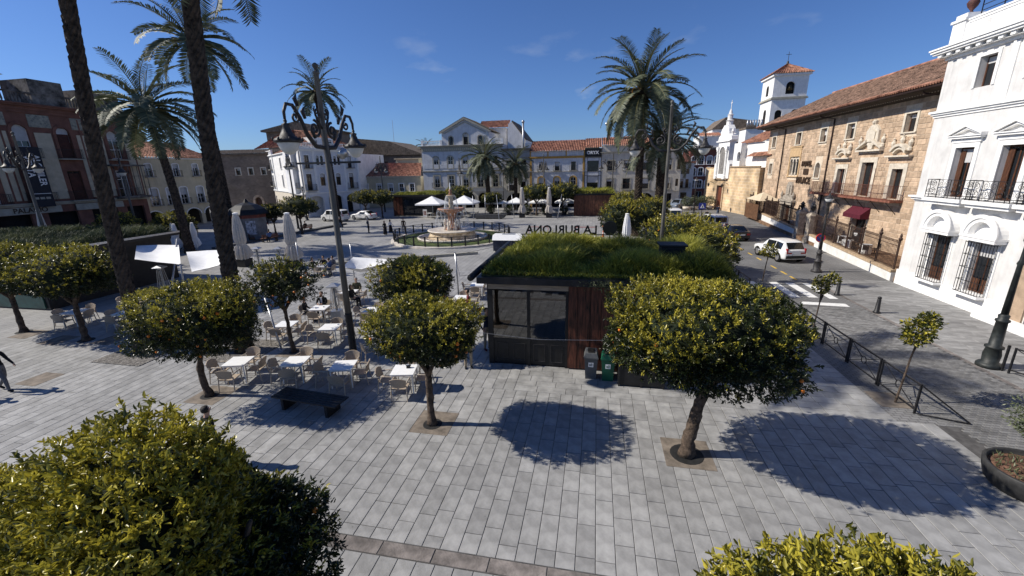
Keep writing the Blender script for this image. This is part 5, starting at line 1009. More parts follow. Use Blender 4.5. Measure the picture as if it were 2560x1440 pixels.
bays_ = [1.8,5.6,9.4,13.2,16.9,21.9]; ops = [(x-.65,x+.65,9.7,12.9,.6) for x in bays_]+[(x-.65,x+.65,5.1,8.3) for x in bays_]; wall(t, W, 9.6, 10, ops, M_brick, 4.8); wall(t, W, 4.8, 10, [(i*4.2+.8,i*4.2+3.6,0,3.9) for i in range(5)]+[(21.5,23.6,0,3.9)], M_brick, 0, 0, 'shop_front'); MB().box(.3,W,.6,.7,0,4.6).build('shop_wall', M_dark, t)
for i, x in enumerate(bays_):
    dk = i in (4,); fr_ = M_woodf if dk else M_whitef
    win(t, x-.65, x+.65, 9.7, 12.9, fr_, 2, 3, .18, .08); win(t, x-.65, x+.65, 5.1, 8.3, fr_, 2, 3, .18, .08); trim(t, x-.65, x+.65, 9.7, 12.9, .3, .08, M_brick, .6, False); balcony(t, x-1.1, x+1.1, 9.6, .6, 1.0); balcony(t, x-1.2, x+1.2, 5.05, .7, 1.0)
    for z_ in ((9.8,12.2),(5.2,8.0)):
        if dk: MB().box(x-.5,x+.5,.1,.16,*z_).build('closed_shutter', mat('dark red shutter', (.06,.018,.012), .7, .2, 3.), t)
for a, b in ((-.0,.9),(2.7,4.65),(6.55,8.4),(10.4,12.2),(14.2,15.9),(18.0,19.4),(20.2,20.9),(23.0,24.1)):
    MB().box(a+.12,b-.12,-.04,0,5.3,12.2).build('cream_panel', M_crm, t); MB().box(a-.1,b+.1,-.05,0,12.75,14.0).build('tile_frieze', M_azu, t)

for x in (3.3,4.05,11.0,11.6,18.5,18.95): MB().box(x,x+.16,-.06,-.041,5.3,13.9).build('pilaster_strip', M_brick, t)
cornice(t, 0, W, 14.1, ((.3,.1),(.35,.2),(.16,.5),(.12,.65)), M_brick, 'main_cornice')
cornice(t, 0, W, 4.7, ((.2,.15),(.14,.3)), M_greytrim, 'shop_cornice'); M_old = mat('blackened parapet', (.16,.145,.13), .95, .4, 1.5, .4); balustrade(t, 0, W-1, 15.03, 1.2, M_old, .3)
MB().box(W-4.6,W-.5,.0,4,15.03,17.2).build('parapet_block', M_old, t); MB().box(W-9,W-6,.2,4,15.03,17.6).build('parapet_block', M_old, t); MB().box(0,9,2.5,8,15,18.2).build('roof_storey', M_white, t); MB().lathe([(4.2,18.2),(.1,20.2)], 4, (12.5,6.5,0), PI/4).build('glazed_roof', mat('grey green glazing', (.3,.34,.33), .4, .08, 2.), t)
for z_ in ((4.9,5.2),(8.8,9.0)): MB().box(20.4,W+.1,-.95,0,*z_).build('gallery_slab', M_old, t)
g2 = MB()
for i in range(8): x = 20.45+i*(W-20.4)/7; g2.beam((x,-.9,5.2),(x,-.9,8.8),.06)
for z in (6.2,7.6): g2.beam((20.4,-.9,z),(W+.1,-.9,z),.05)
g2.build('gallery_glazing_bars', M_old, t)
for a, b, k in ((9.2,14.6,'palacio'),(16.0,21.0,'lacasa')): MB().box(a,b,-.28,-.15,3.95,4.65).build('shop_sign', M_greytrim, t); put(k, t, ((a+b)/2,-.31,4.1))
bn = thing('rental_banner', 'black hanging banner with white rental lettering on the red tiled house', 'banner', (-58.5+.75,34.9,0), PI/2); MB().box(-.95,.95,-.02,.02,4.6,10.7).build('cloth', mat('black banner', (.02,.022,.03), .7, .1, 3.), bn)
put('alquiler', bn, (.2,-.035,8.35), (PI/2,PI/2,0), (.6,.72,1)); put('venta', bn, (-.55,-.035,8.75), (PI/2,PI/2,0), (.6,.72,1))
for x in (-.5,0,.5): MB().box(x-.19,x+.19,-.034,-.021,5.4,5.62).build('small_print', M_greytrim, bn)
MB().box(-.85,.85,-.034,-.021,5.95,6.0).build('white_rule', M_wletter, bn)
# ------------------------------------------------------------------ orange trees
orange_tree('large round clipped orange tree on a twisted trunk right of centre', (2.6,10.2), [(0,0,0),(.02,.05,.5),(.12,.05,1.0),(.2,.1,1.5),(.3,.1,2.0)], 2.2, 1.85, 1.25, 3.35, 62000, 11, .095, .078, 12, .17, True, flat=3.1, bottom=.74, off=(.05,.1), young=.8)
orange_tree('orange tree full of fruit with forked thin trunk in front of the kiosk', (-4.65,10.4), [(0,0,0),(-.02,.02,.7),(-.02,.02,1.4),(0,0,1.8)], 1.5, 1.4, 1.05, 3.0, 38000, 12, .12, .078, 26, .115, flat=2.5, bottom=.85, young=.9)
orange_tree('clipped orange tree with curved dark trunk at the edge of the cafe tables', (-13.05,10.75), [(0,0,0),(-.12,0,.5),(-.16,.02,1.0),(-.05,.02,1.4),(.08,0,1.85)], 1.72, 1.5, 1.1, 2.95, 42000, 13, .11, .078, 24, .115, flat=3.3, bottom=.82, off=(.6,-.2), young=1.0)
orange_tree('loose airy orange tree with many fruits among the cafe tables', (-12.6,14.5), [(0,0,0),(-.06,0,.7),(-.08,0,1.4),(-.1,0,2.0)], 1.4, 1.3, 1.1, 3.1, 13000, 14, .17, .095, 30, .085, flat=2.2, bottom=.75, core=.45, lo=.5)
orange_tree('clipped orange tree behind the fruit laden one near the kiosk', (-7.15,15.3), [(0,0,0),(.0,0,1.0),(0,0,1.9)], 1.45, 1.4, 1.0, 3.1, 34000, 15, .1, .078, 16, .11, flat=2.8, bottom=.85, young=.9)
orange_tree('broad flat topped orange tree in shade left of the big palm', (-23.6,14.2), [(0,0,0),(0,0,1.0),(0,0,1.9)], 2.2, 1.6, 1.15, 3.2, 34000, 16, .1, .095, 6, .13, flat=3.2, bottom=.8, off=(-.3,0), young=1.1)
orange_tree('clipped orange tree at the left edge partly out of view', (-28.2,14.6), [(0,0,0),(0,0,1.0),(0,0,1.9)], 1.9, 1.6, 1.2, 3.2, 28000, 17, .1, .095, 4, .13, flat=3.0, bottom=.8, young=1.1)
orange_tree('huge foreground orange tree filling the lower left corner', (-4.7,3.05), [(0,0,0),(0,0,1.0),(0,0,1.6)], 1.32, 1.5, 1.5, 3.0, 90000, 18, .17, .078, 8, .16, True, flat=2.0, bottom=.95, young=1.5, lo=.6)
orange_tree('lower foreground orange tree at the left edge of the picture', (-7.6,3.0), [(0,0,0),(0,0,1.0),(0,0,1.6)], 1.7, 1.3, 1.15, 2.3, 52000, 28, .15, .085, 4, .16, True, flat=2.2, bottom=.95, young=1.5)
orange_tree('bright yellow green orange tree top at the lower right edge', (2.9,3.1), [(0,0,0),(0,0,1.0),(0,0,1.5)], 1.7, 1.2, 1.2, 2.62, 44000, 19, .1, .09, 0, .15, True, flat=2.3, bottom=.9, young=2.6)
# far clipped trees share two crowns
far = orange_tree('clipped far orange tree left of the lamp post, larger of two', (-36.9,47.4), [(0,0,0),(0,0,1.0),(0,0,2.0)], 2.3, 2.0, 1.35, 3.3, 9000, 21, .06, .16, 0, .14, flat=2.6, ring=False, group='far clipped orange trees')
for lb, p, s in (('clipped far orange tree left of the lamp post, smaller of two',(-41.0,47.6),.82),('clipped far orange tree in front of palace arcade',(-38.2,65.6),1.0),('clipped far orange tree touching the dark far kiosk',(-35.4,65.9),.98),
    ('clipped tree behind the left fountain parasol',(-23.5,71),1.05),('small clipped tree by the gabled house arcade',(-17.6,71),.8),('clipped tree between the two far closed umbrellas',(-9.6,69.5),1.08),('clipped tree right of the far closed umbrellas',(-5.3,70),1.12)):
    dup(far, lb, (*p,0), s*9, None, s)
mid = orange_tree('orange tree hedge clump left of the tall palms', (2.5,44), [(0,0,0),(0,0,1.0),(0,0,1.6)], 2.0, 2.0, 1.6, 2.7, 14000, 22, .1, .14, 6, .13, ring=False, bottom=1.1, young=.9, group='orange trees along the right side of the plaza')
for lb, p, s in (('orange tree beyond the closed striped umbrella',(3.6,50),1.1),('orange tree under the taller palm',(5.6,47),1.0),('orange tree beside the grey lamp pole behind the kiosk',(5.2,29.5),1.0),('orange tree with visible fruit at the right end of the kiosk',(6.5,26.6),.92),('orange tree between lamp pole and street railing',(6.6,31.5),.95),
    ('orange tree top showing above the left kiosk roof',(-46,33),.95),('round clipped orange tree behind the left kiosk near white parasols',(-43.5,36.5),.9)):
    dup(mid, lb, (*p,0), s*7, None, s)
# young street trees
def young_tree(label, loc, h, crowns, seed, r=.03, lean=(0,0)):
    t = thing('young_tree', label, 'tree', (*loc,0)); g = np.random.default_rng(seed); b = MB(); top = Vector((lean[0],lean[1],h))
    pts = [(0,0,0),(lean[0]*.1+.02,0,h*.35),(lean[0]*.5,lean[1]*.5,h*.7),tuple(top)]; b.tube(interp(pts, 10), [r*(1-.04*i) for i in range(11)], 7); P, N, A_ = [], [], []
    for cx, cy, cz, rr, n in crowns:
        p, nr, k = crown_pts(n, rr, rr, rr*.85, seed+int(cz*10), .15, .35, 2.1, .8, g); P.append(p+np.array([cx,cy,cz])); nr[:,2] += .3; N.append(nr); A_.append(g.uniform(.25,.95,n)); b.tube([pts[2], (cx*.6+lean[0]*.3,cy*.6,cz-rr*.5), (cx,cy,cz)], [r*.6,r*.45,r*.2], 5)
    b.build('trunk', M_bark, t); link('crown', leaf_mesh('crown', np.vstack(P), np.vstack(N), np.concatenate(A_), .12, .062, M_leaf, .3, .8, True, g), t); return t
young_tree('young street tree with small leaning crown nearest the railing end', (9.6,13.95), 2.2, [(.35,.25,2.35,.42,420),(.62,.42,2.65,.3,260),(.1,.05,2.15,.3,220)], 31, .035, (.35,.2))
young_tree('young street tree with two tiered crown midway along the railing', (9.65,19.6), 2.1, [(.1,.1,2.2,.34,260),(.5,.2,2.55,.32,240),(-.05,0,2.55,.22,120)], 32, .035, (.2,.1))
young_tree('small round young street tree in front of the white SUV', (11.0,29.4), 1.7, [(.1,0,1.95,.52,700)], 33, .04, (.15,0))
# planter with olive at the right edge
t = thing('olive_planter', 'round dark planter with young olive tree at the right edge', 'planter', (10.15,10.2,0)); M_plant = mat('charcoal planter', (.03,.03,.03), .6, .2, 5., .15)
MB().lathe([(.72,0),(.8,.1),(.86,.34),(.88,.5),(.84,.54),(.79,.5),(.79,.4)], 30).build('bowl', M_plant, t, True); MB().lathe([(.01,.36),(.8,.37),(.79,.41),(.4,.45),(.02,.46)], 24).build('soil', mat('reddish soil', (.16,.085,.055), .95, .35, 9., .8), t)
g = np.random.default_rng(41); MB().tube(interp([(0,0,.4),(.3,.15,.9),(.42,.3,1.6)], 8), .03, 7).build('trunk', mat('pale olive stem', (.36,.28,.19), .8, .15, 8.), t)
p, nr, k = crown_pts(5200, .62, .62, .6, 41, .2, .2, 2.1, 1, g); M_olive = leafmat('olive leaves', (.03,.04,.02), (.09,.11,.055), (.2,.22,.12), .1)
link('crown', leaf_mesh('crown', p+np.array([.3,.3,1.45]), nr, g.uniform(.1,.9,5200), .1, .032, M_olive, .2, .9, False, g), t); p = np.c_[g.uniform(-.7,.7,(420,2)), np.full(420,.44)]; p = p[(p[:,0]**2+p[:,1]**2) < .5]
link('ground_plants', leaf_mesh('ground_plants', p, np.tile([0,0,1.],(len(p),1)), g.uniform(.2,.8,len(p)), .13, .03, M_olive, .2, .6, False, g), t)
# ------------------------------------------------------------------ palms
M_ptrunk = mat('palm trunk', (.06,.045,.034), .95, .4, 5., .8, bscale=22); M_frond = leafmat('palm leaflets', (.035,.047,.025), (.09,.11,.06), (.21,.22,.13), .15, .62); M_rachis = mat('palm rachis', (.16,.15,.06), .6, .2, 5.); M_date = mat('date stalks', (.42,.2,.04), .7, .2, 6.)
def frond_mesh(L_=4.2, seed=0, droop=1., nl=62, lw=.055, ll=.62):
    g = np.random.default_rng(seed); s = np.linspace(0, 1, 14); a0 = math.radians(68); X = []; x = z = 0; 
    for i in range(14):
        X.append((x,0,z)); a = a0-droop*1.9*s[i]**1.25; x += L_/13*math.cos(a); z += L_/13*math.sin(a)
    P = []; N = []; spine = np.array(X)
    for i in range(nl):
        u = .14+.86*i/(nl-1); k = min(int(u*13), 12); f_ = u*13-k; p = spine[k]*(1-f_)+spine[k+1]*f_; d = spine[k+1]-spine[k]; d /= np.linalg.norm(d); n = np.array([-d[2],0,d[0]])
        for sd in (-1,1):
            P.append(p); N.append(d*.75+np.array([0,sd*.95,0])+n*(.42-.25*u)+np.array([0,0,-.25*droop])+g.normal(0,.06,3))
    P, N = np.array(P), np.array(N); N /= np.linalg.norm(N, axis=1)[:,None]; u = np.repeat(np.linspace(0,1,nl), 2); LL = ll*np.sin(np.clip(.25+u*2.75,0,PI))**.6+.12
    V = []; F = []; A_ = []
    for i in range(len(P)):
        d = N[i]; w = np.cross(d, [0,0,1.]); w /= np.linalg.norm(w)+1e-9; b = len(V); l = LL[i]*g.uniform(.85,1.1); m_ = P[i]+d*l*.5; tip = P[i]+d*l+np.array([0,0,-.22*l*droop]); h = lw*.5
        V += [P[i]-w*h*.5, P[i]+w*h*.5, m_+w*h, m_-w*h, tip]; F += [(b,b+1,b+2,b+3),(b+3,b+2,b+4)]; A_ += [g.uniform(.1,.8)]*5
    r = MB(); r.tube([tuple(q) for q in spine], [.05*(1-.06*i) for i in range(14)], 5); b = len(V); V += [np.array(v) for v in r.v]; F += [tuple(b+i for i in f_) for f_ in r.f]; A_ += [.6]*len(r.v)
    me = bpy.data.meshes.new('frond'); me.from_pydata([tuple(v) for v in V], [], F); me.update(); at = me.attributes.new('leaf_tone', 'FLOAT', 'POINT'); at.data.foreach_set('value', A_); me.materials.append(M_frond); me.materials.append(M_rachis)
    k = len(F)-len(r.f); me.polygons.foreach_set('material_index', [0]*k+[1]*len(r.f)); return me
FR = [frond_mesh(4.2, i, d) for i, d in enumerate((.52,.66,.7,.64,.5))]; FRfar = [frond_mesh(4.2, 10+i, d, 34, .1, .7) for i, d in enumerate((.52,.66,.7,.64,.5))]
def palm(label, loc, h, r0, r1, nf=34, scale=1., lean=(0,0), seed=0, rings=None, far=False, dates=False, hang=1., group=None, el=(78,-32)):
    """date palm: scaly trunk of old leaf bases, crown of separate fronds"""
    t = thing('palm_tree', label, 'palm tree', (*loc,0), 0, group); g = random.Random(seed); b = MB(); n = 20; R_ = rings or int(h/.16)
    for i in range(R_+1):
        u = i/R_; r = (r0+(r1-r0)*u)*(1+.35*math.exp(-u*h*1.6)); cx, cy = lean[0]*u*u, lean[1]*u*u
        for j in range(n):
            k = 1+(.2 if (j+i) % 2 else -.04)+g.uniform(-.03,.05); a = 2*PI*j/n; b.v.append((cx+r*k*math.cos(a), cy+r*k*math.sin(a), h*u+(.06 if (j+i) % 2 else 0)))
    for i in range(R_):
        for j in range(n): b.f.append((i*n+j, i*n+(j+1) % n, (i+1)*n+(j+1) % n, (i+1)*n+j))
    b.f.append(tuple(R_*n+j for j in range(n))); b.build('trunk', M_ptrunk, t)
    top = (lean[0], lean[1], h); c = MB().lathe([(r1*1.0,-1.1*scale),(r1*1.7,-.5*scale),(r1*1.8,-.1*scale),(r1*1.2,.35*scale),(.05,.6*scale)], 12, lobes=6, amp=.12).build('crown', M_ptrunk, t, False, top); src = FRfar if far else FR
    for i in range(nf):
        u = i/(nf-1); e = math.radians(el[0]+(el[1]-el[0])*u)+g.uniform(-.1,.1); az = i*2.39996+g.uniform(-.2,.2); k = min(4, int(u*5+g.uniform(-.4,.4)) if u > 0 else 0); k = max(0, k)
        link('frond', src[k], c, (0,0,.1), (g.uniform(-.25,.25), math.radians(68)-e, az), scale*g.uniform(.88,1.1))
    if dates:
        d = MB()
        for i in range(5):
            a = i*1.3; P_ = [(.3*math.cos(a),.3*math.sin(a),.3),(1.0*math.cos(a),1.0*math.sin(a),.7),(1.5*math.cos(a),1.5*math.sin(a),.2)]; d.tube(P_, [.05,.05,.03], 5)
            for q in range(9): d.tube([P_[2], (P_[2][0]+g.uniform(-.25,.25), P_[2][1]+g.uniform(-.25,.25), P_[2][2]-g.uniform(.4,.8))], .03, 4)
        d.build('date_clusters', M_date, t, False, top)
    return t
palm('massive leaning palm trunk at far left rising out of the picture', (-19.4,13.55), 19.5, .225, .19, 20, 1.1, (1.8,.2), 1)
palm('massive straight palm trunk left of centre rising out of the picture', (-14.9,14.3), 17.6, .26, .22, 26, 1.15, (1.2,.2), 2, el=(80,-66))
palm('palm with slim curved trunk in front of the yellow arcaded house', (-40.0,34.5), 13.4, .34, .26, 42, 1.25, (-.9,-.3), 3, far=True, el=(80,-40))
palm('very tall palm behind the straight palm trunk', (-46.5,46.5), 22.5, .45, .34, 30, 1.6, (-.5,0), 4, far=True, el=(80,-35))
palm('tall palm seen behind the central lamp post', (-36.0,54.0), 17.6, .4, .3, 30, 1.05, (-.6,-.2), 5, far=True, el=(82,-35))
palm('tallest full palm with date stalks on the right side of the plaza', (4.5,48.3), 14.6, .36, .33, 60, 1.45, (-.2,-.3), 6, dates=True, el=(88,-50))
palm('shorter palm beside the tallest full palm', (7.0,50.5), 10.2, .4, .42, 42, 1.25, (0,0), 7, el=(82,-35))
palm('palm with heavy crown in front of the gabled house', (-19.8,78), 9.3, .38, .34, 44, 1.15, (-.6,0), 8, far=True, el=(80,-45))
palm('small palm in front of the narrow grey house', (-15.0,80), 8.2, .3, .28, 34, .95, (0,0), 9, far=True, el=(80,-45))
palm('distant palm on the skyline right of the convent', (-47,116), 13.5, .35, .3, 26, .85, (0,0), 10, far=True, rings=20)
t = thing('cypress_tree', 'dark ragged conifer behind the yellow arcaded house', 'tree', (-80,62,0)); MB().tube([(0,0,0),(0,0,17)], [.4,.15], 8).build('trunk', M_bark, t); g = np.random.default_rng(5); p, nr, k = crown_pts(5000, 3.2, 3.2, 4.4, 5, .25, .2, 2, 1.4, g)
link('crown', leaf_mesh('crown', p+np.array([0,0,14.]), nr, g.uniform(0,.35,5000), .5, .22, M_leaf, .3, .8, False, g), t)
# ------------------------------------------------------------------ distant hills
hb = MB(); n = 60
for i in range(n+1):
    x = -700+1400*i/n; hb.v += [(x,900,-1),(x,900,34+14*math.sin(i*.5)+8*math.sin(i*1.3+1))]
for i in range(n): hb.f.append((2*i,2*i+2,2*i+3,2*i+1))
for i in range(n+1): x = -700+1400*i/n; hb.v.append((x,1080,-1))
for i in range(n): hb.f.append((2*i+1,2*i+3,2*n+2+i+1,2*n+2+i))
kind(hb.build('hills', mat('wooded hills', (.075,.09,.07), 1, .15, .02, 0)), 'structure')
# ------------------------------------------------------------------ main kiosk with planted roof
M_blackm = mat('black metal cladding', (.014,.014,.015), .5, .2, 4., .1); M_plank = mat('dark red stained plank', (.10,.032,.018), .55, .45, 3., .35, rand=.25, stretch=(5,5,.5)); M_plank2 = mat('brown timber plank', (.13,.055,.032), .7, .35, 3., .3, rand=.25, stretch=(5,5,.5))
def clear_glass(name, tint=.5, refl=.16):
    if name in MATS: return MATS[name]
    M = bpy.data.materials.new(name); M.use_nodes = True; t_ = M.node_tree; t_.nodes.remove(t_.nodes['Principled BSDF']); tr = t_.nodes.new('ShaderNodeBsdfTransparent'); tr.inputs[0].default_value = (tint,tint,tint,1); gl = t_.nodes.new('ShaderNodeBsdfGlossy'); gl.inputs['Roughness'].default_value = .02
    fr = t_.nodes.new('ShaderNodeFresnel'); fr.inputs[0].default_value = 1.7; ad = t_.nodes.new('ShaderNodeMath'); ad.inputs[1].default_value = refl*.5; mx = t_.nodes.new('ShaderNodeMixShader'); t_.links.new(fr.outputs[0], ad.inputs[0]); t_.links.new(ad.outputs[0], mx.inputs[0]); t_.links.new(tr.outputs[0], mx.inputs[1]); t_.links.new(gl.outputs[0], mx.inputs[2]); t_.links.new(mx.outputs[0], t_.nodes['Material Output'].inputs[0]); MATS[name] = M; return M
M_kglass = clear_glass('kiosk glass')
M_grass = leafmat('wild roof grass', (.075,.09,.014), (.3,.31,.04), (.58,.52,.09), .38, .6); M_grass2 = leafmat('grey green roof plants', (.03,.04,.02), (.08,.10,.045), (.2,.2,.08), .15, .7); M_turf = mat('roof soil', (.045,.05,.02), 1, .3, 4., .5)
def grass_mesh(name, x0, x1, y0, y1, z, n, h, w, m, seed, edge=.3, lobes=1.):
    g = np.random.default_rng(seed); p = np.c_[g.uniform(x0,x1,n), g.uniform(y0,y1,n), np.full(n, z)]; e = np.minimum.reduce([p[:,0]-x0, x1-p[:,0], p[:,1]-y0, y1-p[:,1]]); u = np.clip(e/edge, .25, 1)
    c = np.zeros(n)
    for k in range(8): a = g.normal(0,1,2); a *= g.uniform(.9,3.)/np.linalg.norm(a); c += np.sin(p[:,:2]@a+g.uniform(0,6))
    c = .5+.5*np.tanh(c/2.2); H_ = h*(.45+.75*c*lobes)*u*g.uniform(.6,1.25,n); d = np.c_[g.normal(0,.38,n), g.normal(0,.38,n), np.ones(n)]; d /= np.linalg.norm(d, axis=1)[:,None]; s = g.normal(0,1,(n,3)); s[:,2] = 0; s /= np.linalg.norm(s, axis=1)[:,None]
    tip = p+d*H_[:,None]+np.c_[g.normal(0,.3,(n,2))*H_[:,None], np.zeros(n)]; mid = p+d*(H_*.55)[:,None]; W = (w*g.uniform(.6,1.3,n))[:,None]
    V = np.stack([p-s*W*.5, p+s*W*.5, mid+s*W*.45, mid-s*W*.45, tip], 1).reshape(-1,3); me = bpy.data.meshes.new(name); F = []
    i = np.arange(n)*5; me.vertices.add(len(V)); me.vertices.foreach_set('co', V.astype(np.float32).ravel()); T = np.stack([i,i+1,i+2, i,i+2,i+3, i+3,i+2,i+4], 1).reshape(-1); nf = n*3
    me.loops.add(nf*3); me.loops.foreach_set('vertex_index', T.astype(np.int32)); me.polygons.add(nf); me.polygons.foreach_set('loop_start', np.arange(0,nf*3,3,dtype=np.int32)); me.polygons.foreach_set('loop_total', np.full(nf,3,dtype=np.int32)); me.update(calc_edges=True)
    at = me.attributes.new('leaf_tone','FLOAT','POINT'); c2 = np.zeros(n)
    for k in range(6): a = g.normal(0,1,2); a *= g.uniform(.5,2.4)/np.linalg.norm(a); c2 += np.sin(p[:,:2]@a+g.uniform(0,6))
    ag = np.clip(.05+.3*c+.42*(.5+.5*np.tanh(c2/1.5))+g.normal(0,.2,n),0,1); v5 = np.stack([ag*.3,ag*.3,ag*.8,ag*.8,ag],1).ravel(); at.data.foreach_set('value', v5.astype(np.float32)); me.materials.append(m); return me
t = thing('cafe_kiosk', 'black cafe kiosk with wild grass roof, glazed front and red stained planks', 'kiosk', (0,0,0))
MB().box(-3.9,4.6,14.8,21.6,0,.06).build('floor', M_dark, t); MB().box(-4.25,5.05,14.42,22.1,3.36,3.6).build('roof_slab', M_blackm, t); MB().box(-3.95,4.65,14.75,21.7,3.15,3.355).build('fascia', M_blackm, t)
MB().box(-3.9,-.87,14.70,14.745,3.1,3.3).build('pale_lintel', mat('pale timber lintel', (.33,.27,.2), .8, .15, 4., stretch=(.5,4,4)), t)
for x, w in ((-3.95,.2),(-2.42,.12),(-.97,.1)): MB().box(x,x+w,14.74,14.86,0,3.14).build('mullion', M_blackm, t)
for x0, x1 in ((-3.75,-2.42),(-2.30,-.97)):
    MB().box(x0,x1,14.78,14.80,1.1,3.1).build('glass_pane', M_kglass, t); MB().box(x0,x1,14.77,14.81,1.04,1.1).build('glazing_bar', M_blackm, t); pb = MB().box(x0,x1,14.775,14.81,.06,1.04).build('lower_panel', M_blackm, t)
    for k in (0,1): xx = x0+.12+k*.66; fr = MB().box(xx,xx+.45,14.755,14.774,.2,.22).box(xx,xx+.45,14.755,14.774,.9,.92).box(xx,xx+.02,14.755,14.774,.22,.9).box(xx+.43,xx+.45,14.755,14.774,.22,.9).build('panel_moulding', M_lampiron, pb)
x = -.86; pi_ = 0
while x < 4.55:
    w = (.34,.46,.4,.3,.44)[pi_ % 5]; w = min(w, 4.58-x); MB().box(x,x+w-.012,14.68+(pi_ % 3)*.008,14.8,.05,3.3).build('plank', M_plank, t); x += w; pi_ += 1
for y0, y1 in ((14.9,17.2),(17.3,19.4),(19.5,21.5)):
    MB().box(-3.86,-3.84,y0,y1,.1,3.1).build('side_glass_pane', M_kglass, t); MB().box(-3.9,-3.8,y1,y1+.1,0,3.14).build('mullion', M_blackm, t)
MB().box(4.5,4.6,14.8,21.6,.05,3.3).build('end_wall', M_plank, t); MB().box(-3.9,4.5,21.5,21.6,.05,3.3).build('back_wall', M_plank, t); MB().box(-.8,-.7,14.9,21.5,.06,3.15).build('partition', M_dark, t)
MB().box(-3.6,-1.0,17.5,18.2,.06,1.1).build('bar_counter', mat('white counter', (.6,.6,.6), .5, .05, 3.), t); MB().box(-3.6,-1.0,20.9,21.4,.06,2.2).build('back_bar', mat('shelf unit', (.16,.15,.14), .6, .2, 2.), t)
kind(MB().box(-4.1,4.9,14.6,21.95,3.6,3.66).build('roof_soil', M_turf, t), 'stuff'); kind(link('roof_grass', grass_mesh('roof_grass', -4.1,4.9,14.62,21.7,3.65,60000,.66,.05,M_grass,3,.7), t), 'stuff')
b = MB().tube([(-4.5,14.5,3.55),(-4.5,21.9,3.6)], .13, 10); b.build('rolled_awning', M_blackm, t, True); MB().beam((-4.4,15.2,3.4),(-4.4,20.5,3.4),.05).build('awning_arm', M_steel, t)
lv = MB().box(2.5,3.35,16.4,17.1,3.66,4.5).box(2.42,3.43,16.32,17.18,4.5,4.56)
for i in range(6): lv.box(2.52,3.33,16.36,16.4,3.76+i*.12,3.82+i*.12)
lv.build('roof_vent_unit', M_blackm, t)
o = put('burlona', t, (-1.75,22.0,4.12), (PI/2,0,PI)); MB().lathe([(.36,-.03),(.36,.03)], 24).build('round_logo_plate', M_letter, t, False, (.75,22.0,4.42)).rotation_euler = (PI/2,0,0)
sr = MB().box(-3.9,1.2,21.98,22.02,4.05,4.1)
for x in (-3.8,-2.2,-.6,.75): sr.box(x-.02,x+.02,21.98,22.02,3.6,4.05)
sr.build('sign_rail', M_letter, t)
g = np.random.default_rng(8); p = np.c_[g.normal(.35,.35,260), 14.45-np.abs(g.normal(0,.12,260)), 3.62-np.abs(g.normal(0,.16,260))]; link('trailing_plant', leaf_mesh('trailing_plant', p, np.tile([.4,-.5,-.2],(260,1)), g.uniform(.2,.8,260), .14, .03, M_grass2, .2, .7, False, g), t)
t = thing('service_cabinet', 'low black service cabinet in front of the kiosk under the round tree', 'cabinet', (1.75,14.05,0)); MB().box(-.78,.78,-.4,.4,.06,1.0).build('body', M_blackm, t); MB().box(-.82,.82,-.43,.43,1.0,1.05).build('top', M_blackm, t)
for x in (-.77,-.02,.73): MB().box(x,x+.05,-.42,-.36,0,1.0).build('post', M_iron, t)
def bin_(label, loc, m):
    t = thing('recycling_bin', label, 'bin', (*loc,0)); b = MB(); w0, w1 = .19, .235; b.v += [(-w0,-w0,.0),(w0,-w0,.0),(w0,w0,.0),(-w0,w0,.0),(-w1,-w1,.82),(w1,-w1,.82),(w1,w1,.82),(-w1,w1,.82)]; b.f += [(0,3,2,1),(4,5,6,7),(0,1,5,4),(1,2,6,5),(2,3,7,6),(3,0,4,7)]; b.build('body', m, t)
    l_ = MB().box(-.26,.26,-.26,.26,.825,.87); l_.v += [(-.25,-.25,.872),(.25,-.25,.872),(.25,.25,.872),(-.25,.25,.872),(-.2,-.2,1.02),(.2,-.2,1.02),(.2,.22,1.06),(-.2,.22,1.06)]; n = len(l_.v)-8; l_.f += [tuple(n+i for i in f_) for f_ in ((4,5,6,7),(0,1,5,4),(1,2,6,5),(2,3,7,6),(3,0,4,7))]; lid = l_.build('lid', m, t); MB().q((-.12,-.16,1.04),(.12,-.16,1.04),(.12,.16,1.07),(-.12,.16,1.07)).build('opening', M_dark, lid)
    MB().q((-.09,-.232,.5),(.09,-.232,.5),(.09,-.238,.68),(-.09,-.238,.68)).build('sticker', M_tablew, t); s = MB(); s.cb(-.03,-.24,.58,.05,.004,.06).cb(.03,-.24,.6,.03,.004,.1); s.build('sticker_symbol', m, t); return t
bin_('grey recycling bin, left of the two by the red planks', (.02,14.2), mat('grey plastic', (.09,.095,.10), .45, .08, 5., .05)); bin_('green recycling bin, right of the two by the red planks', (.62,14.15), mat('green plastic', (.012,.10,.055), .45, .08, 5., .05))
# ------------------------------------------------------------------ other kiosks
t = thing('left_kiosk', 'long low kiosk with scrubby planted roof at the left', 'kiosk', (0,0,0)); MB().box(-45,-31.2,17.6,25.6,0,3.2).build('body', M_blackm, t); MB().box(-45.4,-30.8,17.2,26,3.2,3.45).build('roof_slab', M_blackm, t); MB().box(-45.45,-30.75,17.13,17.2,3.38,3.5).box(-30.8,-30.73,17.13,26.05,3.38,3.5).build('roof_edge_trim', M_steel, t); kind(link('roof_plants', grass_mesh('roof_plants', -45.2,-31,17.3,25.9,3.45,36000,.55,.05,M_grass2,5,.5), t), 'stuff')
for i in range(6): MB().box(-44.8+i*2.25,-42.7+i*2.25,17.52,17.6,.1,1.3).build('teal_panel', mat('dark teal panel', (.02,.07,.06), .5, .2, 2.), t); MB().box(-44.8+i*2.25,-42.7+i*2.25,17.56,17.59,1.35,3.0).build('glass_pane', M_glass, t)
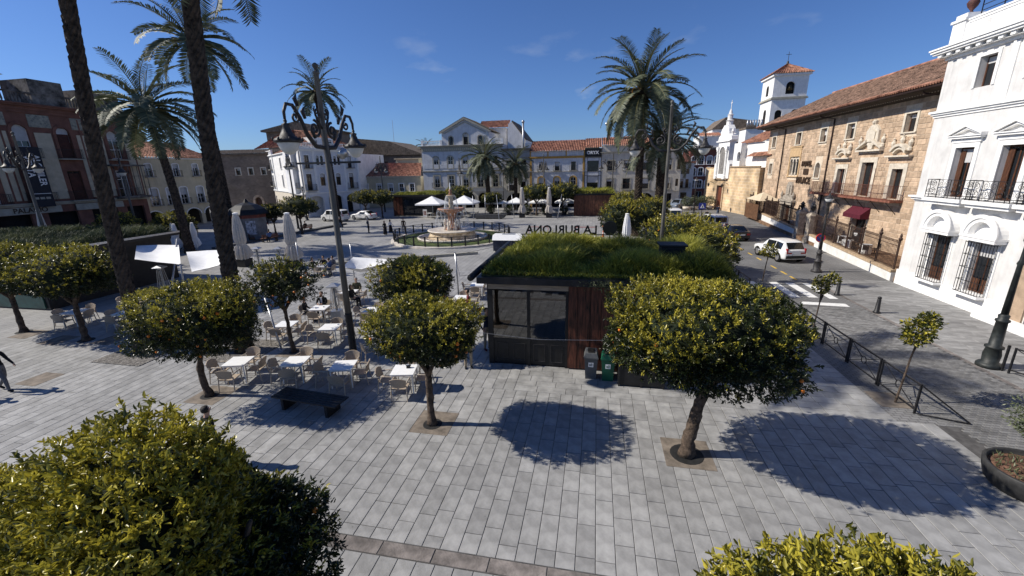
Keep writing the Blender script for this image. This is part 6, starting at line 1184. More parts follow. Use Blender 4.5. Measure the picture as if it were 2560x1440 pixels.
t = thing('far_kiosk', 'dark far kiosk with green roof behind the fountain parasols', 'kiosk', (-31.4,68.9,0)); MB().box(-3.4,4.5,0,6,0,3.3).build('body', M_blackm, t); MB().box(-3.7,4.8,-.5,6.3,3.3,3.6).build('roof_slab', M_blackm, t); kind(link('roof_plants', grass_mesh('roof_plants',-3.6,4.7,-.4,6.2,3.6,6000,.5,.08,M_grass,6,.5), t), 'stuff')
for x in (-3.3,-2.7,-2.1): MB().box(x,x+.5,-.06,0,.1,3.2).build('plank', M_plank, t)
for x in (-1.3,.6,2.5): MB().box(x,x+1.7,-.04,0,.4,2.9).build('glass_pane', M_glass, t)
t = thing('timber_kiosk', 'timber clad far kiosk with raised lettering on its roof edge', 'kiosk', (-3.45,68.9,0)); MB().box(.02,6.3,.06,6,0,3.25).build('body', M_blackm, t); MB().box(-.1,6.5,-.1,6.2,3.25,3.5).build('roof_slab', M_blackm, t); kind(link('roof_plants', grass_mesh('roof_plants',0,6.4,.2,6.1,3.5,5000,.75,.1,M_grass,7,.4), t), 'stuff')
for i in range(21): MB().box(i*.3,i*.3+.285,0+(i % 3)*.01,.058,.03,3.24).build('plank', M_plank2, t)
put('geographic', t, (3.2,-.13,3.42), scale=(.86,.95,1))
t = thing('news_kiosk', 'dark octagonal news kiosk with curved roof and posters on the left', 'kiosk', (-41.3,44.0,0)); MB().lathe([(1.9,0),(1.9,2.5)], 8, a0=PI/8).build('body', mat('grey kiosk panels', (.2,.2,.2), .7, .15, 2.), t); MB().lathe([(1.97,2.5),(1.97,2.9)], 8, a0=PI/8).build('red_band', mat('dull red band', (.2,.06,.045), .7, .15, 2.), t); MB().lathe([(2.35,2.9),(2.3,3.05),(2.0,3.5),(1.2,4.0),(.3,4.3),(.1,4.7)], 8, a0=PI/8).build('roof', M_blackm, t)
MB().box(-.5,.5,-.02,.02,.6,2.2).build('poster', mat('magazine poster', (.3,.32,.36), .5, .8, 4., 0), t, False, (1.32,-1.32,0)).rotation_euler = (0,0,PI/4)
# ------------------------------------------------------------------ fountain
FX, FY = -15.9, 45.3; t = thing('fountain', 'marble tiered fountain with round basin and carved figures', 'fountain', (FX,FY,0)); M_marb = mat('ochre veined marble', (.50,.34,.18), .45, .25, 2.5, .1, col2=(.6,.5,.36)); M_pmarb = mat('pale marble rim', (.64,.58,.5), .4, .1, 3., .1); M_rmarb = mat('reddish marble', (.36,.19,.12), .5, .25, 4., .2); M_water = mat('fountain water', (.16,.20,.22), .05, .1, 3., .5, spec=.6, bscale=9)
MB().lathe([(3.95,0),(3.95,.22),(4.0,.3),(3.75,.32),(3.7,.2)], 40).build('outer_pool_rim', M_pmarb, t, True); MB().lathe([(.1,.16),(3.72,.17)], 40).build('outer_pool_water', M_water, t)
MB().lathe([(2.75,.17),(2.72,.3),(2.5,.75),(2.55,.9),(2.75,.95)], 40).build('basin', M_marb, t, True); MB().lathe([(2.76,.94),(2.8,1.02),(2.6,1.06),(2.5,1.0)], 40).build('basin_rim', M_pmarb, t, True); MB().lathe([(.1,.97),(2.52,.98)], 40).build('basin_water', M_water, t)
MB().lathe([(.85,.95),(.8,1.2),(.5,1.35),(.42,2.0),(.5,2.7),(.7,2.95)], 8).build('pedestal', M_rmarb, t)
for i in range(6):
    a = i*PI/3+.3; f = MB().lathe([(.16,0),(.2,.2),(.13,.45),(.17,.7),(.12,.9),(.07,.97),(.1,1.05),(.11,1.15),(.03,1.26)], 8, (.78*math.cos(a),.78*math.sin(a),1.0)); f.tube([(.78*math.cos(a+.15),.78*math.sin(a+.15),1.75),(.95*math.cos(a+.3),.95*math.sin(a+.3),1.6),(.85*math.cos(a+.25),.85*math.sin(a+.25),2.1)], .06, 5); f.build('carved_figure', M_pmarb, t, True)
MB().lathe([(.5,2.9),(.9,3.0),(1.35,3.15),(1.5,3.3),(1.52,3.4),(1.4,3.42),(1.3,3.36)], 28).build('large_bowl', M_rmarb, t, True); MB().lathe([(.1,3.36),(1.36,3.37)], 24).build('bowl_water', M_water, t)
MB().lathe([(.3,3.37),(.22,3.6),(.3,3.9),(.2,4.3),(.28,4.6),(.4,4.72),(.5,4.8),(.45,4.84)], 12).build('upper_stem', M_marb, t, True); MB().lathe([(.16,4.8),(.22,5.0),(.12,5.15),(.2,5.35),(.05,5.5)], 10).build('finial', M_rmarb, t, True)
wt = MB(); g = random.Random(4); M_spray = mat('white falling water', (.75,.78,.8), .2, .04, 5., 0)
for i in range(60):
    a = 2*PI*i/60+g.uniform(-.04,.04); r = 1.45
    for k in range(5):
        u0 = g.uniform(0,.9); u1 = min(1, u0+g.uniform(.06,.16)); P_ = lambda u: ((r+.5*u)*math.cos(a), (r+.5*u)*math.sin(a), 3.36-2.35*u*u); wt.tube([P_(u0), P_((u0+u1)/2), P_(u1)], g.uniform(.006,.016), 4)
for i in range(24):
    a = 2*PI*i/24; P_ = lambda u: ((.45+.35*u)*math.cos(a), (.45+.35*u)*math.sin(a), 4.8-1.4*u*u); wt.tube([P_(u) for u in (.1,.5,1)], .012, 4)
wt.tube([(0,0,5.5),(0,0,6.0),(.02,0,6.25)], [.07,.06,.01], 5); kind(wt.build('falling_water', M_spray, t), 'stuff')
RF = 6.5; kind(MB().lathe([(RF+.35,0),(RF+.35,.16),(RF-.1,.18),(RF-.12,.02)], 56).build('fountain_kerb', M_pmarb, None, False, (FX,FY,0)), 'structure')
lw = MB(); lw.lathe([(.1,.06),(RF-.1,.07)], 48); kind(lw.build('fountain_lawn', mat('short lawn', (.06,.085,.02), .95, .3, 2., .6), None, False, (FX,FY,0)), 'structure')
t = thing('fountain_fence', 'low black iron fence ringing the fountain', 'fence', (FX,FY,.16)); n = 30
for i in range(n):
    a0, a1 = 2*PI*i/n, 2*PI*(i+1)/n; rail_panel(t, (RF*math.cos(a0),RF*math.sin(a0)), (RF*math.cos(a1),RF*math.sin(a1)), .95, posts=(0,0), name='fence_panel'); MB().box(-.06,.06,-.06,.06,0,1.0).build('fence_post', M_iron, t, False, (RF*math.cos(a0),RF*math.sin(a0),0))
# ------------------------------------------------------------------ street railing along the plaza edge
t = thing('street_railing', 'black iron railing with ring ornaments between plaza and street', 'railing', (0,0,0)); ys = [13.3,15.1,16.9,18.7,20.5,22.2,24.0]
for i in range(len(ys)-1): rail_panel(t, (9.75-.03*i,ys[i]+.05), (9.72-.03*i,ys[i+1]-.06))
MB().beam((9.75,13.3,.95),(10.9,12.95,.03),.04).beam((9.75,13.25,.05),(10.9,12.93,.03),.03).build('end_brace', M_iron, t)
t = thing('far_street_railing', 'black iron railing piece beside the right end of the kiosk', 'railing', (0,0,0))
for a, b in ((26.0,28.0),(28.1,30.2),(30.3,32.4)): rail_panel(t, (9.05,a), (9.05,b))
t = thing('crossing_rail', 'black iron rail end beside the lamp foot at the right edge', 'railing', (0,0,0)); rail_panel(t, (14.75,16.75), (15.6,15.2)); rail_panel(t, (15.65,15.1), (16.5,13.5)); MB().beam((14.7,16.95,0),(14.7,16.95,1.0),.06).build('post', M_iron, t)
for lb, p in (('black street bollard nearer the white house', (14.25,23.35)), ('black street bollard nearer the zebra crossing', (13.98,26.5))):
    b = thing('bollard', lb, 'bollard', (*p,0)); MB().lathe([(.16,0),(.16,.06),(.11,.1),(.085,.7),(.07,.74)], 14).build('post', M_iron, b, True); MB().lathe([(.075,.74),(.09,.77),(.09,.82),(.05,.86),(.01,.87)], 14).build('cap', M_iron, b, True)
small_lamp('large cast iron street lamp at the right edge by the white house', (14.55,17.3), 6.2, 0, mat('dark green iron', (.022,.026,.025), .5, .25, 6., .2), None, 1.05, 1.5)
small_lamp('street lamp with pale lantern in front of the hotel balcony', (15.5,32.4), 5.4)
t = thing('round_traffic_sign', 'round blue no parking sign in front of the near gate pier', 'sign', (15.75,33.2,0)); MB().tube([(0,0,0),(0,0,2.6)], .03, 6).build('pole', M_steel, t); d = MB().lathe([(.3,-.01),(.3,.01)], 22).build('disc', mat('sign blue', (.03,.05,.3), .4, .05, 3., 0), t, False, (0,-.04,2.3)); d.rotation_euler = (PI/2,0,0); r = MB().tube([(.28*math.cos(2*PI*i/22),.28*math.sin(2*PI*i/22),0) for i in range(22)], .035, 4, closed=True).beam((-.2,.2,0),(.2,-.2,0),.06,.02).build('red_border', mat('sign red', (.45,.02,.02), .4, .05, 3., 0), t, False, (0,-.055,2.3)); r.rotation_euler = (PI/2,0,0)
t = thing('crossing_sign', 'square blue pedestrian crossing sign at the street', 'sign', (14.4,62.3,0)); MB().tube([(0,0,0),(0,0,2.6)], .05, 6).build('pole', M_iron, t); MB().box(-.45,.45,-.06,-.03,1.65,2.5).build('plate', MATS['sign blue'], t); MB().prism([(-.3,1.8),(.3,1.8),(0,2.38)], -.068,-.06).build('white_triangle', M_tablew, t); MB().cb(0,-.075,2.0,.08,.006,.25).build('pedestrian_symbol', M_letter, t)
# ------------------------------------------------------------------ tall plaza lamps
ornate_lamp('tall ornate lamp post with two bell lanterns in the left centre', (-9.7,14.42), 0, 11.1, True)
ornate_lamp('tall grey lamp pole with two lanterns behind the kiosk', (4.17,27.6), PI/2*.9, 11.1)
ornate_lamp('ornate lamp post at the far left edge before the red house', (-44.3,26.2), PI/2*.4, 11.0)
ornate_lamp('ornate lamp post standing before the glazed gallery on the left', (-54.5,41.0), .9, 10.7)
ornate_lamp('ornate lamp post in front of the palace side wing', (-41.3,52.4), .8, 11.1)
ornate_lamp('thin lamp post in front of the low yellow house', (-40.2,76), 0, 10.4)
ornate_lamp('lamp post left of the heavy crowned palm', (-24.0,74), .4, 9.6); ornate_lamp('lamp post in front of the ochre trimmed house', (-9.2,76), .4, 10.0); ornate_lamp('lamp post in front of the beige corner building', (2.6,74), 1.4, 10.0)
small_lamp('small old lamp by the church door', (15.8,74), 5.6); small_lamp('small old lamp by the slim white house', (13.4,84.5), 6.0); small_lamp('small old lamp beside the news kiosk', (-47,62), 5.5)
# wire crossing in front of the kiosk
t = thing('festoon_cable', 'thin pale cable strung past the kiosk front', 'cable', (0,0,0)); MB().tube(interp([(-4.7,12.0,2.5),(-1.6,12.1,2.25),(1.3,12.2,2.35)], 8), .0045, 5).build('cable', M_steel, t)
# ------------------------------------------------------------------ cafe terrace: tables, chairs
chair0 = make_chair(); table0 = make_table(); heater0 = make_heater(); used = set()
def inst(proto, key, label, loc, rz, group=None):
    if key not in used:
        used.add(key); proto['label'] = label; proto.location = (*loc,0); proto.rotation_euler = (0,0,rz)
        if group: proto['group'] = group
        return proto
    return dup(proto, label, (*loc,0), rz, group)
SIDE = ('near', 'right', 'far', 'left')
def dining(name, loc, rz, sides=(0,1,2,3), jit=.12, gap=.62, seed=0):
    g = random.Random(seed); inst(table0, 't', 'white square cafe table ' + name, loc, rz, 'white cafe tables')
    for s in sides:
        a = rz-PI/2+s*PI/2; d = gap+g.uniform(-.06,.12); e = g.uniform(-.08,.08); x, y = loc[0]+d*math.cos(a)-e*math.sin(a), loc[1]+d*math.sin(a)+e*math.cos(a)
        inst(chair0, 'c', 'beige armchair at %s side of table %s' % (SIDE[s], name), (x, y), a-PI/2+g.uniform(-jit,jit), 'beige woven cafe armchairs')
T = [('by the curved tree trunk', (-12.9,12.0), .25), ('second from curved trunk, front row', (-10.75,12.35), .22), ('third in the front row', (-8.75,12.3), .25), ('alone by forked tree', (-6.4,12.3), .2),
     ('under the airy orange tree', (-13.9,15.8), .2), ('in the middle left of lamp', (-11.6,15.75), .2), ('of the man in the suit', (-13.85,18.2), .2), ('right of the grey heater', (-10.9,18.3), .15), ('of the seated group', (-20.1,27.4), .1), ('of the man with grey hair', (-14.0,21.2), .15),
     ('at the kiosk left corner', (-6.9,23.6), .1), ('left of the kiosk, nearer', (-7.05,20.9), .1), ('in shade beside leaning palm', (-26.6,15.9), .15), ('in shade right of leaning palm', (-23.6,16.1), .1), ('deepest in the left shade', (-25.6,18.2), .1)]
for i, (n_, p, rz) in enumerate(T): dining(n_, p, rz, (0,1,2,3), seed=i)
for i, (p, rz) in enumerate((((-9.6,16.9),.6),((-8.9,14.3),2.4),((-8.6,16.0),1.2))): inst(chair0, 'c', ('beige armchair pulled out beside the lamp post base','beige armchair turned away behind the lamp sleeve','beige armchair alone near clipped tree')[i], p, rz, 'beige woven cafe armchairs')
for i, (x, y, n_) in enumerate(((-13.7,18.3,'of the man in the suit'),(-14.0,18.05,'of the man in the suit, nearer edge'),(-20.0,27.5,'of the seated group'),(-20.3,27.3,'of the seated group, left edge'),(-13.9,21.3,'of the man with grey hair'),(-7.0,20.8,'of the person in maroon'))):
    t = thing('coffee_cup', 'small white coffee cup on the table ' + n_, 'cup', (x,y,.746)); MB().lathe([(.03,0),(.04,.06),(.036,.06)], 10).build('cup', M_tablew, t, True); MB().lathe([(.03,0),(.07,.008),(.068,.012)], 12).build('saucer', M_tablew, t)
t = thing('napkin_holder', 'small dark napkin holder on the table alone by forked tree', 'napkin holder', (-6.3,12.45,.745), .4); MB().box(-.07,.07,-.04,.04,0,.1).build('holder', M_iron, t); MB().box(-.06,.06,-.01,.01,.02,.14).build('napkins', M_tablew, t)
for lb, p in (('steel pyramid patio heater in the middle of the cafe tables',(-12.6,17.8)),('steel pyramid patio heater behind straight palm, left one',(-25.1,26.9)),('steel pyramid patio heater beside the second closed umbrella',(-23.3,27.0)),('steel pyramid patio heater beside the leaning palm in shade',(-26.2,20.4)),('patio heater with blue hood left of the kiosk',(-8.85,23.1))): inst(heater0, 'h', lb, p, .3, 'patio heaters')
# bench in the tree shade
t = thing('slatted_bench', 'long backless black slatted bench lying in tree shadow', 'bench', (-8.9,10.55,0), -.1)
for i in range(6): MB().box(-1.25,1.25,-.33+i*.115,-.33+i*.115+.09,.42,.46).build('slat', M_iron, t)
for x in (-.85,.85): MB().box(x-.05,x+.05,-.3,.3,0,.42).build('leg', M_iron, t)
# shade sails and their poles
def sail(label, pts, name='shade_sail', sag=.42, m=None):
    t = thing(name, label, 'shade sail', (0,0,0)); n = 10; a, b, c, d = map(Vector, pts); B = MB()
    for s in (0, .015):
        for i in range(n+1):
            for j in range(n+1):
                u, v = i/n, j/n; p = a.lerp(b,u).lerp(d.lerp(c,u),v); q = 16*u*(1-u)*v*(1-v); e = 4*min(u*(1-u), v*(1-v)); B.v.append((p.x, p.y, p.z-sag*q-s+.03*math.sin(v*22+u*3)*(1-abs(2*u-1))))
    N = (n+1)**2
    for i in range(n):
        for j in range(n): k = i*(n+1)+j; f = (k,k+n+1,k+n+2,k+1); B.f.append(f); B.f.append(tuple(N+q for q in reversed(f)))
    B.build('cloth', m or M_canvasw, t, True); return t
sail('white shade sail stretched left of the straight palm, left panel', ((-31.0,23.0,2.9),(-28.9,24.2,2.75),(-23.6,19.6,2.5),(-28.2,20.6,2.5)))
sail('white shade sail behind the straight palm, right panel', ((-25.7,21.9,2.75),(-22.9,22.4,2.85),(-20.6,19.6,2.6),(-21.3,18.2,2.45)))
sail('white shade sail seen edge on behind the lamp post', ((-13.2,19.6,2.55),(-13.6,21.4,2.75),(-11.0,21.6,2.6),(-12.2,19.8,2.45)))
def mast(label, p, q, r=.045, name='sail_mast'):
    t = thing(name, label, 'pole', (*p,0)); MB().tube([(0,0,0),(q[0]-p[0],q[1]-p[1],q[2])], r, 8).build('tube', M_steel, t, True); MB().lathe([(.12,0),(.12,.02),(.06,.03)], 10).build('foot', M_steel, t); MB().lathe([(r*1.3,-.03),(r*1.3,.03)], 8, (q[0]-p[0],q[1]-p[1],q[2])).build('cap', M_steel, t)
mast('leaning white mast of the left shade sails', (-27.0,21.3), (-28.9,24.2,3.2), .06); mast('steel mast left of the kiosk holding a cable', (-7.95,23.1), (-8.1,23.3,2.75)); mast('steel mast right of the second closed umbrella', (-21.6,26.9), (-21.6,26.9,2.6)); mast('steel mast right of the central lamp post', (-16.7,26.1), (-16.7,26.1,2.7)); mast('leaning wooden prop beside the airy orange tree', (-13.3,14.6), (-14.6,15.6,2.1), .04); mast('short steel mast under left sail', (-24.3,20.0), (-23.6,19.6,2.5))
t = thing('awning_beam', 'long grey beam lying across the plaza left of the kiosk', 'beam', (0,0,0)); MB().beam((-22,30.5,.12),(-10.5,36.5,.12),.2,.22).build('kerb_beam', M_greytrim, t)
t = thing('mast_cable', 'slack cable between the steel mast and the kiosk roof', 'cable', (0,0,0)); MB().tube(interp([(-8.05,23.3,2.2),(-6.6,19.5,2.3),(-4.5,15.3,3.5)], 8), .012, 4).tube(interp([(-8.05,23.3,2.6),(-5.5,26,2.8),(-4.4,22,3.6)], 8), .01, 4).build('cable', M_iron, t)
# ------------------------------------------------------------------ umbrellas
closed_umbrella('tall closed cream umbrella just right of the straight palm', (-28.9,29.5), 4.5, .62); closed_umbrella('tall closed cream umbrella left of the lamp post', (-24.2,29.6), 4.5, .62)
for i, p in enumerate(((-42.6,35.4),(-41.4,34.6),(-40.3,35.6))): closed_umbrella('%s slim closed white umbrella in the group of three by the curved palm' % ('left','middle','right')[i], p, 2.9, .4, False, M_canvasw, 'three slim closed umbrellas', waist=.5)
for i, p in enumerate(((-11.5,66.5),(-7.2,66.5))): closed_umbrella('%s far closed umbrella on a black box base before the ochre house' % ('left','right')[i], p, 4.7, .55, True, M_canvas, None)
closed_umbrella('closed striped umbrella among orange trees behind the kiosk', (2.7,37.6), 3.6, .5, False, M_canvasw); closed_umbrella('closed white umbrella beside the timber kiosk', (4.0,62.5), 3.4, .5, False, M_canvasw); closed_umbrella('folded grey umbrella leaning behind the left kiosk roof', (-46.5,27.5), 5.0, .4, False, M_canvas)
open_umbrella('open white parasol left of the fountain column', (-26.3,65.8), 3.0, 2.4, 1.15); open_umbrella('open white parasol right of the fountain column', (-21.2,67.0), 3.0, 2.4, 1.15)
for i, x in enumerate((-17.2,-13.6,-9.6,-5.2)): open_umbrella('open white parasol in the far row, number %s from the left' % ('one','two','three','four')[i], (x,72.5+.2*i), 2.3, 2.0, .8, group='far row of open parasols')
# far furniture
for i, p in enumerate(((-27.2,66.5),(-25.0,66.8),(-22.4,67.6),(-20.2,68.0))): dup(table0, 'white table under the fountain parasols, %s' % ('leftmost','left middle','right middle','rightmost')[i], (*p,0), .2*i, 'white cafe tables'); [dup(chair0, 'far armchair %s of table under fountain parasols, %s' % (sd, ('leftmost','left middle','right middle','rightmost')[i]), (p[0]+dx,p[1]+.1,0), rz, 'beige woven cafe armchairs') for sd, dx, rz in (('left',-.7,PI/2),('right',.7,-PI/2))]
for i, x in enumerate((-10.6,-9.2,-7.6,-6.3,-4.6)): dup(chair0, 'far armchair under the row of parasols, %s from the left' % ('first','second','third','fourth','fifth')[i], (x,71.0+.3*(i % 2),0), .5*i, 'beige woven cafe armchairs')
for i, (x, y) in enumerate(((1.9,66.5),(2.5,66.2),(2.2,65.6),(3.6,60.0),(4.3,60.3))): dup(chair0, 'armchair stacked at the timber kiosk corner, %s' % ('left','middle','front','nearest tree','by closed umbrella')[i], (x,y,0), 1.+i, 'beige woven cafe armchairs')
for i in range(5):
    t = thing('shrub_pot', 'dark shrub in the far row before the arcades, %s from left' % ('first','second','third','fourth','fifth')[i], 'shrub', (-17.5+i*3.1,70.2,0)); MB().lathe([(.3,0),(.4,.5),(.36,.5)], 10).build('pot', M_plant, t); g = np.random.default_rng(60+i); p, nr, k = crown_pts(700,.75,.6,.6,60+i,.15,.4,2.2,1,g); link('crown', leaf_mesh('crown', p+np.array([0,0,1.0]), nr, g.uniform(0,.6,700), .2, .1, M_leaf, .3, .7, False, g), t)
for i, (x, y, x2, y2) in enumerate(((-19.0,64.5,-19.0,64.5),(-17.6,66.5,-17.6,66.8),(-14.6,63.5,-15.6,66.4),(-12.8,66.4,-13.2,66.8),(-5.7,64.6,-5.2,66.2))): mast('thin white pergola post in the far plaza, %s from left' % ('first','second','third','fourth','fifth')[i], (x,y), (x2,y2,3.6), .05)
t = thing('wedge_bench', 'long dark concrete wedge bench beyond the fountain', 'bench', (-16.6,64.8,0)); MB().prism([(-2.2,.15),(2.5,.15),(3.0,.75),(-2.2,.6)], -.4, .4).build('seat_block', mat('dark concrete', (.07,.07,.07), .8, .2, 2.), t); MB().box(-2.0,2.2,-.3,.3,0,.15).build('plinth', M_blackm, t)
t = thing('menu_easel', 'white menu easel in front of the far kiosk', 'sign', (-27.9,66.3,0)); MB().box(-.35,.35,-.03,.03,.15,1.35).build('board', M_tablew, t); MB().box(-.25,.25,-.036,-.03,.4,1.1).build('menu_print', mat('menu print', (.3,.2,.18), .6, .8, 9., 0), t)
for s in (-.3,.3): MB().beam((s,.25,0),(s,0,1.3),.03).build('leg', M_iron, t)
# waste container, barriers, cones behind the kiosk
t = thing('waste_container', 'large dark container with white domed lid right of the fountain', 'container', (-7.9,38.2,0)); MB().box(-1.35,1.35,-.8,.8,.15,1.15).build('body', mat('dark blue container', (.02,.025,.045), .5, .2, 3.), t); b = MB(); b.prism([(-.9,1.16),(.9,1.16),(.55,1.6),(-.55,1.6)], -1.42, 1.42); b.v = [(y,x,z) for x,y,z in b.v]; b.f = [tuple(reversed(f)) for f in b.f]; b.build('lid', M_tablew, t); MB().box(-.6,.6,-.25,.25,1.6,1.63).build('lid_hatch', M_steel, t)
for x in (-1.1,1.1): MB().tube([(x,-.7,.14),(x,-.7,.14001),(x,-.62,.14)], .12, 8).build('wheel', M_blackm, t)
M_redp = mat('red plastic', (.45,.05,.03), .5, .1, 4., 0)
for i, x in enumerate((-6.3,-1.0)):
    t = thing('crowd_barrier', '%s red and white crowd barrier beyond the kiosk lettering' % ('left','right')[i], 'barrier', (x,47.2,0)); f = MB().tube([(-1.1,0,.1),(-1.1,0,1.0),(-1.0,0,1.1),(1.0,0,1.1),(1.1,0,1.0),(1.1,0,.1)], .025, 6); f.build('frame', M_redp, t)
    for j in range(12): MB().beam((-1.0+j*.18,0,.3),(-1.0+j*.18,0,1.08),.018).build('bar', M_tablew, t)
    MB().beam((-1.1,0,.3),(1.1,0,.3),.03).build('lower_rail', M_redp, t)
for i, (x, y) in enumerate(((.1,47.0),(.9,47.3))):
    t = thing('traffic_cone', '%s traffic cone beyond the kiosk lettering' % ('pale','orange')[i], 'cone', (x,y,0)); MB().lathe([(.2,0),(.2,.04),(.14,.05),(.03,.75)], 12).build('cone', (M_tablew, mat('cone orange', (.6,.12,.03), .5, .05, 3., 0))[i], t); MB().box(-.22,.22,-.22,.22,0,.03).build('base', M_blackm, t); MB().lathe([(.1,.3),(.07,.5)], 12).build('band', (M_redp, M_tablew)[i], t)
t = thing('litter_bin', 'black litter bin among the orange trees on the right', 'bin', (3.0,56,0)); MB().lathe([(.3,0),(.34,.9),(.36,1.0),(.3,1.0)], 14).build('body', M_blackm, t, True); MB().lathe([(.36,1.0),(.2,1.15),(.05,1.2)], 14).build('lid', M_blackm, t, True)
# raised planting strip and benches by the palace
kind(MB().prismz([(-39.5,36.5),(-38.8,36.3),(-36.6,57),(-37.3,57.2)], 0, .22).build('long_kerb', mat('dark kerb granite', (.1,.1,.1), .8, .2, 2.)), 'structure')
def park_bench(label, loc, rz):
    t = thing('park_bench', label, 'bench', (*loc,0), rz)
    for i in range(4): MB().box(-.9,.9,-.25+i*.13,-.14+i*.13,.42,.45).build('seat_slat', M_plank2, t)
    for i in range(3): MB().box(-.9,.9,.27,.3,.52+i*.13,.62+i*.13).build('back_slat', M_plank2, t)
    for x in (-.75,.75): MB().box(x-.03,x+.03,-.24,.3,0,.42).box(x-.03,x+.03,.24,.3,.42,.9).build('leg_frame', M_iron, t)
park_bench('dark park bench with two people beside the news kiosk', (-36.8,41.6), -2.0); park_bench('dark park bench against the news kiosk', (-39.2,41.7), 2.4); park_bench('dark park bench under the larger clipped far tree', (-38.2,49.8), -1.9)
t = thing('bike_rack_railing', 'slanted steel railing panel beside the palace arcade', 'railing', (-38.5,60.5,0), .3)
rail_panel(t, (-2.8,0), (-1.0,0), 1.0, M_steel); rail_panel(t, (-1,0), (.9,0), 1.0, M_steel, posts=(0,1)); rail_panel(t, (.9,0), (2.8,0), 1.0, M_steel, posts=(0,1))
# ------------------------------------------------------------------ vehicles (local: nose toward +y)
M_tyre = mat('tyre rubber', (.012,.012,.012), .85, .2, 8., .1); M_rim = mat('alloy rim', (.45,.45,.46), .3, .05, 5., 0, metal=.8); M_tail = mat('tail light red', (.35,.01,.012), .25, .05, 4., 0); M_cglass = glassmat('car glass', (.012,.014,.016), .04); M_plate = mat('number plate', (.7,.7,.66), .5, .03, 4., 0)
def carpaint(n_, c): return mat('car paint '+n_, c, .22, .02, 2., 0, spec=.6)
def car(label, loc, rz, paint, st, W=1.8, wheel=.33, clad=None, cat='car', tail='L', roofrails=False):
    """st: stations along y (rear to nose): (y, z_bottom, z_belt, z_roof, tumble) lofted into a body with cabin"""
    t = thing('parked_car', label, cat, (*loc,0), rz); b = MB(); h = W/2; n = 14
    for y, zb, zl, zr, k in st:
        e = min(1., .82+.5*(y-st[0][0])/.5, .8+.5*(st[-1][0]-y)/.6) ; w = h*e; c = w*(1-k)
        P_ = [(-w*.93,zb),(-w,zb+.14),(-w*1.0,(zb+zl)/2),(-w*.985,zl),(-c,zr-.07),(-c*.88,zr-.01),(-c*.4,zr+.01)]; P_ += [(-x,z) for x, z in reversed(P_)]; b.v += [(x,y,z) for x, z in P_]
    for i in range(len(st)-1):
        for j in range(n): b.f.append((i*n+(j+1) % n, i*n+j, (i+1)*n+j, (i+1)*n+(j+1) % n))
    b.f.append(tuple(range(n))); b.f.append(tuple((len(st)-1)*n+j for j in reversed(range(n)))); body = b.build('body', paint, t, True); sb = body.modifiers.new('round', 'SUBSURF'); sb.levels = sb.render_levels = 2; cl_ = body.data.attributes.new('crease_edge', 'FLOAT', 'EDGE')
    for e_ in body.data.edges: cl_.data[e_.index].value = .55
    P = lambda i, j: Vector(b.v[i*n+j]); m_ = len(st)
    def pane(nm, q, m_, off=.012):
        q = [Vector(v) for v in q]; c = sum(q, Vector())/len(q); N = (q[1]-q[0]).cross(q[2]-q[0]).normalized(); x = MB(); q2 = [c+(v-c)*.93+N*off for v in q]; x.q(*q2); x.q(*[v-N*(off+.06) for v in reversed(q2)]); k4 = len(q2)
        for i in range(k4): j = (i+1) % k4; x.f.append((j, i, 2*k4-1-i, 2*k4-1-j))
        return x.build(nm, m_, t)
    cab = [i for i in range(m_) if st[i][3]-st[i][2] > .25]
    for a, c in zip(cab[:-1], cab[1:]):
        pane('side_window', (P(a,3),P(a,4),P(c,4),P(c,3)), M_cglass); pane('side_window', (P(c,10),P(c,9),P(a,9),P(a,10)), M_cglass)
    r0 = cab[0]-1; r1 = cab[-1]+1
    if r0 >= 0: pane('rear_window', (P(r0,8),P(cab[0],8),P(cab[0],5),P(r0,5)), M_cglass, .02)
    if r1 < m_: pane('windscreen', (P(r1,5),P(cab[-1],5),P(cab[-1],8),P(r1,8)), M_cglass, .02)
    y0, y1 = st[0][0], st[-1][0]; zb = st[0][1]; zl = st[0][2]
    for s in (-1,1):
        for y in (y0+.78, y1-.85):
            w = MB(); w.lathe([(wheel,-.1),(wheel,.1),(wheel*.62,.11)], 18, (0,0,0)); w.v = [(z,x,y_) for x,y_,z in w.v]; wo = w.build('wheel', M_tyre, t, True, (s*(h-.1),y,wheel)); q = MB(); q.lathe([(wheel*.62,.0),(wheel*.5,.015),(.02,.02)], 14); q.v = [(s*(z+.105),x,y_) for x,y_,z in q.v]; q.build('rim', M_rim, wo)
            a = MB().arch(0, 0, wheel*1.02, wheel*1.2, -.015, .015, 12); a.v = [(v[1],v[0],v[2]) for v in a.v]; a.build('wheel_arch', clad or M_blackm, t, False, (s*(h*.995),y,wheel))
        if tail == 'L': q = MB().box(s*h*.58-.2,s*h*.58+.2,y0-.015,y0+.06,zl-.2,zl-.1).box(s*h*.74-.05,s*h*.74+.05,y0-.02,y0+.16,zl-.1,zl+.2)
        else: q = MB().box(s*h*.66-.14,s*h*.66+.14,y0-.03,y0+.08,zl-.24,zl-.08)
        q.build('tail_light', M_tail, t); MB().box(s*h*.62-.16,s*h*.62+.16,y1-.06,y1+.015,.62,.74).build('headlight', M_milk, t)
        i = cab[-1]; MB().cb(s*(h+.08), st[i][0]+.1, st[i][2]+.08, .16, .08, .12).build('wing_mirror', paint, t)
    MB().box(-.26,.26,y0-.035,y0-.005,.62,.74).build('number_plate', M_plate, t); MB().box(-h*.8,h*.8,y0-.03,y0+.08,zb+.02,zb+.24).build('rear_bumper', clad or paint, t); MB().box(-h*.95,h*.95,y0+.4,y1-.4,zb-.08,zb+.05).build('underbody', M_blackm, t)
    return t
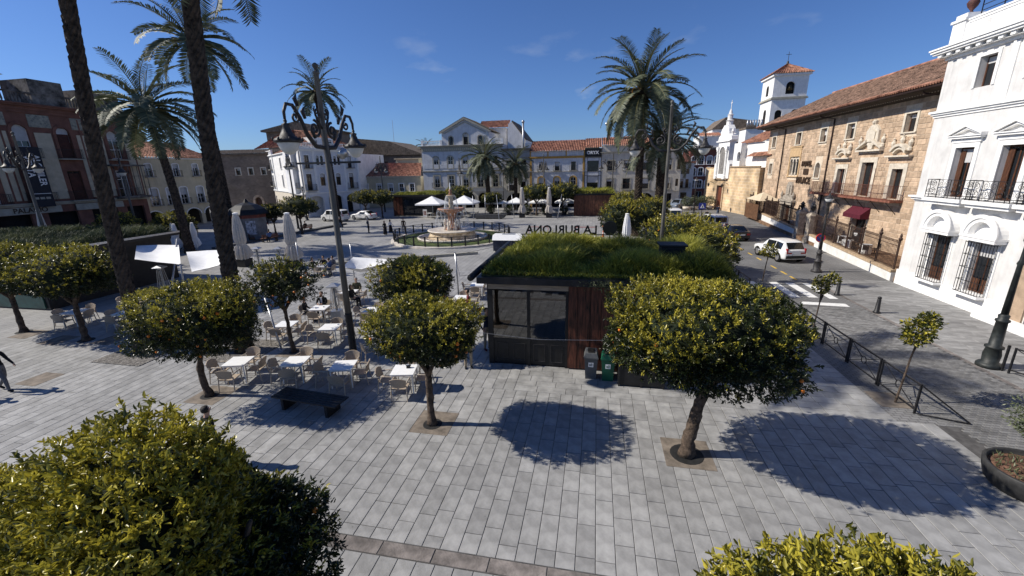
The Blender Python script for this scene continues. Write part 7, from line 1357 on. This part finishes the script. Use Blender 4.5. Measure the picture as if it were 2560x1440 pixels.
SUV = [(-2.2,.36,.95,1.0,.12),(-2.12,.3,1.0,1.08,.12),(-1.75,.28,1.02,1.58,.2),(-.9,.27,1.0,1.66,.2),(.25,.27,.98,1.62,.2),(1.0,.27,.97,1.0,.1),(1.7,.28,.93,.96,.1),(2.15,.34,.78,.82,.08)]
SEDAN = [(-2.25,.34,.88,.93,.1),(-2.15,.27,.95,.98,.12),(-1.85,.26,.96,1.02,.14),(-1.1,.25,.95,1.42,.24),(.1,.25,.94,1.44,.24),(1.0,.26,.92,.96,.12),(1.8,.27,.84,.88,.1),(2.2,.34,.68,.72,.08)]
VAN = [(-2.3,.34,1.1,1.15,.08),(-2.25,.3,1.12,1.75,.1),(-1.9,.28,1.12,1.84,.12),(0,.27,1.1,1.86,.12),(1.0,.27,1.08,1.8,.14),(1.7,.27,1.05,1.1,.1),(2.1,.28,.95,1.0,.1),(2.35,.36,.75,.8,.08)]
car('white SUV with red tail lights parked by the low wall', (14.77,37.25), .2, carpaint('white', (.72,.72,.71)), SUV, 1.88, .36, M_blackm)
car('black saloon car parked behind the white van', (14.2,47.4), .12, carpaint('black', (.012,.012,.014)), SEDAN, 1.8, .33, None, 'car', 'S')
car('white van parked ahead of the black saloon', (13.9,53.8), .08, carpaint('white', (.72,.72,.71)), VAN, 1.9, .34, None, 'van', 'S')
car('white van half hidden by the orange trees on the street', (10.6,62), -.02, carpaint('white', (.72,.72,.71)), VAN, 1.9, .34, None, 'van', 'S'); car('blue grey car near the slim white house', (14.6,82), 2.6, carpaint('blue grey', (.2,.24,.3)), SUV, 1.8)
car('white delivery van parked before the palace arcade', (-41.2,61.2), PI/2-.25, carpaint('white', (.72,.72,.71)), VAN, 1.9, .34, None, 'van'); car('white car beside the delivery van at the palace', (-37.5,63.5), PI/2-.25, carpaint('white', (.72,.72,.71)), SEDAN, 1.8); car('dark car parked between news kiosk and palace', (-52.5,58.5), PI/2, carpaint('dark grey', (.03,.03,.035)), SUV, 1.8)
for i, x in enumerate((15.6,16.9,18.3,19.7)):
    t = thing('olive_pot', 'stone pot with olive bush before the church, %s from left' % ('first','second','third','fourth')[i], 'planter', (x,78.5+.5*i,0)); MB().lathe([(.4,0),(.65,.3),(.7,.6),(.6,.62)], 14).build('pot', M_stonepale, t, True); g = np.random.default_rng(70+i); p, nr, k = crown_pts(900,.95,.9,.8,70+i,.15,.3,2.1,1,g); link('crown', leaf_mesh('crown', p+np.array([0,0,1.5]), nr, g.uniform(.1,.8,900), .22, .08, M_olive, .3, .7, False, g), t)
# ------------------------------------------------------------------ people
C180 = PI
person('man in dark jacket and pale trousers standing at the kiosk corner', 'pocket', (-4.35,16.0), .9, 'navy', 'beige', 'maroon', 'dark', 1.06)
person('person in pale trousers half hidden behind the fruit laden orange tree', 'stand', (-4.65,14.2), .4, 'grey', 'beige')
person('man with hands on hips standing left of the fountain', 'hip', (-28.4,48.9), 2.4, 'navy', 'black', 'black', 'grey', 1.02)
person('woman in long black skirt left of the fountain', 'stand', (-25.4,47.5), 1.2, 'black', 'black', 'black', 'brown', .96, None, 'black', None, True)
person('woman in white top and dark skirt beside the woman in black', 'walk', (-25.4,49.0), 1.6, 'white', 'black', 'black', 'dark', .95, None, 'black', None, True)
person('person in brown coat standing behind the fountain fence', 'stand', (-24.0,49.8), .3, 'brown', 'brown'); person('person walking right of the central lamp post on the plaza', 'walk', (-33.9,51.2), 2.0, 'black', 'denim', 'black', 'grey')
person('person in red jacket walking near the news kiosk', 'walk', (-43.4,48.8), 1.8, 'red', 'black'); person('person in pale blue shirt seated on the bench by the kerb', 'sitlap', (-36.4,41.2), -2.0, 'blue', 'black'); person('person in dark clothes seated on the bench by the kerb', 'sitlap', (-37.1,42.0), -2.0, 'black', 'black')
person('person in black seated under the larger clipped far tree', 'sitlap', (-38.1,49.7), -1.9, 'black', 'black'); person('person in dark coat walking by the convent door', 'walk', (-69,79), 0, 'black', 'black')
person('man in dark suit and white shirt seated facing the camera', 'sit', (-14.2,18.95), .25, 'black', 'black', 'black', 'brown', 1., None, None, 'white'); person('woman in black seated at the table of the man in the suit', 'sitlap', (-14.6,18.05), 1.9, 'black', 'black', 'black', 'dark', .97)
person('grey haired man in olive jacket seated beyond the lamp post', 'sitlap', (-14.0,22.0), .3, 'olive', 'grey', 'black', 'grey'); person('person with dark hair seated behind the heater', 'sitlap', (-13.5,20.6), 1.5, 'black', 'black', 'black', 'dark', .97, None, None, None, True)
for i, (p, f_, tp) in enumerate((((-20.4,28.05),.2,'black'),((-19.6,28.05),-.1,'navy'),((-19.4,27.3),-1.5,'blue'),((-20.8,27.3),1.5,'black'))): person('%s person of the group seated at the far cafe table' % ('back left','back right','blue clad','dark clad left')[i], 'sit', p, f_, tp, 'denim')
person('person in maroon seated at the nearer table left of the kiosk', 'sitlap', (-6.5,20.3), -1.2, 'maroon', 'black'); person('person in black walking at the left edge of the picture', 'walk', (-20.9,9.85), 1.75, 'black', 'grey', 'black', 'dark', 1.02); person('second walker casting a shadow at the left edge', 'walk', (-21.6,9.0), 1.75, 'grey', 'black')
person('person whose dark hair shows above the foreground tree', 'stand', (-9.6,7.7), 2.8, 'black', 'denim', 'black', 'dark', 1.0); person('man in dark jacket walking by the church', 'walk', (17.8,67.3), 3.0, 'navy', 'denim', 'black', 'dark', 1.02); person('stooped elderly person in black near the crossing sign', 'walk', (15.1,62.3), 2.9, 'black', 'beige', 'black', 'grey', .88); person('man in grey cap standing beside the black saloon', 'stand', (12.75,45.4), -1.4, 'black', 'grey', 'black', 'grey')
